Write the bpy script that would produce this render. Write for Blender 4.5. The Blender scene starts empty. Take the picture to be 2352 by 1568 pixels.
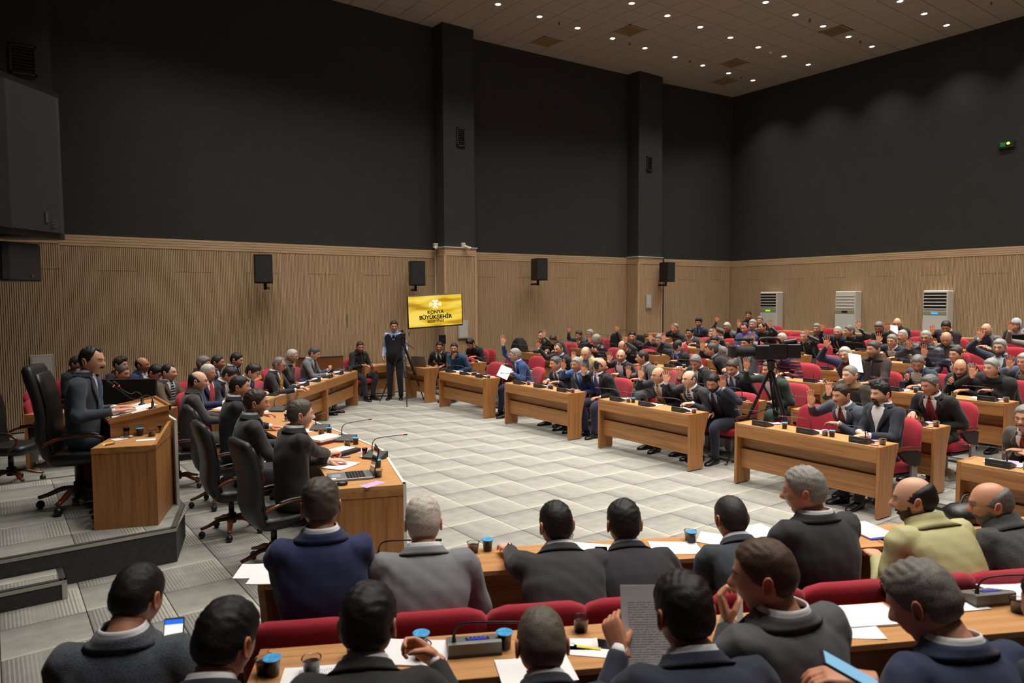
import bpy, bmesh, math, random
import numpy as np
from mathutils import Vector, Matrix

# ------------------------------------------------------------------ camera, world, exposure
F_PX, W_PX, H_PX = 1622.9, 2352, 1568
PITCH, HEAD, ROLL, CAM_Z = math.radians(3.643), math.radians(53.335), math.radians(-0.258), 2.292
ZC = 8.825            # ceiling height
ZT = 3.44             # top of the timber cladding
_f = np.array([math.cos(HEAD)*math.cos(PITCH), math.sin(HEAD)*math.cos(PITCH), -math.sin(PITCH)])
_r = np.array([math.sin(HEAD), -math.cos(HEAD), 0.0]); _u = np.cross(_r, _f)
_c, _s = math.cos(ROLL), math.sin(ROLL)
_r, _u = _c*_r+_s*_u, -_s*_r+_c*_u
CAM = np.array([0.0, 0.0, CAM_Z])

def ray(px, py):
    return _f+(px-W_PX/2)/F_PX*_r-(py-H_PX/2)/F_PX*_u
def at_z(px, py, z):
    d = ray(px, py); return CAM+d*((z-CAM_Z)/d[2])
def at_d(px, py, depth):
    return CAM+ray(px, py)*depth
def at_row(px, py, x0, slope=0.033):
    """point of the sight line on the vertical plane x = x0 + slope*(y-5.2)"""
    d = ray(px, py); t = (x0-5.2*slope)/(d[0]-slope*d[1]); return CAM+d*t
def at_line(px, py, n, c):
    """point of the sight line on the vertical plane n.p = c"""
    d = ray(px, py); return CAM+d*(c/(n[0]*d[0]+n[1]*d[1]))

SC = bpy.context.scene
COL = SC.collection
cam_d = bpy.data.cameras.new('camera'); cam_o = bpy.data.objects.new('camera', cam_d); COL.objects.link(cam_o)
m3 = Matrix(((_r[0], _u[0], -_f[0]), (_r[1], _u[1], -_f[1]), (_r[2], _u[2], -_f[2])))
cam_o.matrix_world = Matrix.Translation((0, 0, CAM_Z)) @ m3.to_4x4()
cam_d.sensor_width = 36.0; cam_d.lens = F_PX/W_PX*36.0
cam_d.clip_start = 0.05; cam_d.clip_end = 100
cam_d.dof.use_dof = True; cam_d.dof.focus_distance = 9.0; cam_d.dof.aperture_fstop = 3.2
SC.camera = cam_o
SC.view_settings.view_transform = 'Standard'; SC.view_settings.look = 'None'
SC.view_settings.gamma = 1.0; SC.view_settings.use_curve_mapping = False
SC.view_settings.exposure = 0.0
wd = bpy.data.worlds.new('world'); SC.world = wd; wd.use_nodes = True
wd.node_tree.nodes['Background'].inputs[0].default_value = (1.0, 0.95, 0.88, 1)
wd.node_tree.nodes['Background'].inputs[1].default_value = 0.02
SC.cycles.max_bounces = 5; SC.cycles.diffuse_bounces = 3; SC.cycles.glossy_bounces = 2
SC.cycles.transmission_bounces = 4; SC.cycles.transparent_max_bounces = 6
SC.cycles.sample_clamp_indirect = 4.0
LAMP_W = 78.0           # watts of one downlight

# ------------------------------------------------------------------ helpers
def lin(c):
    return tuple(((v/255)/12.92 if v/255 <= 0.04045 else ((v/255+0.055)/1.055)**2.4) for v in c)
MATS = {}
def mat(name, rgb, rough=0.6, metal=0.0, emit=0.0, noise=None, bump=None, spec=0.5, trans=0.0, sheen=0.0, coat=0.0, alpha=1.0):
    """noise=(scale, amount)  bump=(scale, strength)"""
    if name in MATS: return MATS[name]
    m = bpy.data.materials.new(name); m.use_nodes = True; MATS[name] = m
    nt = m.node_tree; b = nt.nodes['Principled BSDF']
    c = lin(rgb)+(1,)
    b.inputs['Base Color'].default_value = c
    b.inputs['Roughness'].default_value = rough; b.inputs['Metallic'].default_value = metal
    b.inputs['Specular IOR Level'].default_value = spec
    if trans: b.inputs['Transmission Weight'].default_value = trans
    if sheen:
        b.inputs['Sheen Weight'].default_value = sheen; b.inputs['Sheen Roughness'].default_value = 0.5
    if coat: b.inputs['Coat Weight'].default_value = coat
    if emit:
        b.inputs['Emission Color'].default_value = c; b.inputs['Emission Strength'].default_value = emit
    if alpha < 1: b.inputs['Alpha'].default_value = alpha
    if noise or bump:
        tc = nt.nodes.new('ShaderNodeTexCoord')
    if noise:
        n = nt.nodes.new('ShaderNodeTexNoise'); n.inputs['Scale'].default_value = noise[0]; n.inputs['Detail'].default_value = 4
        nt.links.new(tc.outputs['Object'], n.inputs['Vector'])
        mr = nt.nodes.new('ShaderNodeMapRange'); mr.inputs['From Min'].default_value = 0.3; mr.inputs['From Max'].default_value = 0.7
        mr.inputs['To Min'].default_value = 1-noise[1]; mr.inputs['To Max'].default_value = 1+noise[1]
        nt.links.new(n.outputs['Fac'], mr.inputs['Value'])
        mx = nt.nodes.new('ShaderNodeVectorMath'); mx.operation = 'SCALE'; mx.inputs[0].default_value = c[:3]
        nt.links.new(mr.outputs[0], mx.inputs['Scale']); nt.links.new(mx.outputs[0], b.inputs['Base Color'])
    if bump:
        n2 = nt.nodes.new('ShaderNodeTexNoise'); n2.inputs['Scale'].default_value = bump[0]; n2.inputs['Detail'].default_value = 3
        nt.links.new(tc.outputs['Object'], n2.inputs['Vector'])
        bp = nt.nodes.new('ShaderNodeBump'); bp.inputs['Strength'].default_value = bump[1]; bp.inputs['Distance'].default_value = 0.01
        nt.links.new(n2.outputs['Fac'], bp.inputs['Height']); nt.links.new(bp.outputs[0], b.inputs['Normal'])
    return m

def wood(name, rgb, axis, dark=0.72, scale=1.0, rough=0.42):
    """grain runs along `axis` of the object"""
    if name in MATS: return MATS[name]
    m = bpy.data.materials.new(name); m.use_nodes = True; MATS[name] = m
    nt = m.node_tree; b = nt.nodes['Principled BSDF']; b.inputs['Roughness'].default_value = rough
    tc = nt.nodes.new('ShaderNodeTexCoord'); mp = nt.nodes.new('ShaderNodeMapping'); oi = nt.nodes.new('ShaderNodeObjectInfo')
    sc = [38*scale]*3; sc[axis] = 1.6*scale; mp.inputs['Scale'].default_value = sc
    ad = nt.nodes.new('ShaderNodeVectorMath'); ad.operation = 'ADD'
    ml = nt.nodes.new('ShaderNodeMath'); ml.operation = 'MULTIPLY'; ml.inputs[1].default_value = 7.0
    nt.links.new(oi.outputs['Random'], ml.inputs[0])
    nt.links.new(tc.outputs['Object'], ad.inputs[0]); nt.links.new(ml.outputs[0], ad.inputs[1]); nt.links.new(ad.outputs[0], mp.inputs['Vector'])
    n = nt.nodes.new('ShaderNodeTexNoise'); n.inputs['Scale'].default_value = 1.0; n.inputs['Detail'].default_value = 5; n.inputs['Roughness'].default_value = 0.6
    nt.links.new(mp.outputs[0], n.inputs['Vector'])
    cr = nt.nodes.new('ShaderNodeValToRGB'); nt.links.new(n.outputs['Fac'], cr.inputs['Fac'])
    c = lin(rgb); d = tuple(v*dark for v in (c[0], c[1]*0.93, c[2]*0.82)); l = tuple(min(1, v*1.14) for v in c)
    e = cr.color_ramp.elements; e[0].position = 0.33; e[0].color = d+(1,); e[1].position = 0.66; e[1].color = l+(1,)
    k = cr.color_ramp.elements.new(0.5); k.color = c+(1,)
    nt.links.new(cr.outputs[0], b.inputs['Base Color'])
    return m

def mcol(name, rough=0.55, bump=None, sss=0.0):
    """material that reads its base colour from the colour attribute 'Col' (the thing's own colours)"""
    if name in MATS: return MATS[name]
    m = bpy.data.materials.new(name); m.use_nodes = True; MATS[name] = m
    nt = m.node_tree; b = nt.nodes['Principled BSDF']; b.inputs['Roughness'].default_value = rough
    a = nt.nodes.new('ShaderNodeAttribute'); a.attribute_name = 'Col'
    nt.links.new(a.outputs['Color'], b.inputs['Base Color'])
    if sss:
        b.inputs['Subsurface Weight'].default_value = sss; b.inputs['Subsurface Radius'].default_value = (0.02, 0.008, 0.004); b.inputs['Subsurface Scale'].default_value = 0.3
    if bump:
        tc = nt.nodes.new('ShaderNodeTexCoord')
        n2 = nt.nodes.new('ShaderNodeTexNoise'); n2.inputs['Scale'].default_value = bump[0]
        nt.links.new(tc.outputs['Object'], n2.inputs['Vector'])
        bp = nt.nodes.new('ShaderNodeBump'); bp.inputs['Strength'].default_value = bump[1]; bp.inputs['Distance'].default_value = 0.005
        nt.links.new(n2.outputs['Fac'], bp.inputs['Height']); nt.links.new(bp.outputs[0], b.inputs['Normal'])
    return m

class MB:
    """collects vertices and faces; build() links them as one mesh object"""
    def __init__(s): s.v = []; s.f = []; s.n = 0; s.mi = []; s.c = []
    def add(s, v, f, mi=0, col=None):
        v = np.asarray(v, float); s.v.append(v)
        s.f += [tuple(i+s.n for i in q) for q in f]; s.mi += [mi]*len(f); s.n += len(v)
        s.c.append(np.tile(np.asarray(col if col is not None else (1, 1, 1), float), (len(v), 1)) if col is None or np.ndim(col) == 1 else np.asarray(col, float))
        return s
    def box(s, x0, x1, y0, y1, z0, z1, b=0.0, mi=0, M=None):
        if b <= 0:
            v = [(x, y, z) for x in (x0, x1) for y in (y0, y1) for z in (z0, z1)]
            f = [(0, 1, 3, 2), (4, 6, 7, 5), (0, 4, 5, 1), (2, 3, 7, 6), (0, 2, 6, 4), (1, 5, 7, 3)]
        else:
            v = []; f = []; idx = {}
            for i, (x, sx) in enumerate(((x0, 1), (x1, -1))):
                for j, (y, sy) in enumerate(((y0, 1), (y1, -1))):
                    for k, (z, sz) in enumerate(((z0, 1), (z1, -1))):
                        for a in range(3):
                            p = [x, y, z]; q = [sx*b, sy*b, sz*b]
                            for t in range(3):
                                if t != a: p[t] += q[t]
                            idx[(i, j, k, a)] = len(v); v.append(p)
            for i in (0, 1):
                f.append([idx[(i, 0, 0, 0)], idx[(i, 1, 0, 0)], idx[(i, 1, 1, 0)], idx[(i, 0, 1, 0)]])
                f.append([idx[(0, i, 0, 1)], idx[(1, i, 0, 1)], idx[(1, i, 1, 1)], idx[(0, i, 1, 1)]])
                f.append([idx[(0, 0, i, 2)], idx[(1, 0, i, 2)], idx[(1, 1, i, 2)], idx[(0, 1, i, 2)]])
            for i in (0, 1):
                for j in (0, 1):
                    f.append([idx[(i, j, 0, 0)], idx[(i, j, 0, 1)], idx[(i, j, 1, 1)], idx[(i, j, 1, 0)]])
                    f.append([idx[(i, 0, j, 0)], idx[(i, 0, j, 2)], idx[(i, 1, j, 2)], idx[(i, 1, j, 0)]])
                    f.append([idx[(0, i, j, 1)], idx[(0, i, j, 2)], idx[(1, i, j, 2)], idx[(1, i, j, 1)]])
                    for k in (0, 1):
                        f.append([idx[(i, j, k, 0)], idx[(i, j, k, 1)], idx[(i, j, k, 2)]])
            c = np.mean(v, axis=0); va = np.array(v); g = []
            for q in f:
                pts = va[list(q)]; nn = np.cross(pts[1]-pts[0], pts[2]-pts[0])
                g.append(tuple(q) if np.dot(nn, pts.mean(0)-c) > 0 else tuple(reversed(q)))
            f = g
        v = np.array(v, float)
        if M is not None: v = xf(v, M)
        return s.add(v, f, mi)
    def loft(s, rings, cap=True, mi=0, col=None, close=True):
        R = np.array(rings, float); k, n = R.shape[:2]; f = []
        for i in range(k-1):
            for j in range(n if close else n-1):
                a = i*n+j; b2 = i*n+(j+1) % n; f.append((a, b2, b2+n, a+n))
        v = R.reshape(-1, 3)
        if cap and close:
            f.append(tuple(range(n-1, -1, -1))); f.append(tuple((k-1)*n+j for j in range(n)))
        return s.add(v, f, mi, col)
    def tube(s, pts, rad, n=8, cap=True, mi=0, col=None, flat=None):
        """pts polyline; rad scalar or list; flat=(direction, factor) squashes rings along direction"""
        P = np.array(pts, float); k = len(P); rad = np.full(k, rad) if np.ndim(rad) == 0 else np.array(rad, float)
        T = np.gradient(P, axis=0); T /= np.linalg.norm(T, axis=1)[:, None]+1e-12
        up = np.array([0, 0, 1.0]) if abs(T[0][2]) < 0.9 else np.array([1.0, 0, 0])
        a = np.cross(T[0], up); a /= np.linalg.norm(a); rings = []
        for i in range(k):
            a = a-T[i]*np.dot(a, T[i]); a /= np.linalg.norm(a)+1e-12; b = np.cross(T[i], a)
            th = np.arange(n)*2*math.pi/n
            o = rad[i]*(np.cos(th)[:, None]*a+np.sin(th)[:, None]*b)
            if flat is not None:
                d = np.array(flat[0], float); d /= np.linalg.norm(d); o = o-(1-flat[1])*(o@d)[:, None]*d
            rings.append(P[i]+o)
        return s.loft(rings, cap, mi, col)
    def lathe(s, prof, n=16, c=(0, 0, 0), mi=0, col=None, cap=True):
        th = np.arange(n)*2*math.pi/n
        return s.loft([[(c[0]+r*math.cos(t), c[1]+r*math.sin(t), c[2]+z) for t in th] for r, z in prof], cap, mi, col)
    def prism(s, poly, z0, z1, mi=0, M=None, axis=2):
        n = len(poly); v = []
        for z in (z0, z1):
            for p in poly:
                v.append((p[0], p[1], z) if axis == 2 else ((p[0], z, p[1]) if axis == 1 else (z, p[0], p[1])))
        f = [(i, (i+1) % n, n+(i+1) % n, n+i) for i in range(n)]+[tuple(range(n-1, -1, -1)), tuple(range(n, 2*n))]
        v = np.array(v, float)
        if M is not None: v = xf(v, M)
        return s.add(v, f, mi)
    def sphere(s, c, r, n=10, m=8, mi=0, col=None):
        rr = np.array(r if np.ndim(r) else (r, r, r), float)
        rings = []
        for i in range(m+1):
            t = math.pi*i/m; rings.append([(c[0]+rr[0]*math.sin(t)*math.cos(p)+1e-6*math.cos(p), c[1]+rr[1]*math.sin(t)*math.sin(p)+1e-6*math.sin(p), c[2]-rr[2]*math.cos(t)) for p in np.arange(n)*2*math.pi/n])
        return s.loft(rings, True, mi, col)
    def mesh(s, name, mats, smooth=False, colattr=False, angle=None):
        me = bpy.data.meshes.new(name); v = np.concatenate(s.v) if s.v else np.zeros((0, 3))
        me.from_pydata(v.tolist(), [], s.f)
        for m in (mats if isinstance(mats, (list, tuple)) else [mats]): me.materials.append(m)
        if max(s.mi, default=0) > 0: me.polygons.foreach_set('material_index', s.mi)
        if colattr:
            ca = me.color_attributes.new('Col', 'FLOAT_COLOR', 'POINT'); c = np.concatenate(s.c)
            ca.data.foreach_set('color', np.hstack([c, np.ones((len(c), 1))]).ravel())
        if smooth: me.shade_smooth()
        me.update(); return me
    def build(s, name, mats, parent=None, smooth=False, colattr=False, loc=None, rz=0):
        o = bpy.data.objects.new(name, s.mesh(name, mats, smooth, colattr)); COL.objects.link(o)
        if parent is not None: o.parent = parent
        if loc is not None: o.location = loc
        o.rotation_euler[2] = rz; return o

def xf(v, M):
    M = np.array(M); return np.asarray(v)@M[:3, :3].T+M[:3, 3]
def fix_normals(me):
    bm = bmesh.new(); bm.from_mesh(me); bmesh.ops.recalc_face_normals(bm, faces=bm.faces); bm.to_mesh(me); bm.free()
def tag(o, label=None, cat=None, group=None, kind=None):
    if label: o['label'] = label
    if cat: o['category'] = cat
    if group: o['group'] = group
    if kind: o['kind'] = kind
    return o
def thing(name, label, cat, loc=(0, 0, 0), rz=0.0, group=None):
    o = bpy.data.objects.new(name, None); COL.objects.link(o); o.empty_display_size = 0.1
    o.location = loc; o.rotation_euler[2] = rz; return tag(o, label, cat, group)
def link(name, me, parent, loc=None, rot=None):
    o = bpy.data.objects.new(name, me); COL.objects.link(o); o.parent = parent
    if loc is not None: o.location = loc
    if rot is not None: o.rotation_euler = rot
    return o
class Proto:
    """a thing built once as meshes; place() links a root with copies of every part that share the mesh data"""
    def __init__(s, name, cat, group=None): s.name = name; s.cat = cat; s.group = group; s.parts = []
    def part(s, name, mb, mats, parent=-1, smooth=False, loc=None, rot=None):
        me = mb if isinstance(mb, bpy.types.Mesh) else mb.mesh(name, mats, smooth)
        if not isinstance(mb, bpy.types.Mesh): fix_normals(me)
        s.parts.append((name, me, parent, loc, rot)); return len(s.parts)-1
    def place(s, label, loc, rz=0.0, skip=(), group=None):
        r = thing(s.name, label, s.cat, loc, rz, group or s.group); obs = []
        for name, me, par, lo, ro in s.parts:
            if name in skip: obs.append(None); continue
            obs.append(link(name, me, r if par < 0 or obs[par] is None else obs[par], lo, ro))
        return r
def struct(name, mb, mats, parent=None, smooth=False):
    o = mb.build(name, mats, parent, smooth)
    fix_normals(o.data)
    if parent is None: o['kind'] = 'structure'
    return o

# ------------------------------------------------------------------ materials of the room
def carpet_mat():
    m = bpy.data.materials.new('carpet'); m.use_nodes = True; nt = m.node_tree; b = nt.nodes['Principled BSDF']
    b.inputs['Roughness'].default_value = 0.95; b.inputs['Specular IOR Level'].default_value = 0.15
    uv = nt.nodes.new('ShaderNodeUVMap'); sp = nt.nodes.new('ShaderNodeSeparateXYZ'); nt.links.new(uv.outputs[0], sp.inputs[0])
    r1 = nt.nodes.new('ShaderNodeValToRGB'); nt.links.new(sp.outputs[0], r1.inputs['Fac'])
    def ramp(r, st):
        e = r.color_ramp.elements
        while len(e) < len(st): e.new(0.5)
        for k, (p, c) in enumerate(st): e[k].position = p; e[k].color = (lin(c)+(1,)) if len(c) == 3 else tuple(c)
    ramp(r1, [(0, (112, 112, 109)), (0.12, (120, 120, 116)), (0.35, (140, 140, 134)), (0.62, (150, 149, 142)), (0.8, (164, 163, 154)), (1, (178, 176, 166))])
    r2 = nt.nodes.new('ShaderNodeValToRGB'); nt.links.new(sp.outputs[0], r2.inputs['Fac'])
    ramp(r2, [(0, (150, 150, 146)), (0.4, (160, 159, 152)), (0.45, (118, 118, 114)), (0.7, (116, 116, 112)), (1, (124, 123, 118))])
    mu = nt.nodes.new('ShaderNodeMath'); mu.operation = 'MULTIPLY'; mu.inputs[1].default_value = 22
    fr = nt.nodes.new('ShaderNodeMath'); fr.operation = 'FRACT'; gt = nt.nodes.new('ShaderNodeMath'); gt.operation = 'GREATER_THAN'; gt.inputs[1].default_value = 0.62
    nt.links.new(sp.outputs[0], mu.inputs[0]); nt.links.new(mu.outputs[0], fr.inputs[0]); nt.links.new(fr.outputs[0], gt.inputs[0])
    r3 = nt.nodes.new('ShaderNodeValToRGB'); nt.links.new(sp.outputs[0], r3.inputs['Fac'])
    ramp(r3, [(0, (0, 0, 0, 1)), (0.08, (.9, .9, .9, 1)), (0.36, (.8, .8, .8, 1)), (0.44, (.15, .15, .15, 1)), (0.6, (.3, .3, .3, 1)), (0.7, (.85, .85, .85, 1)), (0.93, (.9, .9, .9, 1)), (0.96, (0, 0, 0, 1))])
    ml = nt.nodes.new('ShaderNodeMath'); ml.operation = 'MULTIPLY'; nt.links.new(gt.outputs[0], ml.inputs[0]); nt.links.new(r3.outputs[0], ml.inputs[1])
    mx = nt.nodes.new('ShaderNodeMixRGB'); nt.links.new(ml.outputs[0], mx.inputs[0]); nt.links.new(r1.outputs[0], mx.inputs[1]); nt.links.new(r2.outputs[0], mx.inputs[2])
    tc = nt.nodes.new('ShaderNodeTexCoord'); n = nt.nodes.new('ShaderNodeTexNoise'); n.inputs['Scale'].default_value = 9; n.inputs['Detail'].default_value = 8
    nt.links.new(tc.outputs['Object'], n.inputs['Vector']); mr = nt.nodes.new('ShaderNodeMapRange')
    mr.inputs['From Min'].default_value = .3; mr.inputs['From Max'].default_value = .7; mr.inputs['To Min'].default_value = .9; mr.inputs['To Max'].default_value = 1.08
    nt.links.new(n.outputs['Fac'], mr.inputs[0]); vm = nt.nodes.new('ShaderNodeVectorMath'); vm.operation = 'SCALE'
    nt.links.new(mx.outputs[0], vm.inputs[0]); nt.links.new(mr.outputs[0], vm.inputs['Scale']); nt.links.new(vm.outputs[0], b.inputs['Base Color'])
    n3 = nt.nodes.new('ShaderNodeTexNoise'); n3.inputs['Scale'].default_value = 350; nt.links.new(tc.outputs['Object'], n3.inputs['Vector'])
    bp = nt.nodes.new('ShaderNodeBump'); bp.inputs['Strength'].default_value = .5; bp.inputs['Distance'].default_value = .004
    nt.links.new(n3.outputs['Fac'], bp.inputs['Height']); nt.links.new(bp.outputs[0], b.inputs['Normal'])
    return m
M_CARPET = carpet_mat()
M_RISER = mat('riser_carpet', (62, 62, 60), 0.95, bump=(180, .5), noise=(30, .15))
M_ALU = mat('aluminium', (190, 190, 186), 0.32, 1.0)
M_SLAT = wood('slat_timber', (190, 163, 128), 2, dark=0.86, rough=0.55)
M_SLATH = wood('slat_timber_h', (194, 166, 131), 0, dark=0.86, rough=0.55)
M_GAP = mat('slat_backing', (74, 54, 34), 0.8)
M_DARK = mat('charcoal_wall', (46, 47, 46), 0.95, noise=(3, .08), bump=(120, .25))
M_CEIL = mat('ceiling_tile', (150, 143, 134), 0.9, noise=(60, .03), bump=(220, .25))
M_GRID = mat('ceiling_grid', (150, 134, 108), 0.6)
M_BLACK = mat('black_plastic', (20, 20, 21), 0.45)
M_BLACKM = mat('black_matte', (14, 14, 15), 0.8)
M_WHITE = mat('white_plastic', (222, 222, 216), 0.4)
M_GREY = mat('grey_metal', (120, 120, 118), 0.4, 0.7)

# ------------------------------------------------------------------ carpet tiles
TX, TY, GX, GY = 0.520, 0.508, 4.665, 4.91
AN = np.array([0.88, -0.474]); AC = float(AN@np.array([1.41, 4.91]))      # right of this line the near seating block begins
def clip(poly, hp):
    """clip polygon with half planes (a,b,c): a*x+b*y <= c"""
    for a, b, c in hp:
        out = []
        for i in range(len(poly)):
            p, q = poly[i], poly[(i+1) % len(poly)]; dp, dq = a*p[0]+b*p[1]-c, a*q[0]+b*q[1]-c
            if dp <= 0: out.append(p)
            if dp*dq < 0:
                t = dp/(dp-dq); out.append((p[0]+t*(q[0]-p[0]), p[1]+t*(q[1]-p[1])))
        poly = out
        if len(poly) < 3: return []
    return poly
def tile_uv(i, j, x, y):
    u = (x-GX)/TX-i; v = (y-GY)/TY-j
    return (u, v) if (i+j) % 2 else (1-v, u)
def tile_mesh(flip):
    mb = MB(); e = 0.0025; mb.box(e, TX-e, e, TY-e, -0.009, 0, 0.0022)
    me = mb.mesh('carpet_tile', M_CARPET); fix_normals(me); uv = me.uv_layers.new(name='UVMap')
    for l in me.loops:
        c = me.vertices[l.vertex_index].co; u, v = c.x/TX, c.y/TY
        uv.data[l.index].uv = (u, v) if flip else (1-v, u)
    return me
TILE = [tile_mesh(0), tile_mesh(1)]
def carpet_patch(name, parent, hp, z, box, skip=()):
    """all tiles inside the half planes joined into one part (tiles cut at the border)"""
    v, f, uvs = [], [], []
    i0, i1 = math.floor((box[0]-GX)/TX), math.ceil((box[1]-GX)/TX); j0, j1 = math.floor((box[2]-GY)/TY), math.ceil((box[3]-GY)/TY)
    for i in range(i0, i1):
        for j in range(j0, j1):
            if (i, j) in skip: continue
            e = 0.0025; x, y = GX+i*TX, GY+j*TY
            p = clip([(x+e, y+e), (x+TX-e, y+e), (x+TX-e, y+TY-e), (x+e, y+TY-e)], hp)
            if len(p) < 3: continue
            n = len(v); k = len(p); v += [(a, b, z) for a, b in p]+[(a, b, z-.009) for a, b in p]
            f.append(tuple(range(n, n+k))); uvs += [tile_uv(i, j, a, b) for a, b in p]
            for q in range(k):
                r = (q+1) % k; f.append((n+q, n+k+q, n+k+r, n+r)); uvs += [tile_uv(i, j, *p[q])]*2+[tile_uv(i, j, *p[r])]*2
    me = bpy.data.meshes.new(name); me.from_pydata(v, [], f); me.materials.append(M_CARPET)
    uv = me.uv_layers.new(name='UVMap'); uv.data.foreach_set('uv', np.array(uvs).ravel())
    o = link(name, me, parent); o['kind'] = 'stuff'; return o

# floor: main slab, lowered aisle on the left front
XL, XR, YN, YF = -1.5, 20.35, -3.0, 15.6
fl = MB()
fl.prism([(XL, GY), (1.41, GY), (-2.0, -1.42), (-2.0, YN), (XR, YN), (XR, YF), (XL, YF)], -0.12, -0.009)
floor = struct('floor', fl, M_RISER)
low = struct('floor_aisle', MB().box(XL-1, 1.8, YN-.2, GY+.05, -0.35, -0.159), M_RISER)
depth_of = lambda x, y, z: float((np.array([x, y, z])-CAM)@_f)
def in_view(x, y, z, m=60):
    q = np.array([x, y, z])-CAM; d = q@_f
    if d < .5: return False
    a, b = W_PX/2+F_PX*(q@_r)/d, H_PX/2-F_PX*(q@_u)/d
    return -m < a < W_PX+m and -m < b < H_PX+m
PLAT = [(1, 0, 1.46), (0, -1, -6.58), (0, 1, 9.27), (0.93, -0.365, 0.93*1.25-0.365*6.58)]
cand = []
for i in range(-12, 8):
    for j in range(-10, 20):
        x, y = GX+(i+.5)*TX, GY+(j+.5)*TY
        if not in_view(x, y, 0) or AN[0]*x+AN[1]*y < AC+.4 and j < 0: continue
        if j < 0 or (x < 1.2 and 6.9 < y < 9.0): continue
        cand.append((depth_of(x, y, 0), i, j))
cand.sort(); used = set()
for d, i, j in cand[:298]:
    used.add((i, j)); link('carpet_tile', TILE[(i+j) % 2], floor, (GX+i*TX, GY+j*TY, 0))
carpet_patch('carpet_field', floor, [(0, -1, -GY)], 0, (XL, 8.5, GY, YF), used)
carpet_patch('carpet_field', floor, [(-AN[0], -AN[1], -AC), (0, 1, GY)], 0, (XL, 8.5, YN, GY))
carpet_patch('carpet_field', low, [(AN[0], AN[1], AC), (0, 1, GY)], -0.15, (XL, 2, 0, GY))
def nosing(mb, a, b, z, w=0.045, h=0.03, side=1):
    """L-shaped metal edge from a to b"""
    a = np.array(a); b = np.array(b); t = (b-a)/np.linalg.norm(b-a); n = np.array([-t[1], t[0]])*side
    for (o0, o1, z0, z1) in ((-.004, w, z, z+.004), (-.004, .0, z-h, z+.004), (w*.4, w*.55, z+.004, z+.008)):
        mb.prism([tuple(a+n*o0), tuple(b+n*o0), tuple(b+n*o1), tuple(a+n*o1)], z0, z1)
nz = MB(); nosing(nz, (XL, GY-.002), (1.41, GY-.002), 0)
nosing(nz, (1.41, GY), (-1.45, -.4), 0, side=-1 if False else 1)
nz.build('stair_nosing', M_ALU, floor)

# raised seating on the right: low wide steps
SL = 0.033
ROWX = {1: 7.25, 2: 8.40, 3: 10.15, 4: 11.45, 5: 12.9, 6: 14.05, 7: 15.1, 8: 16.25, 9: 17.4}
ROWZ = {1: 0.0, 2: 0.062, 3: 0.19, 4: 0.255, 5: 0.335, 6: 0.40, 7: 0.46, 8: 0.52, 9: 0.57}
edges = [(8.13, .062), (9.42, .13), (9.98, .19), (11.2, .255), (12.6, .335), (13.75, .40), (14.85, .46), (15.95, .52), (17.1, .57), (18.3, .60)]
def xe(x0, y): return x0+SL*(y-5.2)
for k, (x0, z) in enumerate(edges):
    st = MB().prism([(xe(x0, YN), YN), (XR+.1, YN), (XR+.1, YF), (xe(x0, YF), YF)], -0.1+.001*k, z-.009)
    s_ = struct('floor_tier', st, M_RISER); s_['label'] = 'carpeted seating step %.2f m above the floor' % z
    x1 = edges[k+1][0] if k+1 < len(edges) else XR
    carpet_patch('carpet_field', s_, [(-1, SL, -(x0-5.2*SL)), (1, -SL, x1-5.2*SL+.02)], z, (x0-.8, x1+.9, -1, YF))
    nb = MB(); nosing(nb, (xe(x0, -1), -1), (xe(x0, YF), YF), z, side=-1); nb.build('stair_nosing', M_ALU, s_)

# speaker's platform with a step at its front
pl = [(XL, 6.58), (1.25, 6.58), (1.46, 7.25), (1.46, 9.27), (XL, 9.27)]
plat = struct('floor_platform', MB().prism(pl, 0.0, 0.291), M_RISER)
carpet_patch('carpet_field', plat, PLAT, .30, (XL, 1.6, 6.5, 9.3))
nb = MB()
for a, b in zip(pl, pl[1:]+pl[:1]): nosing(nb, a, b, .30)
nb.build('stair_nosing', M_ALU, plat)
stp = struct('floor_step', MB().prism([(XL, 6.27), (.41, 6.27), (.41, 6.575), (XL, 6.575)], 0, .141), M_RISER)
carpet_patch('carpet_field', stp, [(1, 0, .41), (0, -1, -6.27), (0, 1, 6.575)], .15, (XL, .6, 6.2, 6.7))
nb = MB(); nosing(nb, (XL, 6.27), (.41, 6.27), .15); nosing(nb, (.41, 6.27), (.41, 6.57), .15)
nb.box(.38, .415, 6.262, 6.275, 0, .13); nb.build('stair_nosing', M_ALU, stp)
# low tier under the second row of the near block
NN = np.array([.47, .883])                      # direction the near block faces
ND = np.array([.883, -.47])
def near_pt(s, c, z=0): return np.array([*(ND*s+NN*c), z])
q = [near_pt(-2.2, 2.95), near_pt(8, 2.95), near_pt(8, -2), near_pt(-2.2, -2)]
nt_ = struct('floor_tier', MB().prism([tuple(p[:2]) for p in q], -.05, .062), M_RISER); nt_['label'] = 'carpeted step under the nearest rows'

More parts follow.
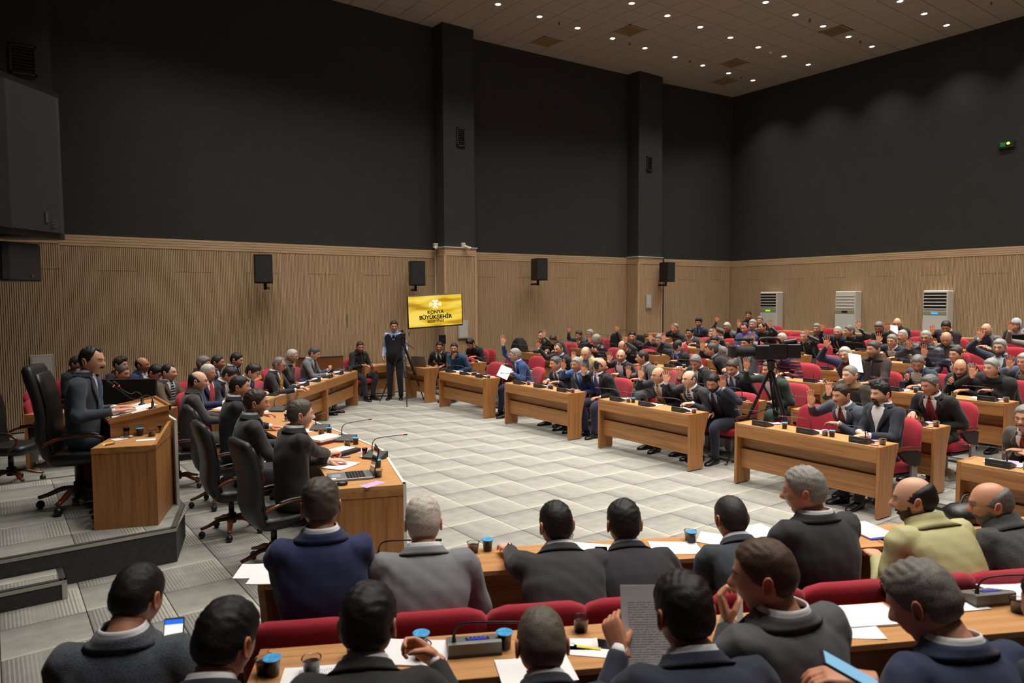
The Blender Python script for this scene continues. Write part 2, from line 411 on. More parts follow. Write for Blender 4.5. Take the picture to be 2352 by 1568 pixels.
# ------------------------------------------------------------------ walls
def seg_y(k, x): return ((14.987+.031*x), (15.803-.047*x), (16.716-.1*x))[k]
SEGX = [(XL, 9.95), (9.7, 17.0), (16.6, 20.45)]
WALLS = []
for k, nm in enumerate(('wall_far_left', 'wall_far_middle', 'wall_far_right')):
    x0, x1 = SEGX[k]
    w = struct(nm, MB().prism([(x0, seg_y(k, x0)), (x1, seg_y(k, x1)), (x1, 16.3), (x0, 16.3)], -.1, ZC+.05), M_DARK); WALLS.append(w)
def xb(y): return 19.728+.025*y
w_r = struct('wall_right', MB().prism([(xb(YN), YN-.1), (xb(YN)+1, YN-.1), (xb(16)+1, 16.2), (xb(16), 16.2)], -.1, ZC+.05), M_DARK)
w_l = struct('wall_left', MB().box(XL-.3, XL, YN-.1, 16.2, -.4, ZC+.05), M_DARK)
w_n = struct('wall_near', MB().box(XL-.3, 21, YN-.4, YN, -.4, ZC+.05), M_DARK)

def panel_mesh(w, z0, z1, name='slat_panel'):
    mb = MB(); n = max(1, round(w/.0325)); p = w/n
    mb.box(0.004, w-.004, -.008, 0.0, z0, z1, mi=1)
    for i in range(n):
        mb.box(i*p+.0045, (i+1)*p-.0045, -.026, -.006, z0+.002, z1-.002)
    me = mb.mesh(name, [M_SLAT, M_GAP]); return me
PM = {}
def clad(parent, a, b, w=0.675, start=0, trim=True, zt=ZT):
    """slatted panels along the wall line a->b (room side on the right hand of a->b turned by -90)"""
    a = np.array(a, float); b = np.array(b, float); L = np.linalg.norm(b-a); t = (b-a)/L; ang = math.atan2(t[1], t[0])
    s = 0.0; k = start; first = True
    zb = .02
    while s < L-.02:
        ww = min(w, L-s); ww = round(ww, 3)
        for (z0, z1) in ([(zb, 2.8), (2.803, zt-.2)] if k % 2 else [(zb, zt-.2)]):
            key = (ww, z0, z1)
            if key not in PM: PM[key] = panel_mesh(ww, z0, z1)
            o = link('slat_panel', PM[key], parent, (a[0]+t[0]*s, a[1]+t[1]*s, 0)); o.rotation_euler[2] = ang
        s += w; k += 1
    if trim:
        for q in range(4):
            mb = MB(); mb.box(0, L, -.032, 0, zt-.2+q*.05+.003, zt-.2+(q+1)*.05-.003, .002)
            o = mb.build('trim_board', M_SLATH, parent, loc=(a[0], a[1], 0), rz=ang); fix_normals(o.data)
clad(WALLS[0], (1.0-.675*4, seg_y(0, 1.0-.675*4)), (9.12, seg_y(0, 9.12)), start=0)
clad(WALLS[1], (10.2, seg_y(1, 10.2)), (16.05, seg_y(1, 16.05)), start=1)
clad(WALLS[2], (17.1, seg_y(2, 17.1)), (20.05, seg_y(2, 20.05)), start=0)
clad(w_r, (xb(14.7), 14.7), (xb(3.2), 3.2), start=0)
# pillars
def pillar(parent, pxl, pxr, ywall, prot, zcap=ZT+.02, left_px=None):
    yf = ywall-prot
    xl = at_line(pxl, 575, (0, 1), yf)[0]; xr = at_line(pxr, 575, (0, 1), yf)[0]
    p = struct('pillar', MB().box(xl, xr, yf, ywall+.3, 0, ZC), M_DARK, parent)
    clad(p, (xl-.02, yf-.0), (xr+.02, yf-.0), w=(xr-xl+.04)/1.0 if xr-xl < .9 else .36, start=0 if xr-xl < .9 else 0, zt=zcap)
    clad(p, (xl, ywall), (xl, yf), w=prot, zt=zcap)
    cap = MB().box(xl-.05, xr+.05, yf-.05, ywall, zcap, zcap+.02); cap.build('cap', M_WHITE if prot > .4 else M_SLATH, p)
    cb = MB().box(xr-.03, xr+.035, yf-.035, yf+.02, 0, zcap-.2, .004).box(xl-.035, xl+.03, yf-.035, yf+.02, 0, zcap-.2, .004); cb.build('corner_board', M_SLATH, p)
    return p, xl, xr, yf
P1 = pillar(WALLS[1], 1021, 1091, 15.28, .46, ZT+.05)
P2 = pillar(WALLS[2], 1466, 1519, 15.03, .42, ZT)
p0y = 14.57; p0x = at_line(136, 560, (0, 1), p0y)[0]
p0 = struct('pillar', MB().box(-1.5, p0x, p0y, 15.2, 0, ZC), M_DARK, WALLS[0])
clad(p0, (p0x-.675*4, p0y), (p0x, p0y), start=0)
# wall vents on the pillars and upper wall
def vent(parent_name, c, w, h, rz, label):
    r = thing('wall_vent', label, 'vent', c, rz, 'black wall vents')
    mb = MB(); t = .03
    for b in ((-w/2, w/2, h/2-t, h/2), (-w/2, w/2, -h/2, -h/2+t), (-w/2, -w/2+t, -h/2, h/2), (w/2-t, w/2, -h/2, h/2)): mb.box(b[0], b[1], -.03, 0, b[2], b[3])
    mb.build('frame', mat('vent_frame', (38, 38, 38), .6), r)
    MB().box(-w/2+t, w/2-t, -.006, 0, -h/2+t, h/2-t).build('backing', M_BLACKM, r)
    n = int((h-.06)/.05)
    for k in range(n):
        z = -h/2+t+.02+k*(h-2*t)/n; MB().box(-w/2+t, w/2-t, -.024, -.004, z, z+.012).build('slat', mat('vent_slat', (30, 30, 30), .6), r)
c = at_line(1058, 315, (0, 1), P1[3]-.005); vent('', tuple(c), .24, .44, 0, 'black wall vent high on the pillar behind the screen')
c = at_line(1491, 376, (0, 1), P2[3]-.005); vent('', tuple(c), .22, .42, 0, 'black wall vent high on the pillar at the far right corner')
c = at_line(53, 138, (0, 1), p0y-.005); vent('', tuple(c), .38, .48, 0, 'black wall vent high on the wall above the big loudspeaker')

# ------------------------------------------------------------------ ceiling
ceil = struct('ceiling', MB().box(XL-.3, 21.2, YN-.4, 16.3, ZC+.02, ZC+.2), M_GRID)
CX0, CY0, CS = 19.0-.595*40-.2975, 13.2-.6*30-.3, .595
CSY = .6
LAMPX = [19.0-1.19*k for k in range(17)]; LAMPY = [13.2-1.8*k for k in range(9)]
VENTS = [at_z(x, y, ZC)[:2] for x, y in ((1256, 94), (1447, 70), (1684, 144), (1667, 185), (1920, 70))]
ct = MB().box(.006, CS-.006, .006, CSY-.006, -.004, .02, .003); CT = ct.mesh('ceiling_tile', M_CEIL); fix_normals(CT)
def cell(x, y): return (math.floor((x-CX0)/CS), math.floor((y-CY0)/CSY))
vc = {cell(x, y) for x, y in VENTS}
cc = []
for i in range(0, 44):
    for j in range(0, 40):
        x, y = CX0+(i+.5)*CS, CY0+(j+.5)*CSY
        if y > 15.9 or y < YN or x < XL or x > 20.4 or (i, j) in vc: continue
        cc.append((0 if in_view(x, y, ZC, 40) else 1, depth_of(x, y, ZC), i, j))
cc.sort(); rest = MB()
for k, (a, d, i, j) in enumerate(cc):
    if k < 298 and a == 0: link('ceiling_tile', CT, ceil, (CX0+i*CS, CY0+j*CSY, ZC))
    else: rest.box(CX0+i*CS+.006, CX0+(i+1)*CS-.006, CY0+j*CSY+.006, CY0+(j+1)*CSY-.006, ZC-.004, ZC+.02)
o = rest.build('ceiling_tiles', M_CEIL, ceil); fix_normals(o.data); o['kind'] = 'stuff'
# ceiling diffusers
for k, (x, y) in enumerate(VENTS):
    i, j = cell(x, y); cx, cy = CX0+(i+.5)*CS, CY0+(j+.5)*CSY
    r = thing('ceiling_diffuser', ['beige ceiling air grille nearest the left pillar', 'beige ceiling air grille between the left downlight rows', 'beige ceiling air grille near the far corner, flat blades', 'beige ceiling air grille closest to the far corner wall', 'beige ceiling air grille at the right between downlight rows'][k], 'air vent', (cx, cy, ZC), 0, 'ceiling air grilles')
    mb = MB(); e = .285
    for (a, b, c2, d2) in ((-e, e, -e, -e+.03), (-e, e, e-.03, e), (-e, -e+.03, -e, e), (e-.03, e, -e, e)): mb.box(a, b, c2, d2, -.012, .004)
    mb.build('frame', mat('diffuser', (150, 128, 92), .5), r)
    MB().box(-e, e, -e, e, .004, .012).build('backing', mat('diff_back', (60, 50, 34), .8), r)
    for q in range(10):
        y0 = -e+.04+q*.051; MB().box(-e+.03, e-.03, y0, y0+.022, -.010, .002).build('blade', mat('diffuser', (150, 128, 92), .5), r)
# downlights
M_LAMP = mat('lamp_glow', (255, 250, 240), emit=14)
LP = Proto('downlight', 'ceiling light', 'recessed ceiling downlights')
LP.part('trim_ring', MB().lathe([(.06, .0), (.085, -.004), (.09, -.012), (.062, -.014), (.058, .0)], 16, cap=False), M_WHITE)
LP.part('lens', MB().lathe([(.0005, -.010), (.058, -.010), (.058, -.004), (.0005, -.004)], 14), M_LAMP)
n_l = 0
for jy, y in enumerate(LAMPY):
    for ix, x in enumerate(LAMPX):
        if x < 1.6 or y < .5: continue
        if in_view(x, y, ZC, 30):
            LP.place('round white downlight, %s from the right wall in the %s row from the far wall' % (['first', 'second', 'third', 'fourth', 'fifth', 'sixth', 'seventh', 'eighth', 'ninth', 'tenth', 'eleventh', 'twelfth'][min(ix, 11)], ['first', 'second', 'third', 'fourth', 'fifth', 'sixth'][min(jy, 5)]), (x, y, ZC-.004))
        ld = bpy.data.lights.new('downlight_beam', 'SPOT'); ld.energy = LAMP_W*3.2; ld.spot_size = math.radians(96); ld.spot_blend = 1.0
        ld.shadow_soft_size = .06; ld.color = (1.0, .93, .84)
        lo = bpy.data.objects.new('downlight_beam', ld); COL.objects.link(lo); lo.location = (x, y, ZC-.03); n_l += 1
# sprinklers
SP = Proto('sprinkler', 'sprinkler', 'ceiling sprinklers')
SP.part('body', MB().lathe([(.035, 0), (.03, -.008), (.012, -.01), (.012, -.05), (.03, -.055), (.03, -.06), (.0005, -.062)], 8), mat('brass', (110, 90, 60), .4, .8))
for k, (a, b) in enumerate(((1284, 51), (1446, 98), (1585, 139), (1702, 176), (1860, 44), (1976, 94), (2277, 5))):
    p = at_z(a, b, ZC); SP.place('small dark ceiling sprinkler, %s from the left' % ['first', 'second', 'third', 'fourth', 'fifth', 'sixth', 'seventh'][(0, 1, 2, 3, 4, 5, 6)[k]], (p[0], p[1], ZC))
p = at_z(1770, 119, ZC); SD = thing('smoke_detector', 'small round smoke detector on the ceiling near far corner', 'detector', (p[0], p[1], ZC))
MB().lathe([(.05, 0), (.05, -.02), (.03, -.04), (.0005, -.042)], 12).build('body', M_WHITE, SD)

# ------------------------------------------------------------------ people: head, hair, hands, clothes
rng = np.random.RandomState(7)
def sg(x, s): return np.exp(-(x/s)**2/2)
def sstep(a, b, x):
    t = np.clip((x-a)/(b-a), 0, 1); return t*t*(3-2*t)
A_, B_, C_ = .0985, .0775, .118
def head_grid(npi, nth):
    """unit directions of a grid, denser at the face; returns phi(n), th(m), positions (m,n,3) without face detail"""
    u = np.arange(npi)/npi*2*math.pi-math.pi
    phi = u-.55*np.sin(u)                       # denser around phi=0 (front)
    th = np.linspace(.02, math.pi-.02, nth)
    T, Ph = np.meshgrid(th, phi, indexing='ij')
    x = np.cos(Ph)*np.sin(T); y = np.sin(Ph)*np.sin(T); z = np.cos(T)
    e = .94; x = np.sign(x)*np.abs(x)**e; y = np.sign(y)*np.abs(y)**e
    k = np.clip(-z, 0, 1); fr = sstep(-.15, .45, x)
    X = x*A_; Y = y*B_; Z = z*C_
    X = X-.006*(1-k)*(1-fr)
    X = X*np.where(x < 0, 1-.42*k**1.1, 1-.10*k**2)
    Y = Y*(1-(.10+.17*fr)*k**1.4)
    Z = Z+.035*k*(1-fr)*sstep(.3, 1, k)
    X = X+.010*fr*sstep(.55, .95, k)
    return Ph, T, np.stack([X, Y, Z], -1)
def face_detail(P):
    X, Y, Z = P[..., 0], P[..., 1], P[..., 2]; f = sstep(.01, .05, X); aY = np.abs(Y); d = np.zeros_like(X)
    prof = np.where(Z > -.024, sstep(.026, -.022, Z), sstep(-.037, -.026, Z))
    d += .027*prof*sg(Y, .0085+.0035*sstep(.0, -.025, Z))
    d += .007*sg(aY-.013, .006)*sg(Z+.026, .007)
    d -= .0105*sg(aY-.031, .014)*sg(Z-.010, .009)
    d += .0055*sg(Z-.029, .007)*sstep(.058, .03, aY)
    d += .004*sg(aY-.043, .013)*sg(Z+.018, .013)
    d -= .004*sg(aY-.040, .012)*sg(Z+.055, .016)
    d += .0065*sg(Y, .018)*(sg(Z+.0525, .0035)+1.1*sg(Z+.063, .0042)) - .002*sg(Y, .02)*sg(Z+.0575, .0018)
    d -= .0035*sg(Y, .02)*sg(Z+.075, .006)
    d += .008*sg(Y, .018)*sg(Z+.098, .012)
    d -= .003*sg(Y, .03)*sg(Z-.055, .02)*0
    Q = P.copy(); Q[..., 0] = X+d*f; return Q
HG = {}
for lod, (a, b) in {'hi': (60, 46), 'lo': (40, 30)}.items():
    Ph, T, P = head_grid(a, b); HG[lod] = (Ph, T, P, face_detail(P))
def grid_faces(m, n):
    return [(i*n+j, (i+1)*n+j, (i+1)*n+(j+1) % n, i*n+(j+1) % n) for i in range(m-1) for j in range(n)]
def ear(mb, s, col, lod):
    n = 10 if lod == 'hi' else 8; rings = []
    # helix: outline loop, thickness to the side
    th = np.arange(n)*2*math.pi/n
    for (sc, off) in ((.55, .0), (.98, .009), (1.0, .015), (.80, .017), (.45, .008), (.05, .007)):
        rings.append([(-.012-.006*off/.015+.0175*sc*math.cos(t)-(.006*math.sin(t)), s*(.0735+off), -.004+.031*sc*math.sin(t)+(.004*sc if math.sin(t) > 0 else 0)) for t in th])
    mb.loft(rings, True, 0, col)
def hairline(kind, Ph):
    """lowest height (in head units z/C) of the hair as a function of the azimuth (0 = front)"""
    a = np.abs(Ph)*180/math.pi
    front = {'full': .56, 'quiff': .54, 'short': .58, 'receding': .70, 'thin': .66, 'bald': .2, 'ring': .2, 'buzz': .62, 'crop': .60, 'none': .9}[kind]
    xs = [0, 35, 48, 62, 74, 82, 92, 104, 116, 140, 180]
    ys = {'receding': [front-.04, .84, .80, .55, .28, -.05, .1, .12, -.32, -.46, -.50]}.get(kind, [front, front+.02, .44, .34, .16, -.06, .10, .10, -.32, -.46, -.50])
    return np.interp(a, xs, ys)
def hair_mesh(kind, lod, rs, vol):
    Ph, T, P, _ = HG[lod]; m, n = Ph.shape; z = P[..., 2]/C_; hl = hairline(kind, Ph)
    a = np.abs(Ph)*180/math.pi
    w = (z-hl)
    if kind in ('bald', 'ring'):
        top = np.interp(a, [0, 60, 75, 95, 120, 150, 180], [-.9, -.9, .05, .42, .60, .68, .70])+(.06 if kind == 'ring' else -.06)
        hl2 = np.interp(a, [0, 66, 74, 82, 92, 104, 116, 140, 180], [9, 9, .15, -.06, .08, .08, -.32, -.46, -.50]); w = np.minimum(z-hl2, top-z)
    cov = sstep(0, .13, w)
    base = {'full': .017, 'quiff': .022, 'short': .010, 'receding': .012, 'thin': .006, 'bald': .006, 'ring': .013, 'buzz': .0045, 'crop': .0075}[kind]*vol
    th = base*(.45+.55*sstep(.1, .8, z))
    if kind == 'quiff': th = th+.014*vol*sstep(.55, .9, z)*sstep(70, 20, a)
    s1, s2 = rs.rand(2)*9
    X, Y, Z = P[..., 0], P[..., 1], P[..., 2]
    nz = np.sin(95*X+4*np.sin(60*Z+s1)+s1)*np.sin(110*Y+s2+3*np.sin(50*X))*.5+.5*np.sin(210*X+170*Y+s2*2+2*np.sin(90*Z))
    th = th*(1+.28*nz)
    L = np.linalg.norm(P, axis=-1, keepdims=True); N = P/np.array([A_**2, B_**2, C_**2]); N /= np.linalg.norm(N, axis=-1, keepdims=True)
    Q = P+N*(.0006+th*cov)[..., None]
    F = grid_faces(m, n); wm = w.ravel(); keep = [f for f in F if max(wm[list(f)]) > 0.0]
    ids = sorted({i for f in keep for i in f}); mp = {k: i for i, k in enumerate(ids)}
    V = Q.reshape(-1, 3)[ids]
    # vertices outside the hairline sink slightly under the skin
    out = wm[ids] <= 0; V[out] = V[out]*.985
    return V, [tuple(mp[i] for i in f) for f in keep]
def head_into(mb, R, t, lod, skin, hairc, opts, s=1.0):
    Ph, T, P0, P = HG[lod]; m, n = Ph.shape; Q = P.reshape(-1, 3); X, Y, Z = Q.T; aY = abs(Y)
    sk = np.array(lin(skin)); hc = np.array(lin(hairc)); col = np.tile(sk, (len(Q), 1)); fr = sstep(.02, .05, X)
    red = np.array([1.05, .82, .78])
    k = (sg(Y, .02)*sg(Z+.02, .014)*fr+.6*sg(aY-.045, .014)*sg(Z+.025, .014)*fr)[:, None]*.55; col = col*(1-k)+col*red*k
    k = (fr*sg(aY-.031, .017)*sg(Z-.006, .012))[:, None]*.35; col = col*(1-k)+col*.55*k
    k = (fr*(aY > .010)*(aY < .050)*sg(Z-.0295-.05*(.03-aY)*(aY > .03), .0045))[:, None]*.85; bc = hc*.8 if sum(hairc) < 380 else hc*.55
    k *= opts.get('brow', 1.0); col = col*(1-k)+bc*k
    k = (fr*sg(Y, .0155)*sg(Z+.058, .005))[:, None]*.8; col = col*(1-k)+np.array(lin((150, 84, 74)))*k
    if opts.get('stubble'):
        st = sstep(-.030, -.045, Z)*sstep(-.02, .03, X)*(1-sg(Y, .018)*sg(Z+.058, .005)); k = (st*opts['stubble'])[:, None]; col = col*(1-k)+np.minimum(hc, sk*.5)*k
    kind = opts['hair']
    w = (P0.reshape(-1, 3)[:, 2]/C_-hairline(kind, Ph).ravel())
    k = (sstep(-.03, .05, w)*({'bald': .0, 'ring': .0, 'thin': .5, 'buzz': .7}.get(kind, .75)))[:, None]; col = col*(1-k)+hc*k
    V = (Q*s)@R.T+t
    mb.add(V, grid_faces(m, n)+[tuple(range(n)), tuple(range((m-1)*n+n-1, (m-1)*n-1, -1))], 0, np.clip(col, 0, 1))
    eb = MB(); ear(eb, 1, sk*[1.05, .84, .8], lod); ear(eb, -1, sk*[1.05, .84, .8], lod)
    # eyeballs
    for sy in (-1, 1):
        r = .0118; cx = .0755; nn, mm = (10, 8) if lod == 'hi' else (7, 6); e2 = MB(); e2.sphere((0, 0, 0), r, nn, mm); v = e2.v[0]
        d = v/r; gaze = np.array([1, 0, -.08]); ca = d@gaze; c = np.tile(np.array([.52, .48, .44]), (len(v), 1)); c[ca > .86] = (.03, .018, .012)
        lid = d[:, 2] > (.15 if not opts.get('down') else -.35); c[lid] = sk*.75; low = d[:, 2] < -.45; c[low] = sk*.8
        eb.add(v+[cx, sy*.031, .0095], e2.f, 0, c)
    mb.add((np.concatenate(eb.v)*s)@R.T+t, eb.f, 0, np.clip(np.concatenate(eb.c), 0, 1))

def hand_template(curl, spread, thumb_in):
    mb = MB(); n = 10
    prof = [(-.03, .027, .021), (-.01, .028, .020), (.012, .034, .0185), (.045, .0405, .0165), (.078, .0415, .0145), (.094, .0375, .011)]
    rings = []
    for x, w, h in prof:
        rings.append([(x, w*math.copysign(abs(math.cos(a))**.8, math.cos(a)), h*math.copysign(abs(math.sin(a))**.8, math.sin(a))) for a in np.arange(n)*2*math.pi/n])
    mb.loft(rings)
    for i, (y, L, r) in enumerate(((.0305, .072, .0093), (.0102, .080, .0097), (-.0108, .074, .0093), (-.0300, .058, .0082))):
        a = math.radians(spread*(1.5-i)); p = np.array([.070, y*.92, 0]); pts = [p]; rad = [r]; d0 = np.array([math.cos(a), math.sin(a), 0]); bend = 0
        p = p+d0*.022; pts.append(p); rad.append(r*1.02)
        for k, frac in enumerate((.46, .30, .24)):
            bend += math.radians(curl[k]*(1+.06*i)); d = d0*math.cos(bend)+np.array([0, 0, -1])*math.sin(bend)
            for q in (.5, 1.0):
                pts.append(p+d*L*frac*q); rad.append(r*(1-.07*(k+q)))
            p = p+d*L*frac
        rad[-1] *= .55; mb.tube(pts, rad, 7)
    p = np.array([.012, .024, -.004]); d = np.array([.62, .76-.25*thumb_in, -.28-.5*thumb_in]); d /= np.linalg.norm(d); pts = [p]; rad = [.0145]
    for L, r, b in ((.038, .0125, 0), (.030, .0108, .25), (.024, .0095, .30)):
        d = d+np.array([.35, -b*1.3*(1+thumb_in), -.18*thumb_in]); d /= np.linalg.norm(d); p = p+d*L; pts.append(p); rad.append(r)
    rad[-1] *= .6; mb.tube(pts, rad, 7)
    return mb
TMPC = bpy.data.collections.new('tmp'); COL.children.link(TMPC)
def remesh_batch(items):
    """items: list of (mesh, voxel, smooth iterations, decimate ratio) -> list of numpy (verts, faces)"""
    obs = []
    for me, vox, sm, dec in items:
        o = bpy.data.objects.new('tmp', me); TMPC.objects.link(o)
        r = o.modifiers.new('r', 'REMESH'); r.mode = 'VOXEL'; r.voxel_size = vox
        if sm: s = o.modifiers.new('s', 'SMOOTH'); s.iterations = sm; s.factor = .5
        if dec < 1: d = o.modifiers.new('d', 'DECIMATE'); d.ratio = dec
        obs.append(o)
    bpy.context.view_layer.update(); dg = bpy.context.evaluated_depsgraph_get(); out = []
    for o in obs:
        e = o.evaluated_get(dg); me = e.to_mesh(); nv = len(me.vertices); v = np.empty(nv*3, np.float32); me.vertices.foreach_get('co', v)
        nl = len(me.loops); li = np.empty(nl, np.int32); me.loops.foreach_get('vertex_index', li)
        ls = np.empty(len(me.polygons), np.int32); lt = np.empty(len(me.polygons), np.int32); me.polygons.foreach_get('loop_start', ls); me.polygons.foreach_get('loop_total', lt)
        li = li.tolist(); out.append((v.reshape(-1, 3).astype(float), [tuple(li[a:a+b]) for a, b in zip(ls.tolist(), lt.tolist())])); e.to_mesh_clear()
    for o in obs:
        me = o.data; bpy.data.objects.remove(o); bpy.data.meshes.remove(me)
    return out
HPOSE = {'open': ((4, 6, 5), 5, 0), 'wide': ((8, 8, 6), 11, -.3), 'relax': ((22, 30, 20), 3, .4), 'grip': ((50, 62, 40), 1, 1.0), 'flat': ((10, 12, 8), 4, .1)}
_h = []
for k, (c, s_, t_) in HPOSE.items():
    me = hand_template(c, s_, t_).mesh('h', M_BLACK); fix_normals(me); _h.append((me, .0040, 2, .42))
HANDS = dict(zip(HPOSE, remesh_batch(_h)))

def frame_hand(F, Pn, right):
    """rotation matrix for the hand template: fingers along F, palm facing Pn"""
    X = F/np.linalg.norm(F); Z = -(Pn-X*np.dot(Pn, X)); Z /= np.linalg.norm(Z)+1e-9; Y = np.cross(Z, X)
    M = np.stack([X, Y, Z], 1)
    return M if right else M@np.diag([1, -1, 1])
def rot_axes(fwd, up):
    X = fwd/np.linalg.norm(fwd); Z = up-X*np.dot(up, X); Z /= np.linalg.norm(Z); return np.stack([X, np.cross(Z, X), Z], 1)
def ik(S, W, a, b, pole):
    d = W-S; L = np.linalg.norm(d)
    if L > (a+b)*.995: W = S+d/L*(a+b)*.995; d = W-S; L = np.linalg.norm(d)
    x = (a*a-b*b+L*L)/(2*L); h = math.sqrt(max(a*a-x*x, 0)); u = d/L; p = pole-u*np.dot(pole, u); p /= np.linalg.norm(p)+1e-9
    return S+u*x+p*h, W

TOR = [(-.16, .165, .120), (-.04, .185, .135), (.12, .182, .132), (.32, .178, .128), (.52, .192, .132), (.70, .208, .130), (.84, .207, .114), (.90, .188, .102), (.95, .140, .088), (1.0, .088, .076), (1.07, .066, .068)]
def tor_wd(t):
    ts = [q[0] for q in TOR]; return np.interp(t, ts, [q[1] for q in TOR]), np.interp(t, ts, [q[2] for q in TOR])
class Torso:
    def __init__(s, P, N, left, fwd, g=1.0, belly=0.0, hunch=.02):
        s.P, s.N, s.left, s.g, s.belly, s.hunch = P, N, left, g, belly, hunch
        ax = (N-P); s.L = np.linalg.norm(ax); s.ax = ax/s.L; v = fwd-s.ax*np.dot(fwd, s.ax); s.v = v/np.linalg.norm(v)
    def c(s, t): return s.P+(s.N-s.P)*t-s.v*s.hunch*math.sin(math.pi*min(max(t, 0), 1))
    def pt(s, a, t, off=0.0):
        """a: angle from the front towards the left"""
        w, d = tor_wd(t); w *= s.g; d *= s.g**.6
        if math.cos(a) > 0: d += s.belly*math.exp(-((t-.22)/.28)**2)*math.cos(a)
        ca, sa = math.cos(a), math.sin(a); e = .86
        x = math.copysign(abs(ca)**e, ca); y = math.copysign(abs(sa)**e, sa); n = np.array([x/max(d, .01), y/max(w, .01)]); n /= np.linalg.norm(n)
        return s.c(t)+s.v*(x*d+n[0]*off)+s.left*(y*w+n[1]*off)
def smooth_path(P, k):
    """Catmull-Rom resample of polyline P with radii in the last column"""
    P = np.array(P, float); Q = np.vstack([2*P[0]-P[1], P, 2*P[-1]-P[-2]]); out = []
    for i in range(1, len(Q)-2):
        for t in np.arange(k)/k:
            out.append(.5*((2*Q[i])+(-Q[i-1]+Q[i+1])*t+(2*Q[i-1]-5*Q[i]+4*Q[i+1]-Q[i+2])*t*t+(-Q[i-1]+3*Q[i]-3*Q[i+1]+Q[i+2])*t**3))
    out.append(P[-1]); return np.array(out)
def cloth_displace(V, F, rs, amp, elbows, extra=None):
    """fold relief on a cloth mesh along its normals"""
    V = V.copy(); tri = np.array([f[:3] for f in F]); n = np.zeros_like(V)
    fn = np.cross(V[tri[:, 1]]-V[tri[:, 0]], V[tri[:, 2]]-V[tri[:, 0]])
    for k in range(3): np.add.at(n, tri[:, k], fn)
    n /= np.linalg.norm(n, axis=1)[:, None]+1e-12
    a = rs.rand(8)*6.28; x, y, z = V.T
    w = np.sin(9*x+7*y+a[0])+np.sin(11*y-6*z+a[1])
    f = np.sin(34*z+10*x+2.2*w+a[2])*.5+np.sin(27*z-14*y+2.5*w+a[3])*.4+.35*np.sin(55*x+48*z+3*w+a[4])
    m = .45*np.ones(len(V))
    for E, r in elbows: m += 1.3*np.exp(-((V-E)**2).sum(1)/(r*r))
    d = amp*f*m
    if extra is not None: d = d+extra(V)
    return V+n*d[:, None]
M_SKIN = mcol('skin', .5, sss=.08)
M_HAIRS = {}
def hair_shader(name, c):
    m = bpy.data.materials.new(name); m.use_nodes = True; nt = m.node_tree; b = nt.nodes['Principled BSDF']; b.inputs['Roughness'].default_value = .5; b.inputs['Specular IOR Level'].default_value = .4
    tc = nt.nodes.new('ShaderNodeTexCoord'); wv = nt.nodes.new('ShaderNodeTexNoise'); wv.inputs['Scale'].default_value = 9; mp = nt.nodes.new('ShaderNodeMapping'); mp.inputs['Scale'].default_value = (420, 420, 70)
    ad = nt.nodes.new('ShaderNodeVectorMath'); ad.operation = 'MULTIPLY_ADD'; ad.inputs[1].default_value = (.05, .05, .05); nt.links.new(tc.outputs['Object'], wv.inputs['Vector']); nt.links.new(wv.outputs['Color'], ad.inputs[0]); nt.links.new(tc.outputs['Object'], ad.inputs[2])
    nt.links.new(ad.outputs[0], mp.inputs['Vector']); n = nt.nodes.new('ShaderNodeTexNoise'); n.inputs['Scale'].default_value = 1; n.inputs['Detail'].default_value = 2; nt.links.new(mp.outputs[0], n.inputs['Vector'])
    cr = nt.nodes.new('ShaderNodeValToRGB'); nt.links.new(n.outputs['Fac'], cr.inputs[0]); l = lin(c); k = .55 if sum(c) > 200 else .7; e = cr.color_ramp.elements; e[0].position = .35; e[0].color = tuple(v*k for v in l)+(1,); e[1].position = .68; e[1].color = tuple(min(1, v*1.35+.004) for v in l)+(1,)
    nt.links.new(cr.outputs[0], b.inputs['Base Color']); bp = nt.nodes.new('ShaderNodeBump'); bp.inputs['Strength'].default_value = .55; bp.inputs['Distance'].default_value = .004; nt.links.new(n.outputs['Fac'], bp.inputs['Height']); nt.links.new(bp.outputs[0], b.inputs['Normal']); return m
def hair_mat(c):
    k = tuple(c)
    if k not in M_HAIRS:
        m = hair_shader('hair_%d_%d_%d' % k, c); M_HAIRS[k] = m
    return M_HAIRS[k]
CLOTH = {}
def cloth(c, kind='wool'):
    k = (tuple(c), kind)
    if k not in CLOTH:
        if kind == 'plaid': CLOTH[k] = plaid(c)
        elif kind == 'stripe': CLOTH[k] = stripes(c)
        else:
            p = {'wool': dict(rough=.85, noise=(240, .10), bump=(420, .22), sheen=.12), 'tweed': dict(rough=.95, noise=(170, .45), bump=(260, .5), sheen=.2), 'shirt': dict(rough=.7, bump=(14, .25)), 'leather': dict(rough=.38, bump=(30, .25)), 'puffer': dict(rough=.45, bump=(22, .5)), 'silk': dict(rough=.5, noise=(160, .2)), 'knit': dict(rough=.9, bump=(300, .4))}[kind]
            CLOTH[k] = mat('cloth_%s_%d_%d_%d' % ((kind,)+tuple(c)), c, **p)
    return CLOTH[k]
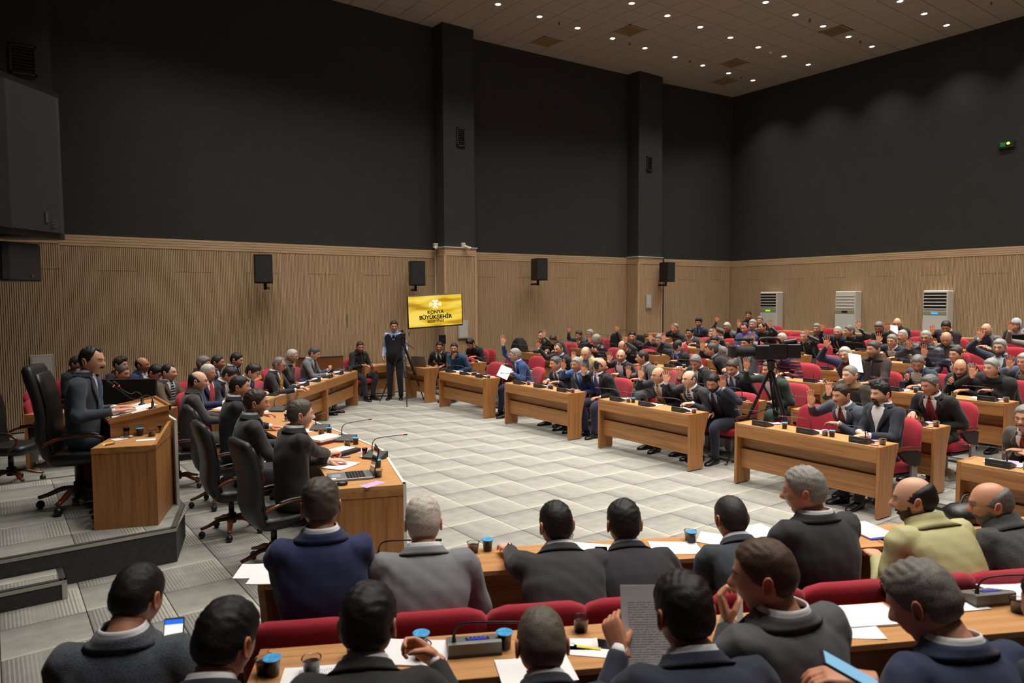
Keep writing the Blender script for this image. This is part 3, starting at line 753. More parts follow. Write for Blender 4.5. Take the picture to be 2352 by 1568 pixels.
def banded(name, cols, scale, axis=2, rough=.85):
    m = bpy.data.materials.new(name); m.use_nodes = True; nt = m.node_tree; b = nt.nodes['Principled BSDF']; b.inputs['Roughness'].default_value = rough
    tc = nt.nodes.new('ShaderNodeTexCoord'); sp = nt.nodes.new('ShaderNodeSeparateXYZ'); nt.links.new(tc.outputs['Object'], sp.inputs[0])
    mu = nt.nodes.new('ShaderNodeMath'); mu.operation = 'MULTIPLY'; mu.inputs[1].default_value = scale; nt.links.new(sp.outputs[axis], mu.inputs[0])
    fr = nt.nodes.new('ShaderNodeMath'); fr.operation = 'FRACT'; nt.links.new(mu.outputs[0], fr.inputs[0])
    cr = nt.nodes.new('ShaderNodeValToRGB'); cr.color_ramp.interpolation = 'CONSTANT'; e = cr.color_ramp.elements
    while len(e) < len(cols): e.new(.5)
    for k, c in enumerate(cols): e[k].position = k/len(cols); e[k].color = lin(c)+(1,)
    nt.links.new(fr.outputs[0], cr.inputs[0]); nt.links.new(cr.outputs[0], b.inputs['Base Color']); return m
def plaid(c): return banded('plaid', [(34, 26, 58), (40, 30, 70), (176, 62, 34), (44, 28, 52), (28, 22, 46), (150, 50, 34)], 9.0)
def stripes(c): return banded('tie_stripes', [c, c, (200, 205, 215), (60, 75, 100)], 26.0, rough=.5)
PEOPLE = []

def patch(mb, T, ts, lo, hi, n, off, thick=.012, mi=0):
    """solid strip on the torso surface: heights ts, from angle lo(t) to hi(t)"""
    m = len(ts); top = []; bot = []
    for t in ts:
        a0, a1 = lo(t), hi(t)
        for k in range(n+1):
            a = a0+(a1-a0)*k/n; o = off(t) if callable(off) else off
            top.append(T.pt(a, t, o)); bot.append(T.pt(a, t, o-thick))
    N = m*(n+1); f = []
    for i in range(m-1):
        for k in range(n):
            a = i*(n+1)+k; b = a+n+1; f.append((a, a+1, b+1, b)); f.append((N+a, N+b, N+b+1, N+a+1))
    for i in range(m-1):
        for k in (0, n):
            a = i*(n+1)+k; b = a+n+1; f.append((a, b, N+b, N+a))
    for k in range(n):
        for i in (0, m-1):
            a = i*(n+1)+k; f.append((a, N+a, N+a+1, a+1))
    mb.add(np.array(top+bot), f, mi)
def beard_mesh(lod, full):
    Ph, T, P0, P = HG[lod]; m, n = Ph.shape; X, Y, Z = P[..., 0], P[..., 1], P[..., 2]; a = np.abs(Ph)*180/math.pi
    top = np.interp(a, [0, 14, 24, 40, 60, 78, 88], [-.040, -.040, -.044, -.050, -.040, -.012, -.2] if full else [-.040, -.040, -.044, -.075, -.2, -.2, -.2])
    w = np.minimum(top-Z, .030)-1.0*(np.abs(Y) < .021)*(np.abs(Z+.058) < .0062)
    w = np.where(Z < -.112, -1, w); N = P0/np.array([A_**2, B_**2, C_**2]); N /= np.linalg.norm(N, axis=-1, keepdims=True)
    Q = P+N*(.0008+.0075*sstep(0, .018, w))[..., None]; F = grid_faces(m, n); wm = w.ravel(); keep = [f for f in F if min(wm[list(f)]) > -.004]
    ids = sorted({i for f in keep for i in f}); mp = {k: i for i, k in enumerate(ids)}
    return Q.reshape(-1, 3)[ids], [tuple(mp[i] for i in f) for f in keep]
def glasses_mb(th=.0016):
    mb = MB()
    for s in (-1, 1):
        c = []
        for k in range(15):
            a = 2*math.pi*k/14; c.append((.0985-.10*(abs(s*.032+.025*math.cos(a))**2)*9, s*.032+.0245*math.copysign(abs(math.cos(a))**.8, math.cos(a)), .007+.0175*math.copysign(abs(math.sin(a))**.8, math.sin(a))))
        mb.tube(c, th, 5)
        mb.tube([(.096, s*.056, .013), (.075, s*.073, .014), (.0, s*.080, .008), (-.02, s*.079, -.004)], th, 5)
    mb.tube([(.099, -.009, .010), (.102, 0, .013), (.099, .009, .010)], th, 5); return mb
def shoe_mb(mb, ank, fwd, fz):
    left = np.array([-fwd[1], fwd[0], 0]); rings = []
    for x, w, h in ((-.085, .018, .05), (-.075, .032, .085), (-.03, .036, .105), (.02, .036, .088), (.08, .043, .062), (.14, .046, .046), (.185, .034, .034), (.205, .012, .018)):
        r = []
        for k in range(10):
            a = 2*math.pi*k/10; y = w*math.copysign(abs(math.cos(a))**.7, math.cos(a)); z = h*.5*(1+math.copysign(abs(math.sin(a))**.6, math.sin(a)))
            r.append(np.array([ank[0], ank[1], fz])+fwd*x+left*y+np.array([0, 0, z+.002]))
        rings.append(r)
    mb.loft(rings)
JOBS = []
def person(label, hpos, fz, yaw, **o):
    rs = np.random.RandomState(len(JOBS)*13+5)
    lod = o.get('lod', 'lo'); s = o.get('s', 1.0)*1.04; hc = np.array(hpos, float)
    ya = math.radians(yaw); fwd = np.array([math.cos(ya), math.sin(ya), 0]); left = np.array([-fwd[1], fwd[0], 0]); up = np.array([0, 0, 1.0])
    hy = math.radians(o.get('hyaw', yaw)); hp = math.radians(o.get('pitch', 4)); hr = math.radians(o.get('roll', 0))
    hf0 = np.array([math.cos(hy), math.sin(hy), 0]); hl = np.array([-hf0[1], hf0[0], 0])
    hf = hf0*math.cos(hp)-up*math.sin(hp); hu = up*math.cos(hp)+hf0*math.sin(hp)
    hl2 = hl*math.cos(hr)+hu*math.sin(hr); R = rot_axes(hf, np.cross(hf, hl2)); hup = R[:, 2]
    N = hc-hup*.108*s-up*.010-R[:, 0]*.026*s-fwd*.020
    stand = o.get('stand', False); Pz = fz+(.96 if stand else o.get('seat', .56)); L = .50*s; dz = N[2]-Pz
    if dz > L*1.12 and not stand: Pz = N[2]-L*1.12; dz = L*1.12
    L = max(L, min(dz, L*1.12)); hor = math.sqrt(max(L*L-dz*dz, .0009)) if dz > 0 else L*.9
    hor = min(hor, .40)
    ld = o.get('lean'); ldir = fwd if ld is None else fwd*math.cos(math.radians(ld))+left*math.sin(math.radians(ld))
    if o.get('upright'): hor = .03; L = dz
    P = N-ldir*hor; P[2] = N[2]-math.sqrt(max(L*L-hor*hor, .01)) if not stand else Pz
    g = o.get('g', 1.0); T = Torso(P, N, left, fwd, g, o.get('belly', .02), o.get('hunch', .025))
    arms = {}
    for side, nm in ((-1, 'R'), (1, 'L')):
        sp = o.get(nm, 'desk'); sd = left*side; mode = sp[0] if isinstance(sp, tuple) else sp
        S = T.c(.885)+sd*.178*g; a, b = .295*s, .262*s; pole = sd*.45-up*.7-fwd*.35; hpz = 'relax'; Pn = -up; right = side < 0
        if mode == 'raise':
            tgt = np.array(sp[1]); tilt = sp[2] if len(sp) > 2 else 0
            F = up*1.0+sd*math.sin(math.radians(tilt))+fwd*.06; F /= np.linalg.norm(F); W = tgt-F*.088; S = S+up*.035-sd*.015
            pf = math.radians(o.get('palm', yaw)); Pn = np.array([math.cos(pf), math.sin(pf), 0]); pole = sd*.8-up*.5-fwd*.15; hpz = sp[3] if len(sp) > 3 else ('open' if rs.rand() < .6 else 'wide')
        elif mode == 'desk': W = P+fwd*(.40+.04*rs.rand())+sd*(.13+.03*rs.rand()); W[2] = fz+.795; F = fwd-sd*.45
        elif mode == 'fold': W = P+fwd*.37+sd*(.02); W[2] = fz+.80+(.02 if side > 0 else 0); F = -sd+fwd*.35
        elif mode == 'cross': W = P+fwd*.24-sd*.03; W[2] = P[2]+.27; F = -sd+fwd*.1; Pn = -fwd
        elif mode == 'lap': W = P+fwd*.27+sd*.09; W[2] = P[2]+.09; F = fwd-sd*.25
        elif mode == 'lapc': W = P+fwd*.26+sd*.03; W[2] = P[2]+.12; F = -sd+fwd*.4
        elif mode == 'hang': W = S-up*.50+sd*.07+fwd*.06; F = -up+fwd*.08; Pn = -sd; pole = -fwd+sd*.2
        elif mode == 'chin': W = hc+R[:, 0]*.075-hup*.185+sd*.015; F = hup*.9-sd*.35-R[:, 0]*.12; Pn = -R[:, 0]; hpz = 'grip'
        elif mode == 'cheek': W = hc+R[:, 0]*.05-hup*.17+sd*.07; F = hup*.95-sd*.15; Pn = -sd; hpz = 'relax'
        elif mode == 'hold': W = P+fwd*.36+sd*.12; W[2] = fz+.86; F = fwd*.7-sd*.5+up*.35; Pn = -sd*.6+up*.5; hpz = 'grip'
        elif mode == 'at': W = np.array(sp[1]); F = np.array(sp[2], float); Pn = np.array(sp[3] if len(sp) > 3 else (0, 0, -1), float); hpz = sp[4] if len(sp) > 4 else 'relax'
        E, W = ik(S, W, a, b, pole); arms[nm] = dict(S=S, E=E, W=W, F=F/np.linalg.norm(F), Pn=Pn, right=right, pose=hpz, side=side, mode=mode)
    root = np.array([P[0], P[1], fz]); J = dict(label=label, o=o, R=R, hc=hc, P=P, N=N, T=T, arms=arms, root=root, fwd=fwd, left=left, up=up, lod=lod, s=s, rs=rs, stand=stand, fz=fz, hup=hup)
    # jacket volume
    mb = MB(); n = 20; rings = []
    t0 = -.16 if not stand else -.10; tt = [t0, -.04, .08, .2, .32, .44, .55, .66, .76, .84, .90, .95, .985]
    for t in tt: rings.append([T.pt(2*math.pi*k/n, t)-root for k in range(n)])
    mb.loft(rings)
    if not stand:
        mb.sphere(P-root+fwd*.03-up*.045, (.155*g, .175*g, .095), 14, 8) if abs(fwd[0]) > .7 else mb.sphere(P-root+fwd*.03-up*.045, (.17*g, .165*g, .095), 14, 8)
    inner = mb
    def sleeves(m2, k=1.0, cut=0.0):
        for A in arms.values():
            S, E, W, sd = A['S'], A['E'], A['W'], left*A['side']; Wc = W-(W-E)/np.linalg.norm(W-E)*(.012+cut)
            in_ = T.c(.78)+sd*.09
            path = [(*(in_-root), .082), (*(S-root-up*.008), .0765), (*((S*.65+E*.35)-root), .0655), (*((S*.25+E*.75)-root), .058), (*(E-root), .0545), (*((E*.7+W*.3)-root), .0515), (*((E*.3+W*.7)-root), .044), (*(Wc-root), .0385)]
            q = smooth_path(path, 3); m2.tube(q[:, :3], q[:, 3]*g**.7*k, 12)
    vox = {'hi': .0115, 'mid': .0155, 'lo': .022}[o.get('clod', lod)]
    if o.get('vest'):
        m1 = MB(); m1.v = list(inner.v); m1.f = list(inner.f); m1.n = inner.n; m1.mi = list(inner.mi); m1.c = list(inner.c); sleeves(m1, .86)
        me = m1.mesh('t', M_BLACK); J['jk'] = len(REM); REM.append((me, vox, 3, 1.0))
        m3_ = MB(); rings = []
        for t in [-.12, -.04, .08, .2, .32, .44, .55, .66, .76, .84, .90, .93]: rings.append([T.pt(2*math.pi*k/n, t, .012)-root for k in range(n)])
        m3_.loft(rings); me = m3_.mesh('t', M_BLACK); J['vt'] = len(REM); REM.append((me, vox, 3, 1.0))
    else:
        sleeves(inner); me = inner.mesh('t', M_BLACK); J['jk'] = len(REM); REM.append((me, vox, 3, 1.0))
    JOBS.append(J); return J
REM = []
SH_BLACK = mat('shoe_black', (20, 19, 19), .25); SH_BROWN = mat('shoe_brown', (92, 48, 28), .3)
M_GLASS_FR = mat('spectacle_frame', (26, 24, 24), .3)
def finish_people():
    res = remesh_batch(REM)
    for J in JOBS: build_person(J, res)
def np_mesh(name, V, F, m, smooth=True):
    me = bpy.data.meshes.new(name); me.from_pydata(np.asarray(V).tolist(), [], F); me.materials.append(m)
    if smooth: me.shade_smooth()
    return me
def build_person(J, res):
    o, R, T, root, arms, lod, rs, s = J['o'], J['R'], J['T'], J['root'], J['arms'], J['lod'], J['rs'], J['s']; up = J['up']; fwd, left, P, N, fz = J['fwd'], J['left'], J['P'], J['N'], J['fz']
    r = thing('person', J['label'], 'person', tuple(root), 0, o.get('group', 'people in the chamber')); J['obj'] = r
    hc = J['hc']-root; skin = o.get('skin', (196, 142, 112)); hcol = o.get('hc', (38, 30, 26)); kind = o.get('hair', 'full')
    # body: head, neck, trunk, arms, legs, hands in one mesh
    mb = MB(); sk = np.array(lin(skin)); head_into(mb, R, hc, 'hi' if lod == 'hi' else 'lo', skin, hcol, dict(hair=kind, stubble=o.get('stubble', 0), down=o.get('pitch', 4) > 22, brow=o.get('brow', 1)), s)
    nb = hc+R@np.array([-.020, 0, -.070])*s
    ax = T.ax; q = smooth_path([(*(N-root-ax*.10), .066), (*(N-root-ax*.01), .062), (*((N-root)*.5+nb*.5), .057), (*nb, .058)], 3); mb.tube(q[:, :3], q[:, 3]*s, 14, col=sk*[.97, .93, .92])
    mb.tube([P-root, T.c(.5)-root, N-root], [.09, .09, .06], 8, col=sk)
    kn = {}
    for sd in (-1, 1):
        h = P+left*sd*.092-up*.02
        if J['stand']: K = h-up*.43+fwd*.03+left*sd*.02; A = h-up*.86+left*sd*.035; A[2] = fz+.09
        else:
            K = P+fwd*(.43+.03*rs.rand())+left*sd*(.13+.05*rs.rand()); K[2] = fz+.52; A = P+fwd*(.36+.16*rs.rand())+left*sd*.12; A[2] = fz+.10
        kn[sd] = (h, K, A); mb.tube([h-root, K-root, A-root], [.05, .04, .035], 6, col=sk)
    for A in arms.values():
        mb.tube([T.c(.8)-root, A['S']-root, A['E']-root, A['W']-root], [.04, .035, .03, .026], 6, col=sk)
        Hv, Hf = HANDS[A['pose']]; M = frame_hand(A['F'], A['Pn'], A['right']); v = (Hv*s*1.04)@M.T+(A['W']-root)
        mb.add(v, Hf if A['right'] else [tuple(reversed(f)) for f in Hf], 0, np.tile(np.clip(sk*[1.04, .93, .90], 0, 1), (len(v), 1)))
    ob = mb.build('body', M_SKIN, r, smooth=True, colattr=True)
    # hair
    if kind != 'none' and not o.get('hijab'):
        if not (kind == 'shaved'):
            V, F = hair_mesh(kind, 'hi' if lod == 'hi' else 'lo', rs, o.get('vol', 1.0)); link('hair', np_mesh('hair', (V*s)@R.T+hc, F, hair_mat(hcol)), r)
    if o.get('moustache'):
        mc = o.get('mc', hcol); k = o['moustache']; m2 = MB(); pts = []
        for y in np.linspace(-.027, .027, 9): pts.append((.0965-9*y*y*1.2, y, -.0455-.007*(abs(y)/.027)**2))
        m2.tube(pts, [.002, .0045*k, .006*k, .0072*k, .0062*k, .0072*k, .006*k, .0045*k, .002], 7); V = np.concatenate(m2.v); link('moustache', np_mesh('moustache', (V*s)@R.T+hc, m2.f, hair_mat(mc)), r)
    if o.get('beard'):
        V, F = beard_mesh('hi' if lod == 'hi' else 'lo', o['beard'] > 1); link('beard', np_mesh('beard', (V*s)@R.T+hc, F, hair_mat(o.get('mc', hcol))), r)
    if o.get('glasses'):
        gm = glasses_mb(.0014 if lod == 'hi' else .0022); V = np.concatenate(gm.v); link('glasses', np_mesh('glasses', (V*s)@R.T+hc, gm.f, M_GLASS_FR), r)
    if o.get('hijab'):
        Ph, Tt, P0, _ = HG['hi']; m, n = Ph.shape; a = np.abs(Ph)*180/math.pi; z = P0[..., 2]/C_
        wv = np.maximum((a-48)/40, np.maximum((z-.50)/.3, (-.86-z)/.2)); Nn = P0/np.array([A_**2, B_**2, C_**2]); Nn /= np.linalg.norm(Nn, axis=-1, keepdims=True)
        Q = P0*[1.06, 1.10, 1.05]+Nn*(.012+.012*np.clip(-z, 0, 1))[..., None]; F = [f for f in grid_faces(m, n) if max(wv.ravel()[list(f)]) > 0]
        link('headscarf', np_mesh('headscarf', (Q.reshape(-1, 3)*s)@R.T+hc, F, cloth(o['hijab'], 'knit')), r)
        m2 = MB(); patch(m2, T, [.86, .92, .98, 1.04, 1.09], lambda t: 0.0, lambda t: 2*math.pi, 20, lambda t: .02 if t < 1 else .03); V = np.concatenate(m2.v)-root
        link('scarf_drape', np_mesh('scarf_drape', V, m2.f, cloth(o['hijab'], 'knit')), r)
    # upper clothes
    fit = o.get('fit', 'suit'); c = o.get('c', (38, 40, 46)); km = o.get('cm', 'wool'); V, F = res[J['jk']]
    el = [(A['E']-root, .10) for A in arms.values()]+[(A['S']-root-up*.08, .09) for A in arms.values()]
    ext = None
    if km == 'puffer': ext = lambda v: .010*np.abs(np.sin(v[:, 2]*math.pi/.075))-.005
    V = cloth_displace(V, F, rs, {'hi': .0052, 'lo': .0045}[lod]*(.6 if km == 'puffer' else 1), el, ext)
    link('shirt' if o.get('vest') else {'suit': 'jacket', 'open': 'jacket', 'zip': 'jacket', 'coat': 'coat', 'sweater': 'sweater'}[fit], np_mesh('jacket', V, F, cloth(o['vest'][1], 'shirt') if o.get('vest') else cloth(c, km)), r)
    if o.get('vest'):
        V, F = res[J['vt']]; link('knitted_vest', np_mesh('knitted_vest', V, F, cloth(o['vest'][0], 'knit')), r)
    def add(name, mb2, m, lab=None):
        V = np.concatenate(mb2.v)-root; me = np_mesh(name, V, mb2.f, m, True); fix_normals(me); q = link(name, me, r)
        if lab: q['label'] = lab
        return q
    sh = o.get('sh', (225, 225, 228)); nn = 6 if lod == 'hi' else 4
    if fit in ('suit', 'open', 'coat') or o.get('vest'):
        tb = {'suit': .38, 'open': .14, 'coat': .62}.get(fit, .62) if not o.get('vest') else .70; wid = {'suit': .72, 'open': .95, 'coat': .6}.get(fit, .8)
        al = lambda t: wid*(.03+.50*sstep(tb, .93, t)*((t-tb)/(.93-tb) if t < .93 else 1))+(.35*max(0, (t-.93)/.06))
        ts = list(np.linspace(tb, .94, 9))+[.965, .99]
        m2 = MB(); patch(m2, T, ts, lambda t: -al(t)-.05, lambda t: al(t)+.05, nn+2, .0105); add('shirt_front', m2, cloth(sh, 'shirt'))
        if not o.get('vest'):
            m2 = MB()
            for sd in (-1, 1):
                lw = lambda t: .06+.30*sstep(tb, tb+.45, t)*(1-.45*sstep(.80, .97, t))
                patch(m2, T, ts, (lambda t: al(t)) if sd > 0 else (lambda t: -al(t)-lw(t)), (lambda t: al(t)+lw(t)) if sd > 0 else (lambda t: -al(t)), 3, lambda t: .0165)
            add('lapel', m2, cloth(c, km))
            m2 = MB(); patch(m2, T, [.972, .995, 1.02, 1.045], lambda t: .62, lambda t: 2*math.pi-.62, 18, lambda t: .011+.004*(t > .98), .011); add('jacket_collar', m2, cloth(c, km))
        m2 = MB(); patch(m2, T, [.985, 1.02, 1.06, 1.08], lambda t: .10+.22*max(0, (1.02-t)/.05), lambda t: 2*math.pi-.10-.22*max(0, (1.02-t)/.05), 20, lambda t: .010 if t < 1.03 else .0065, .006); add('shirt_collar', m2, cloth(sh, 'shirt'))
        if o.get('tie'):
            m2 = MB(); wd = lambda t: (.036-.020*sstep(tb, .97, t))/.125; patch(m2, T, list(np.linspace(tb-.02, .96, 9)), lambda t: -wd(t), lambda t: wd(t), 2, .0175, .008)
            k = T.pt(0, .985, .016); m2.sphere(k, (.018, .018, .016), 8, 6); add('necktie', m2, stripes(o['tie']) if o.get('tstripe') else cloth(o['tie'], 'silk'))
        if fit == 'coat' and o.get('inner'): pass
    elif fit == 'sweater':
        m2 = MB(); patch(m2, T, [.95, .99, 1.03, 1.055], lambda t: 0, lambda t: 2*math.pi, 20, .010, .012); add('neckband', m2, cloth(o.get('sh', c), 'knit'))
    elif fit == 'zip':
        m2 = MB(); patch(m2, T, [.93, .98, 1.03, 1.085], lambda t: .16, lambda t: 2*math.pi-.16, 20, lambda t: .014+.01*max(0, t-1)/.08, .012); add('stand_collar', m2, cloth(c, km))
        m2 = MB(); patch(m2, T, list(np.linspace(.0, .97, 8)), lambda t: -.035, lambda t: .035, 1, .013, .009); add('zipper', m2, cloth(o.get('zc', (60, 60, 62)), 'silk'))
    # cuffs
    if fit in ('suit', 'open', 'coat'):
        m2 = MB()
        for A in arms.values():
            d = (A['W']-A['E'])/np.linalg.norm(A['W']-A['E']); m2.tube([A['W']-d*.03, A['W']+d*.010], [.0335, .0325], 12)
        add('cuffs', m2, cloth(sh, 'shirt'))
    if o.get('watch'):
        A = arms[o['watch']]; d = (A['W']-A['E'])/np.linalg.norm(A['W']-A['E']); m2 = MB(); m2.tube([A['W']+d*.012, A['W']+d*.030], [.0315, .0305], 14); b = A['W']+d*.021-A['Pn']*.030; m2.sphere(b, (.016, .016, .012), 10, 6); add('wristwatch', m2, mat('watch_steel', (150, 150, 152), .25, .9))
    # trousers and shoes
    m2 = MB(); m2.sphere(P-up*.03, (.15, .15, .11), 14, 8)
    for sd in (-1, 1):
        h, K, A = kn[sd]; q = smooth_path([(*h, .10), (*((h+K)/2+up*.005), .090), (*K, .073), (*((K+A)/2-fwd*(0 if J['stand'] else .01)), .062), (*(A-up*.02), .052)], 4); m2.tube(q[:, :3], q[:, 3], 12)
    add('trousers', m2, cloth(o.get('tr', c if fit == 'suit' else (32, 34, 40)), 'wool'))
    for sd in (-1, 1):
        m2 = MB(); shoe_mb(m2, kn[sd][2], (fwd+left*sd*.15)/1.01, fz); add('shoe', m2, SH_BROWN if o.get('brown') else SH_BLACK)

# ------------------------------------------------------------------ furniture
M_WH = wood('oak_long', (172, 120, 70), 0, dark=.70); M_WV = wood('oak_upright', (168, 114, 64), 2, dark=.66); M_WS = wood('oak_side', (172, 118, 68), 2, dark=.68)
M_WT = wood('oak_top', (192, 142, 92), 0, dark=.84, scale=.8, rough=.38); M_WDK = wood('chair_wood', (96, 48, 24), 0, dark=.6, rough=.25)
M_RED = mat('red_fabric', (164, 26, 48), .9, noise=(200, .12), bump=(420, .35), sheen=.15)
M_LEA = mat('black_leather', (24, 25, 26), .42, bump=(55, .18)); M_LEAB = mat('black_leather_back', (30, 30, 30), .5, bump=(90, .2))
DPT = .37
DESKP = {}
def desk_proto(L):
    L = round(L, 2)
    if L in DESKP: return DESKP[L]
    p = Proto('council_desk', 'desk', 'long wooden council desks'); h = L/2
    p.part('tabletop', MB().box(-h+.036, h-.036, .085, DPT, .722, .75, .002), M_WT)
    p.part('front_ledge', MB().box(-h+.036, h-.036, .001, .0825, .722, .75, .002), M_WT)
    p.part('front_apron', MB().box(-h+.036, h-.036, .0, .022, .585, .7215, .0015), M_WH)
    p.part('upper_panel', MB().box(-h+.034, h-.034, .125, .143, .38, .7215), M_WH)
    p.part('lower_panel', MB().box(-h+.034, h-.034, .085, .107, .20, .435, .0015), M_WH)
    side = [(0, .012), (.265, .012), (.262, .2), (.268, .33), (.29, .47), (.325, .60), (DPT, .72), (DPT, .75), (0, .75)]
    for sx in (-1, 1):
        x0 = h-.035 if sx > 0 else -h
        p.part('side_panel', MB().prism(side, x0, x0+.035, axis=0), M_WS)
        ft = MB()
        for y in (.03, .235): ft.box(x0+.008, x0+.027, y-.01, y+.01, 0, .014)
        p.part('feet', ft, M_GREY)
    if L > 2.2: p.part('centre_panel', MB().prism([(0, .012), (.26, .012), (.29, .72), (0, .72)], -.017, .017, axis=0), M_WS)
    DESKP[L] = p; return p
def desk(a, b, z, label, L=None):
    a = np.array(a[:2], float); b = np.array(b[:2], float); c = (a+b)/2; L = L or np.linalg.norm(b-a)
    rz = math.atan2(b[1]-a[1], b[0]-a[0]); return desk_proto(L).place(label, (c[0], c[1], z), rz)
ORD = ['first', 'second', 'third', 'fourth', 'fifth', 'sixth', 'seventh', 'eighth', 'ninth']
ROWN = {1: 'front', 2: 'second', 3: 'third', 4: 'fourth', 5: 'fifth', 6: 'sixth', 7: 'seventh', 8: 'eighth', 9: 'ninth'}
YR = {1: [(10.88, 12.62), (8.38, 10.19), (5.91, 7.69), (3.44, 5.21), (.97, 2.73)],
      2: [(13.1, 14.3), (10.9, 12.55), (8.42, 10.2), (5.8, 7.58), (3.40, 5.18), (1.0, 2.75)],
      3: [(12.3, 13.9), (10.35, 12.05), (8.05, 9.82), (5.75, 7.5), (3.30, 5.05), (.95, 2.7)],
      4: [(12.45, 14.2), (10.3, 12.05), (8.0, 9.77), (5.65, 7.4), (3.3, 5.05), (1.0, 2.7)],
      5: [(12.3, 13.9), (10.15, 11.9), (7.8, 9.5), (5.5, 7.25), (3.2, 4.95)],
      6: [(12.5, 14.2), (10.5, 12.1), (8.05, 9.8), (5.8, 7.55), (3.5, 5.25)],
      7: [(12.5, 14.2), (10.3, 12.0), (8.05, 9.8), (5.7, 7.45), (3.3, 5.1)],
      8: [(10.2, 12.0), (8.0, 9.75), (5.7, 7.45), (3.3, 5.0)],
      9: [(10.2, 12.0), (8.0, 9.75), (5.7, 7.45)]}
DESKS = {}
for r_, lst in YR.items():
    for k, (y0, y1) in enumerate(lst):
        yc = (y0+y1)/2; a = (xe(ROWX[r_], y1), y1); b = (xe(ROWX[r_], y0), y0)
        DESKS[(r_, k)] = (np.array(a), np.array(b), ROWZ[r_])
        desk(a, b, ROWZ[r_], 'wooden council desk in the right-hand %s row, %s from the far wall' % (ROWN[r_], ORD[k]))
# near block
NROW = []
def near_row(cfar, z, ss, name):
    for k, (s0, s1) in enumerate(ss):
        a = near_pt(s1, cfar); b = near_pt(s0, cfar)      # seen from the front the right end has the smaller s
        desk(a, b, z, 'wooden council desk in the nearest block, %s row, %s from the left' % (name, ORD[k])); NROW.append((a, b, z))
near_row(4.235, 0, [(-.80, 1.05), (1.10, 2.95), (3.0, 4.85)], 'front')
near_row(3.02, .062, [(-.62, 1.25), (1.28, 2.27), (2.30, 3.9), (3.95, 5.0)], 'second')
# left block
LB = np.array([.675, .7375]); LNn = np.array([.7375, -.675])
lp = np.array([6.25, 13.86])
for k in range(3):
    b = lp-LB*1.79*k; a = b-LB*1.775; desk(a, b, 0, 'wooden council desk in the left block front row, %s from the camera crew' % ORD[k])
lp2 = lp-LNn*1.35-LB*1.0
for k in range(2):
    b = lp2-LB*1.9*k; a = b-LB*1.775; desk(a, b, 0, 'wooden council desk in the left block back row, %s from the lectern' % ORD[k])
desk((.35, 11.35), (2.1, 10.75), 0, 'wooden council desk behind the platform, left of the curved table')
# desks of the camera crew
a = at_z(838.3, 841.4, .75); b = at_z(884, 836.6, .75); DTV1 = (a, b); desk(a, np.array([7.50, 14.60]), 0, 'short wooden desk behind the standing cameraman, by the black-coated man')
b = at_z(975, 846.3, .75); a = at_z(934, 839.9, .75); DTV2 = (a, b); desk(np.array([7.55, 14.18]), b, 0, 'short wooden desk holding the grey laptop below the television')

# red seats
RS = Proto('auditorium_chair', 'chair', 'red upholstered auditorium chairs')
def cushion(w, d, h, r=.05, n=20, prof=None):
    mb = MB(); rings = []
    for z, k in ((0, .82), (.12, .95), (.3, 1), (.7, 1), (.88, .95), (1, .80)):
        rings.append([(k*(w/2)*math.copysign(abs(math.cos(a))**.35, math.cos(a)), k*(d/2)*math.copysign(abs(math.sin(a))**.35, math.sin(a)), z*h) for a in np.arange(n)*2*math.pi/n])
    return mb.loft(rings)
def back_cushion(w, h, t):
    """upright padded back: rounded top corners, curved"""
    mb = MB(); rings = []
    for k, (z, ww, tt) in enumerate(((0, .90, .6), (.04, .97, .95), (.3, 1, 1), (.6, 1, 1), (.82, .99, .98), (.90, .95, .92), (.96, .84, .75), (1, .62, .35))):
        r = []
        for a in np.arange(24)*2*math.pi/24:
            x = ww*(w/2)*math.copysign(abs(math.cos(a))**.35, math.cos(a)); y = tt*(t/2)*math.copysign(abs(math.sin(a))**.6, math.sin(a))
            r.append((x, y-.16*(x/w)**2+.20*h*z*z*.55+.02, z*h-.035*(x/(w/2))**4*(z > .8)))
        rings.append(r)
    return mb.loft(rings)
m = back_cushion(.53, .50, .095).mesh('backrest', M_RED); m.shade_smooth(); fix_normals(m); RS.part('backrest', m, None, loc=(0, .20, .42))
m = cushion(.50, .48, .12).mesh('seat', M_RED); m.shade_smooth(); fix_normals(m); RS.part('seat', m, None, loc=(0, -.03, .36))
RS.part('seat_pan', MB().box(-.23, .23, -.24, .2, .325, .365, .01), M_BLACK)
for sx in (-1, 1):
    x = sx*.285
    k = RS.part('armrest', MB().loft([[(x+dx*w, y, z+dz) for dx, dz in ((-1, 0), (-.7, .022), (.7, .022), (1, 0), (.7, -.012), (-.7, -.012))] for y, z, w in ((.16, .625, .022), (.05, .64, .027), (-.1, .645, .03), (-.2, .63, .028), (-.235, .60, .018))]), M_WDK)
    RS.part('arm_bracket', MB().prism([(.17, .60), (-.19, .625), (-.06, .50), (.08, .44), (.15, .46)], x-.02, x+.02, axis=0), M_BLACK)
    RS.part('arm_support', MB().prism([(.12, .50), (.03, .50), (.035, .30), (.05, .14), (.09, .10), (.13, .12), (.12, .30)], x-.014, x+.014, axis=0), mat('cast_grey', (150, 150, 148), .45, .5))
RS.part('pedestal', MB().lathe([(.045, 0.03), (.045, .33)], 12), M_GREY)
RS.part('foot', MB().loft([[(sx*w, sy*w, z) for sx, sy in ((-1, -1), (1, -1), (1, 1), (-1, 1))] for z, w in ((0, .17), (.012, .165), (.11, .05))]), mat('foot_alu', (185, 185, 180), .35, .8))
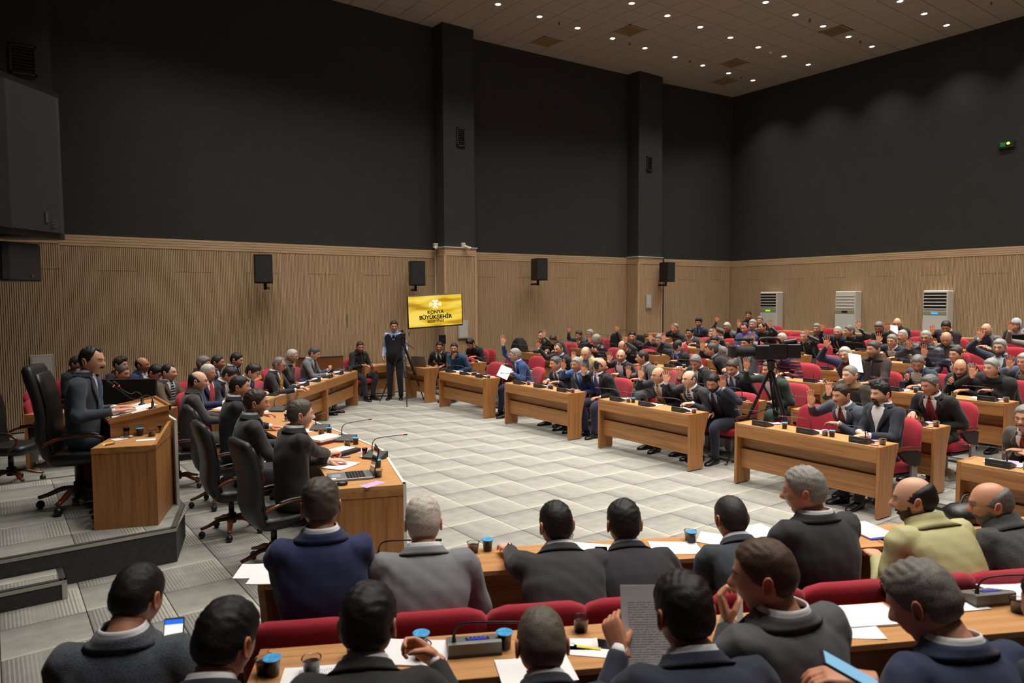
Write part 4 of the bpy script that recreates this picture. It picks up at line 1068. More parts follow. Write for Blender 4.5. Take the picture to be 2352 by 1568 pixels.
# high-backed black office chairs
OC = Proto('office_chair', 'chair', 'black leather executive chairs')
def oc_back():
    mb = MB(); rings = []
    for z, w, t, y in ((.0, .44, .07, -.03), (.05, .48, .10, .0), (.2, .50, .11, .045), (.38, .52, .10, .035), (.55, .53, .10, .06), (.70, .50, .115, .10), (.79, .46, .11, .125), (.825, .42, .07, .13)):
        rings.append([(w/2*math.copysign(abs(math.cos(a))**.4, math.cos(a)), y+t/2*math.copysign(abs(math.sin(a))**.7, math.sin(a))-.12*(math.cos(a))**2*w*.35, z) for a in np.arange(26)*2*math.pi/26])
    return mb.loft(rings)
m = oc_back().mesh('backrest', M_LEAB); m.shade_smooth(); fix_normals(m); OC.part('backrest', m, None, loc=(0, .20, .43))
m = MB(); rr = []
for z, w, t, y in ((.04, .40, .05, -.055), (.1, .42, .06, -.03), (.25, .43, .07, .0), (.42, .43, .06, .0), (.5, .43, .02, .005), (.56, .43, .06, .02), (.68, .42, .07, .05), (.76, .38, .05, .075)):
    rr.append([(w/2*math.copysign(abs(math.cos(a))**.4, math.cos(a)), y+t/2*math.sin(a), z) for a in np.arange(22)*2*math.pi/22])
m = m.loft(rr).mesh('back_pad', M_LEA); m.shade_smooth(); fix_normals(m); OC.part('back_pad', m, None, 0, loc=(0, -.02, 0))
m = cushion(.52, .52, .12).mesh('seat', M_LEA); m.shade_smooth(); fix_normals(m); OC.part('seat', m, None, loc=(0, -.05, .40))
for sx in (-1, 1):
    x = sx*.30; q = smooth_path([(x, .20, .60, .02), (x, .10, .645, .022), (x, -.05, .67, .024), (x, -.20, .665, .024), (x, -.28, .62, .02), (x*.98, -.26, .54, .016), (x*.9, -.16, .47, .015)], 4)
    k = OC.part('armrest', MB().tube(q[:, :3], q[:, 3], 10, flat=((0, 0, 1), .7)), M_WDK, smooth=True)
    q = smooth_path([(x, .06, .672, .02), (x, -.06, .69, .024), (x, -.18, .686, .022), (x, -.24, .668, .014)], 4)
    OC.part('arm_pad', MB().tube(q[:, :3], q[:, 3], 10, flat=((0, 0, 1), .6)), M_LEA, k, smooth=True)
OC.part('gas_column', MB().lathe([(.05, .12), (.05, .22), (.03, .225), (.03, .36), (.06, .37), (.10, .40)], 14), M_BLACK, smooth=True)
for k5 in range(5):
    a = 2*math.pi*k5/5+.3; ca, sa = math.cos(a), math.sin(a)
    q = smooth_path([(.03*ca, .03*sa, .165, .035), (.14*ca, .14*sa, .165, .032), (.24*ca, .24*sa, .125, .028), (.33*ca, .33*sa, .10, .024)], 3)
    kk = OC.part('base_leg', MB().tube(q[:, :3], q[:, 3], 8, flat=((0, 0, 1), .65)), M_WDK, smooth=True)
    OC.part('caster', MB().sphere((.32*ca, .32*sa, .038), (.036, .036, .038), 10, 8), M_BLACK, kk, smooth=True)
# mesh-backed office chair
MC = Proto('mesh_chair', 'chair', 'black mesh office chairs')
mb = MB(); rr = []
for z, w in ((0, .34), (.15, .44), (.35, .47), (.5, .43), (.58, .30)):
    rr.append([(w/2*math.copysign(abs(math.cos(a))**.5, math.cos(a)), .02*math.sin(a)+.08*(z-.2)**2-.3*(w/2*math.cos(a))**2, z) for a in np.arange(20)*2*math.pi/20])
MC.part('backrest', mb.loft(rr), mat('mesh_black', (18, 18, 19), .8, bump=(500, .6)), smooth=True, loc=(0, .22, .50))
m = cushion(.48, .46, .07).mesh('seat', M_BLACK); m.shade_smooth(); fix_normals(m); MC.part('seat', m, None, loc=(0, -.02, .42))
MC.part('column', MB().lathe([(.03, .08), (.03, .42)], 10), M_BLACK); mb = MB()
for k5 in range(5):
    a = 2*math.pi*k5/5; mb.tube([(0, 0, .10), (.3*math.cos(a), .3*math.sin(a), .06)], .02, 6); mb.sphere((.3*math.cos(a), .3*math.sin(a), .03), .03, 8, 6)
MC.part('star_base', mb, M_BLACK)

# ------------------------------------------------------------------ small things on the desks
M_CLEAR = mat('clear_plastic', (235, 238, 240), .08, trans=1.0)
M_COLA = mat('dark_dessert', (44, 20, 12), .2, noise=(80, .4)); M_TEA = mat('tea', (190, 62, 14), .1, trans=.6)
M_LID = mat('blue_foil', (70, 165, 225), .3, noise=(60, .35)); M_PAPER = mat('paper', (236, 236, 238), .8); M_LILAC = mat('lilac_card', (186, 160, 206), .7, noise=(30, .12))
M_MIC = mat('mic_housing', (44, 46, 47), .5, bump=(300, .15)); M_RING = mat('red_ring', (220, 60, 50), .4, emit=.6); M_NECK = mat('mic_neck', (70, 70, 70), .35, .6)
MIC = Proto('desk_microphone', 'microphone', 'desk microphones')
MIC.part('housing', MB().prism([(-.07, 0), (.075, 0), (.075, .022), (-.055, .066), (-.07, .062)], -.10, .10, axis=0), M_MIC)
q = smooth_path([(.065, -.045, .06, .0075), (.066, -.047, .10, .0050), (.060, -.055, .145, .0042), (.035, -.075, .172, .0042), (-.02, -.12, .185, .0042), (-.11, -.20, .192, .0042), (-.155, -.242, .194, .0045)], 3)
ng = MIC.part('gooseneck', MB().tube(q[:, :3], q[:, 3], 6), M_NECK, smooth=True)
q0 = np.array([-.155, -.242, .194]); dd = np.array([-.75, -.66, .01]); dd /= np.linalg.norm(dd)
MIC.part('light_ring', MB().tube([q0, q0+dd*.008], .0078, 8), M_RING, ng)
MIC.part('capsule', MB().tube([q0+dd*.008, q0+dd*.02, q0+dd*.045, q0+dd*.05], [.0065, .0078, .0078, .005], 8), mat('mic_capsule', (60, 60, 62), .6, .3), ng, smooth=True)
MIC.part('name_strip', MB().box(-.05, .05, -.0712, -.07, .028, .034), mat('mic_print', (96, 98, 100), .6))
# microphone seen from the user's side, with display and keys
MIC2 = Proto('desk_microphone', 'microphone', 'desk microphones')
MIC2.part('housing', MB().prism([(-.07, 0), (.085, 0), (.085, .018), (-.055, .062), (-.07, .058)], -.11, .11, axis=0), mat('mic_grey', (104, 106, 106), .45, bump=(300, .1)))
MIC2.part('lower_shell', MB().box(-.111, .111, -.071, .086, 0, .016, .003), M_MIC)
def on_slope(x0, x1, y0, y1, h=.002):
    zz = lambda y: .062-(y+.055)*(.044/.14)
    v = [(x, y, zz(y)+k) for k in (-.002, h) for (x, y) in ((x0, y0), (x1, y0), (x1, y1), (x0, y1))]
    return MB().add(v, [(3, 2, 1, 0), (4, 5, 6, 7), (0, 1, 5, 4), (1, 2, 6, 5), (2, 3, 7, 6), (3, 0, 4, 7)])
pn = MIC2.part('key_panel', on_slope(-.035, .065, -.035, .03), M_BLACK)
MIC2.part('display', on_slope(-.025, .055, -.028, -.003, .0035), mat('lcd_blue', (30, 60, 200), .3, emit=.7), pn)
mk = MB()
for k in range(5):
    b_ = on_slope(-.026+k*.0175, -.015+k*.0175, .008, .020, .0045); mk.add(b_.v[0], b_.f)
MIC2.part('keys', mk, mat('key_grey', (150, 152, 152), .5), pn)
MIC2.part('talk_button', on_slope(-.015, .045, .045, .062, .003), mat('mic_btn', (150, 152, 152), .4))
q = smooth_path([(-.085, -.045, .05, .011), (-.086, -.046, .075, .0085), (-.084, -.05, .10, .005), (-.07, -.065, .135, .0046), (-.03, -.085, .155, .0046), (.06, -.115, .165, .0046), (.22, -.155, .172, .0046)], 4)
n2 = MIC2.part('gooseneck', MB().tube(q[:, :3], q[:, 3], 8), mat('neck_dark', (44, 44, 45), .35, .5), smooth=True)
MIC2.part('light_ring', MB().tube([(.22, -.155, .172), (.229, -.157, .172)], .0085, 8), M_RING, n2)
MIC2.part('capsule', MB().tube([(.229, -.157, .172), (.235, -.158, .172), (.27, -.166, .172)], [.007, .0085, .0075], 8), M_BLACK, n2, smooth=True)
CUP = Proto('dessert_cup', 'cup', 'clear cups of dark fruit drink')
CUP.part('cup', MB().lathe([(.001, 0), (.029, 0), (.036, .058), (.040, .062), (.039, .064), (.035, .060), (.028, .003), (.001, .003)], 18, cap=False), M_CLEAR, smooth=True)
CUP.part('contents', MB().lathe([(.0005, .0035), (.0275, .0035), (.0325, .045), (.0005, .046)], 16), M_COLA, smooth=False)
WAT = Proto('water_cup', 'cup', 'small water cups with blue foil lids')
WAT.part('cup', MB().lathe([(.001, 0), (.026, 0), (.027, .02), (.031, .066), (.035, .067), (.035, .069), (.030, .068), (.0255, .003), (.001, .003)], 18, cap=False), M_CLEAR, smooth=True)
WAT.part('foil_lid', MB().lathe([(.0005, .0695), (.035, .0695), (.037, .0705), (.035, .072), (.0005, .072)], 16), M_LID)
WAT.part('water', MB().lathe([(.0005, .004), (.0245, .004), (.0285, .055), (.0005, .056)], 14), mat('water', (225, 232, 235), .02, trans=1.0), smooth=False)
def sheet_mesh(w, h, lift=.008, th=.0012, nx=6, ny=8, seed=0):
    rs = np.random.RandomState(seed); a, b = rs.rand(2)*3; v = []
    for k in (0, 1):
        for i in range(nx+1):
            for j in range(ny+1):
                x, y = (i/nx-.5)*w, (j/ny-.5)*h; z = lift*max(0, (abs(x/w*2)**3*math.cos(a)+abs(y/h*2)**3*math.sin(b)))*.6+th*k; v.append((x, y, z))
    N = (nx+1)*(ny+1); f = []
    for i in range(nx):
        for j in range(ny):
            q = i*(ny+1)+j; f.append((q, q+1, q+ny+2, q+ny+1)); f.append((N+q, N+q+ny+1, N+q+ny+2, N+q+1))
    for i in range(nx):
        for j in (0, ny): q = i*(ny+1)+j; f.append((q, q+ny+1, N+q+ny+1, N+q))
    for j in range(ny):
        for i in (0, nx): q = i*(ny+1)+j; f.append((q, N+q, N+q+1, q+1))
    return MB().add(v, f)
SHEETS = []
for k in range(3):
    me = sheet_mesh(.21, .297, .008, .002+.003*k, seed=k).mesh('sheet', M_PAPER); fix_normals(me); SHEETS.append(me)
def printed(w, h, name='printed_page'):
    """paper with lines of print"""
    if name in MATS: return MATS[name]
    m = bpy.data.materials.new(name); m.use_nodes = True; MATS[name] = m; nt = m.node_tree; b = nt.nodes['Principled BSDF']; b.inputs['Roughness'].default_value = .8
    tc = nt.nodes.new('ShaderNodeTexCoord'); sp = nt.nodes.new('ShaderNodeSeparateXYZ'); nt.links.new(tc.outputs['Generated'], sp.inputs[0])
    mu = nt.nodes.new('ShaderNodeMath'); mu.operation = 'MULTIPLY'; mu.inputs[1].default_value = 34; nt.links.new(sp.outputs[1], mu.inputs[0])
    fr = nt.nodes.new('ShaderNodeMath'); fr.operation = 'FRACT'; nt.links.new(mu.outputs[0], fr.inputs[0]); g = nt.nodes.new('ShaderNodeMath'); g.operation = 'GREATER_THAN'; g.inputs[1].default_value = .6; nt.links.new(fr.outputs[0], g.inputs[0])
    n = nt.nodes.new('ShaderNodeTexNoise'); n.inputs['Scale'].default_value = 40; nt.links.new(tc.outputs['Generated'], n.inputs['Vector']); g2 = nt.nodes.new('ShaderNodeMath'); g2.operation = 'GREATER_THAN'; g2.inputs[1].default_value = .45; nt.links.new(n.outputs['Fac'], g2.inputs[0])
    prod = None
    for (ax, lo, hi) in ((0, .12, .88), (1, .08, .80)):
        for op, th in (('GREATER_THAN', lo), ('LESS_THAN', hi)):
            c = nt.nodes.new('ShaderNodeMath'); c.operation = op; c.inputs[1].default_value = th; nt.links.new(sp.outputs[ax], c.inputs[0])
            if prod is None: prod = c
            else: p = nt.nodes.new('ShaderNodeMath'); p.operation = 'MULTIPLY'; nt.links.new(prod.outputs[0], p.inputs[0]); nt.links.new(c.outputs[0], p.inputs[1]); prod = p
    for gg in (g, g2):
        p = nt.nodes.new('ShaderNodeMath'); p.operation = 'MULTIPLY'; nt.links.new(prod.outputs[0], p.inputs[0]); nt.links.new(gg.outputs[0], p.inputs[1]); prod = p
    mx = nt.nodes.new('ShaderNodeMixRGB'); mx.inputs[1].default_value = lin((236, 236, 238))+(1,); mx.inputs[2].default_value = lin((150, 150, 155))+(1,); nt.links.new(prod.outputs[0], mx.inputs[0]); nt.links.new(mx.outputs[0], b.inputs['Base Color']); return m
def single(name, label, cat, me, loc, rz=0, group=None, rot=None):
    o = bpy.data.objects.new(name, me); COL.objects.link(o); o.location = loc; o.rotation_euler = rot if rot is not None else (0, 0, rz); return tag(o, label, cat, group)
def paper(label, p, rz, k=0, group='papers on the desks'): return single('paper_sheet', label, 'paper', SHEETS[k % 3], tuple(p), rz, group)
LIL = MB().box(-.05, .05, -.105, .105, 0, .0015).mesh('card', M_LILAC); fix_normals(LIL)
PH = Proto('smartphone', 'phone', 'phones lying on the desks'); PH.part('case', MB().box(-.037, .037, -.076, .076, 0, .008, .003), M_BLACK); PH.part('screen', MB().box(-.034, .034, -.071, .071, .0081, .0088), mat('screen_off', (12, 12, 14), .08))
TEA = Proto('tea_glass', 'glass', 'tea glasses on saucers')
TEA.part('glass', MB().lathe([(.001, .004), (.024, .004), (.026, .02), (.021, .05), (.029, .085), (.028, .086), (.020, .05), (.025, .02), (.023, .007), (.001, .007)], 18, cap=False), M_CLEAR, smooth=True)
TEA.part('tea', MB().lathe([(.0005, .0075), (.0225, .0075), (.0245, .02), (.0195, .05), (.0255, .076), (.0005, .0765)], 16), M_TEA, smooth=True)
TEA.part('saucer', MB().lathe([(.001, 0), (.03, 0), (.052, .008), (.053, .010), (.03, .004), (.001, .004)], 20, cap=False), M_WHITE, smooth=True)
SUG = Proto('sugar_tray', 'sugar sachets', 'small red trays of sugar'); SUG.part('tray', MB().box(-.035, .035, -.02, .02, 0, .006, .002), mat('red_tray', (150, 30, 36), .5)); mk = MB()
for k in range(4): mk.box(-.03+k*.016, -.018+k*.016, -.012, .012, .006, .014, .002)
SUG.part('sugar_cubes', mk, M_WHITE)
SEAT = ['far-end', 'centre', 'near-end']
for (r_, k), (a, b, z) in DESKS.items():
    if r_ > 6: continue
    rs = np.random.RandomState(r_*31+k); t = (b-a)/np.linalg.norm(b-a); L = np.linalg.norm(b-a); rz = math.atan2(t[1], t[0]); n = np.array([-t[1], t[0]])
    for sI, s in enumerate((.32, L/2+.02, L-.25)):
        c = a+t*s+n*.10; zz = z+.7505
        if not in_view(c[0], c[1], zz, 0): continue
        w = 'at the %s seat of the %s desk in the right-hand %s row' % (SEAT[sI], ORD[k], ROWN[r_])
        MIC.place('black gooseneck microphone '+w, (c[0], c[1], zz), rz)
        d = a+t*(s+.19)+n*(.12+.05*rs.rand())
        if rs.rand() < .75 and r_ < 6: CUP.place('clear dessert cup '+w, (d[0], d[1], zz), 0)
        d = a+t*(s+.27)+n*(.13+.05*rs.rand())
        if rs.rand() < .65 and r_ < 5 and s+.3 < L: WAT.place('blue-lidded water cup '+w, (d[0], d[1], zz), 0)
        d = a+t*(s-.10+.1*rs.rand())+n*(.24)
        if rs.rand() < .7: paper('white papers '+w, (d[0], d[1], zz), rz+rs.uniform(-.4, .4)+1.57, rs.randint(3))
        if r_ < 4 and rs.rand() < .5:
            d = a+t*(s+.02)+n*(.30); single('lilac_card', 'lilac card '+w, 'card', LIL, (d[0], d[1], zz+.006), rz+rs.uniform(-.5, .5), 'lilac cards on the desks')
    if r_ < 4:
        c = b-t*.09+n*.06; SUG.place('small red sugar tray at the end of the %s desk in the right-hand %s row' % (ORD[k], ROWN[r_]), (c[0], c[1], z+.7505), rz)

# ------------------------------------------------------------------ president's curved table
t_out = [at_z(926, 1112.5, .75)[:2], at_z(875, 1033, .75)[:2], at_z(793, 998, .75)[:2], at_z(721, 969, .75)[:2], at_z(680, 954, .75)[:2], at_z(645, 941, .75)[:2]]
t_in = [at_z(765, 1124, .75)[:2]]; t_in += [t_out[1]-[.66, -.12], t_out[2]-[.66, -.03], t_out[3]-[.66, 0], t_out[4]-[.64, .05], t_out[5]-[.55, .25]]
PT = thing('presidium_table', 'long curved wooden head table with white front edge', 'table', (float(t_out[2][0]), float(t_out[2][1]), 0))
org = np.array([t_out[2][0], t_out[2][1]]); TO = [p-org for p in t_out]; TI = [p-org for p in t_in]
for k in range(5):
    pl_ = [TI[k], TO[k], TO[k+1], TI[k+1]]; o = MB().prism([tuple(p) for p in pl_], .72, .75).build('tabletop', M_WT, PT); fix_normals(o.data)
    a, b = TO[k], TO[k+1]; t = (b-a)/np.linalg.norm(b-a); n = np.array([t[1], -t[0]])
    o = MB().prism([tuple(a-n*.04), tuple(b-n*.04), tuple(b-n*.02), tuple(a-n*.02)], .03, .718).build('front_panel', M_WV, PT); fix_normals(o.data)
    e = MB().prism([tuple(a), tuple(a+n*.024), tuple(b+n*.024), tuple(b)], .695, .757); o = e.build('edge_strip', M_WHITE, PT); fix_normals(o.data)
a, b = TI[0], TO[0]; t = (b-a)/np.linalg.norm(b-a); n = np.array([-t[1], t[0]])
o = MB().prism([tuple(a), tuple(b), tuple(b+n*.03), tuple(a+n*.03)], .03, .655).build('end_panel', M_WV, PT); fix_normals(o.data)
o = MB().prism([tuple(a-n*.004), tuple(b-n*.004), tuple(b+n*.028), tuple(a+n*.028)], .66, .7195).build('end_rail', M_WH, PT); fix_normals(o.data)
o = MB().prism([tuple(b), tuple(b+t*.026), tuple(b+t*.026+n*.05), tuple(b+n*.05)], .0, .757).build('edge_post', M_WHITE, PT); fix_normals(o.data)

# ------------------------------------------------------------------ speaker's lectern
LA, LBp, LC = np.array([.674, 6.932]), np.array([1.142, 6.749]), np.array([1.380, 7.344])
LD, LE, LF = np.array([1.380, 8.116]), np.array([1.142, 8.711]), np.array([.674, 8.528])
LEC = thing('speaker_desk', 'wooden speaker desk with raised sloping reading top on the platform', 'lectern', (1.0, 7.73, .30)); lo_ = np.array([1.0, 7.73])
def q2(p): return (float(p[0]-lo_[0]), float(p[1]-lo_[1]))
def board2(name, a, b, z0, z1a, z1b, m, th=.022, side=1):
    """upright board between plan points a and b; its top runs from z1a to z1b"""
    a = np.array(a, float); b = np.array(b, float); t = (b-a)/np.linalg.norm(b-a); n = np.array([-t[1], t[0]])*side*th; P_ = [a, b, b+n, a+n]
    v = [(*q2(p), z0-.30) for p in P_]+[(*q2(p), z-.30) for p, z in zip(P_, (z1a, z1b, z1b, z1a))]
    o = MB().add(v, [(3, 2, 1, 0), (4, 5, 6, 7), (0, 1, 5, 4), (1, 2, 6, 5), (2, 3, 7, 6), (3, 0, 4, 7)]).build(name, m, LEC); fix_normals(o.data); return o
ZW = 1.012
board2('near_side_panel', LA, LBp, .30, ZW-.05, ZW-.05, M_WV); board2('side_rail', LA+[-.003, -.004], LBp+[.003, -.004], ZW-.049, ZW, ZW, M_WH, .028)
board2('corner_panel', LBp, LC, .30, ZW-.03, 1.08, M_WV); board2('corner_cap', LBp+[.004, -.002], LC+[.004, 0], ZW-.029, ZW+.004, 1.118, M_WH, .026)
board2('front_panel', LC, LD, .30, 1.10, 1.10, M_WV); board2('corner_panel', LD, LE, .30, 1.08, ZW-.03, M_WV); board2('corner_cap', LD, LE, 1.081, 1.118, ZW+.004, M_WH, .026); board2('far_side_panel', LE, LF, .30, ZW-.03, ZW-.03, M_WV)
for P_ in ([LA, LBp-[.02, -.02], LC-[.02, 0], [.86, 7.35]], [LF, LE-[.02, .02], LD-[.02, 0], [.86, 8.11]]):
    o = MB().prism([q2(p) for p in P_], ZW-.33, ZW-.301).build('worktop', M_WT, LEC); fix_normals(o.data)
def slope_z(x): return 1.175+(x-.86)*.158
def sl(name, x0, x1, y0, y1, lo, hi, m):
    v = [(*q2((x, y)), slope_z(x)+h-.30) for h in (lo, hi) for x, y in ((x0, y0), (x1, y0), (x1, y1), (x0, y1))]
    o = MB().add(v, [(3, 2, 1, 0), (4, 5, 6, 7), (0, 1, 5, 4), (1, 2, 6, 5), (2, 3, 7, 6), (3, 0, 4, 7)]).build(name, m, LEC); fix_normals(o.data)
board2('riser_side', (.875, 7.362), (1.372, 7.362), ZW, slope_z(.875)-.03, slope_z(1.37)-.03, M_WH); board2('riser_side', (.875, 8.098), (1.372, 8.098), ZW, slope_z(.875)-.03, slope_z(1.37)-.03, M_WH, side=-1)
board2('riser_front', (1.372, 7.37), (1.372, 8.09), ZW, slope_z(1.37)-.03, slope_z(1.37)-.03, M_WH)
sl('reading_top', .862, 1.385, 7.344, 8.116, -.03, -.004, M_WT); sl('rim', .862, 1.385, 7.340, 7.362, -.034, .014, M_WH); sl('rim', .862, 1.385, 8.098, 8.120, -.034, .014, M_WH); sl('rim', 1.372, 1.392, 7.340, 8.120, -.034, .016, M_WH)
o = MB().box(*(lambda a, b: (a[0], b[0], a[1], b[1]))(q2((1.405, 7.31)), q2((1.432, 8.15))), .0, .83, .003).build('white_front_board', M_WHITE, LEC); fix_normals(o.data)
def lec(x, y, z): return (x, y, z)
angS = math.atan(.158)
def on_top(name, label, me, x, y, rot, cat='paper', group=None, dz=.0):
    o = single(name, label, cat, me, (x, y, slope_z(x)-.0035+dz), 0, group); o.rotation_euler = (Matrix.Rotation(-angS, 4, 'Y') @ Matrix.Rotation(rot, 4, 'Z')).to_euler(); return o
pm = sheet_mesh(.21, .297, .004, .003).mesh('sheet', printed(.21, .297)); fix_normals(pm)
on_top('paper_sheet', 'printed page on the far side of the reading top', pm, 1.10, 7.86, -1.45)
on_top('paper_sheet', 'white sheet at the middle of the reading top', SHEETS[0], 1.16, 7.66, -1.5, dz=.003); on_top('paper_sheet', 'white sheet at the near edge of the reading top', SHEETS[1], 1.05, 7.49, -1.62, dz=.006)
o = PH.place('black phone at the near corner of the reading top', (.99, 7.40, slope_z(.99)+.001)); o.rotation_euler = (Matrix.Rotation(-angS, 4, 'Y') @ Matrix.Rotation(1.5, 4, 'Z')).to_euler()
def goose(name, label, x, y, tx, ty, tz):
    b = np.array([x, y, slope_z(x)-.003]); r = thing(name, label, 'microphone', tuple(b), 0, 'lectern microphones')
    MB().lathe([(.001, 0), (.036, 0), (.034, .008), (.014, .018), (.012, .07), (.008, .075)], 14).build('base', M_BLACK, r, smooth=True)
    T_ = np.array([tx, ty, tz])-b
    q = smooth_path([(0, 0, .06, .006), (-.005, 0, .10, .0045), (-.05, .0, .135, .0045), (T_[0]*.5, T_[1]*.5, .14, .0045), (T_[0]*.9, T_[1]*.9, T_[2]-.035, .0045), (*T_, .0045)], 4)
    MB().tube(q[:, :3], q[:, 3], 8).build('gooseneck', M_BLACK, r, smooth=True); d = np.array([-.75, .05, .65])
    MB().tube([T_, T_+d*.01], .0115, 10).build('light_ring', M_RING, r); MB().tube([T_+d*.01, T_+d*.02, T_+d*.06, T_+d*.075], [.010, .016, .017, .008], 10).build('foam_head', M_BLACKM, r, smooth=True)
goose('lectern_microphone', 'black gooseneck microphone on the near side of the lectern top', 1.25, 7.46, *at_line(262, 887, (1, 0), .86))
goose('lectern_microphone', 'black gooseneck microphone on the far side of the lectern top', 1.22, 7.84, *(at_line(284, 893, (1, 0), .98)+np.array([0, .25, .0])))
zt_ = ZW+.0005
def wt(px, py): return tuple(at_z(px, py, zt_))
TEA.place('tea glass on saucer on the speaker desk', wt(291, 1004)); WAT.place('blue-lidded water cup on the speaker desk', wt(322, 1000)); CUP.place('dark dessert cup on the speaker desk', wt(349, 1001)); WAT.place('blue-lidded water cup under the reading top edge of the speaker desk', wt(366, 992))
single('napkin', 'white napkin beneath the tea glass on the speaker desk', 'napkin', MB().box(-.06, .06, -.05, .05, 0, .0012).mesh('n', M_PAPER), wt(275, 1008), .3)
single('napkin', 'white napkin beside the dessert cup on the speaker desk', 'napkin', MB().box(-.08, .08, -.04, .04, 0, .0012).mesh('n', M_PAPER), wt(335, 1010), -.2)
single('wrapper', 'yellow sweet wrapper at the edge of the speaker desk', 'wrapper', sheet_mesh(.09, .05, .03, .002).mesh('n', mat('yellow_wrap', (220, 190, 60), .4)), wt(250, 1021), .4)
# dark monitor behind the reading top, seen from behind
c = at_line(291, 910, (0, 1), 9.0); mo = thing('monitor', 'large dark monitor standing behind the reading top', 'monitor', (float(c[0]), float(c[1]), .30), math.radians(-33))
o = MB().box(-.33, .33, -.02, .03, c[2]-.30-.19, c[2]-.30+.20, .006).build('panel', M_BLACKM, mo); o = MB().box(-.10, .10, .0, .05, 0.008, c[2]-.30-.15).build('stand', M_BLACK, mo); MB().box(-.22, .22, -.12, .16, 0, .012).build('foot', M_BLACK, mo)

# ------------------------------------------------------------------ things on the head table
def pz(x, y, z=.7505): return tuple(at_z(x, y, z))
lt = thing('laptop', 'grey laptop open at the near end of the head table', 'laptop', pz(803, 1096), math.radians(-18))
MB().box(-.18, .19, -.125, .125, 0, .022, .004).build('base', mat('laptop_grey', (128, 134, 140), .35, .3), lt)
kb = MB()
for i in range(6):
    for j in range(14): kb.box(-.03+i*.026, -.008+i*.026, -.112+j*.0162, -.099+j*.0162, .0222, .0245)
kb.build('keyboard', M_BLACK, lt); MB().box(-.15, -.075, -.05, .05, .0222, .0228).build('touchpad', mat('touchpad', (150, 156, 160), .3), lt); MB().box(-.165, -.12, -.11, -.07, .0222, .0228).build('sticker', M_PAPER, lt)
sc_ = thing('x', None, None) if False else None
M_ = Matrix.Rotation(math.radians(12), 4, 'Y'); lid = MB(); lid.box(0, .009, -.125, .125, 0, .24, .003, M=np.array(M_)); o = lid.build('screen_lid', M_BLACK, lt, loc=(.185, 0, .018))
s2 = MB(); s2.box(-.0012, 0, -.112, .112, .016, .225, M=np.array(M_)); s2.build('display', mat('display_dark', (30, 34, 40), .06), lt, loc=(.185, 0, .018))
ms = thing('computer_mouse', 'black computer mouse beside the laptop', 'mouse', pz(786, 1114), math.radians(-10)); MB().sphere((0, 0, .014), (.048, .028, .020), 14, 10).build('shell', M_BLACK, ms, smooth=True); MB().box(.0, .04, -.002, .002, .028, .034).build('wheel', M_GREY, ms)
single('lilac_card', 'lilac card near the white edge beside the laptop', 'card', LIL, pz(855, 1112), math.radians(-72)); single('lilac_card', 'lilac card behind the tea glass on the head table', 'card', LIL, pz(831, 1034), math.radians(-60))
single('paper_sheet', 'blank white sheet before the nearest seated official', 'paper', SHEETS[1], pz(783, 1070), math.radians(-60))
bk = thing('folder_stack', 'thick stack of documents with maroon edge on the head table', 'documents', pz(745, 1014), math.radians(-70)); MB().box(-.12, .12, -.16, .16, .03, .055, .002).build('pages', M_PAPER, bk); MB().box(-.125, .125, -.165, .165, 0, .03, .002).build('maroon_block', mat('maroon', (104, 28, 34), .6), bk)
bk = thing('notebook', 'thick black notebook with open page under the pen hand', 'notebook', pz(785, 1040), math.radians(-65)); MB().box(-.12, .12, -.15, .15, 0, .035, .004).build('cover', mat('book_black', (24, 26, 26), .6), bk); MB().box(-.10, .06, -.14, .13, .0352, .039).build('page', M_PAPER, bk)
single('pen', 'blue pen lying before the notebook', 'pen', MB().tube([(-.07, 0, .005), (.065, 0, .005), (.072, 0, .005)], [.0045, .0045, .001], 8).mesh('p', mat('blue_pen', (40, 40, 170), .3)), pz(788, 1051), math.radians(-25))
TEA.place('glass of tea on a saucer behind the laptop', pz(838, 1049)); TEA.place('glass of tea by the outstretched hand on the head table', pz(658, 966))
CUP.place('dark dessert cup nearest the white edge by the laptop', pz(869, 1095)); WAT.place('blue-lidded cup behind the laptop screen', pz(868, 1073)); CUP.place('dark dessert cup by the second microphone of the head table', pz(798, 1025)); WAT.place('blue-lidded cup by the second microphone of the head table', pz(817, 1020))
CUP.place('dark dessert cup by the third microphone of the head table', pz(738, 999)); WAT.place('blue-lidded cup by the third microphone of the head table', pz(756, 996))
for (x, y, rz, w) in ((795, 1013, 155, 'second from the near end'), (735, 988, 158, 'third from the near end'), (638, 944, 160, 'at the far end'), (862, 1052, 140, 'behind the laptop')):
    MIC.place('black gooseneck microphone on the head table, '+w, pz(x, y), math.radians(rz-20))
single('paper_sheet', 'white sheet under the second microphone of the head table', 'paper', SHEETS[2], pz(690, 990), .3); single('paper_sheet', 'white sheet at the far end of the head table', 'paper', SHEETS[0], pz(600, 945), .5)
# left block desks
for k in range(3):
    b = lp-LB*1.79*k; a = b-LB*1.775; t = LB; n = -LNn; rz = math.atan2(t[1], t[0])
    for sI, s in enumerate((.35, .95, 1.5)):
        w = 'at the %s seat of the %s left-block desk' % (SEAT[sI], ORD[k]); c = a+t*s+n*.12
        if not in_view(c[0], c[1], .75, 0): continue
        MIC.place('black gooseneck microphone '+w, (c[0], c[1], .7505), rz); d = c+t*.19
        CUP.place('clear dessert cup '+w, (d[0], d[1], .7505)); d = c+t*.27+n*.03; WAT.place('blue-lidded water cup '+w, (d[0], d[1], .7505)); d = c-t*.1+n*.10; paper('white papers '+w, (d[0], d[1], .7505), rz+.3*sI, sI)
c = pz(694, 876); sb = thing('spectacle_case', 'dark blue spectacle case on the left-block desk', 'case', c, math.radians(47)); MB().box(-.085, .085, -.035, .035, 0, .045, .014).build('case', mat('navy_case', (34, 34, 110), .5), sb)
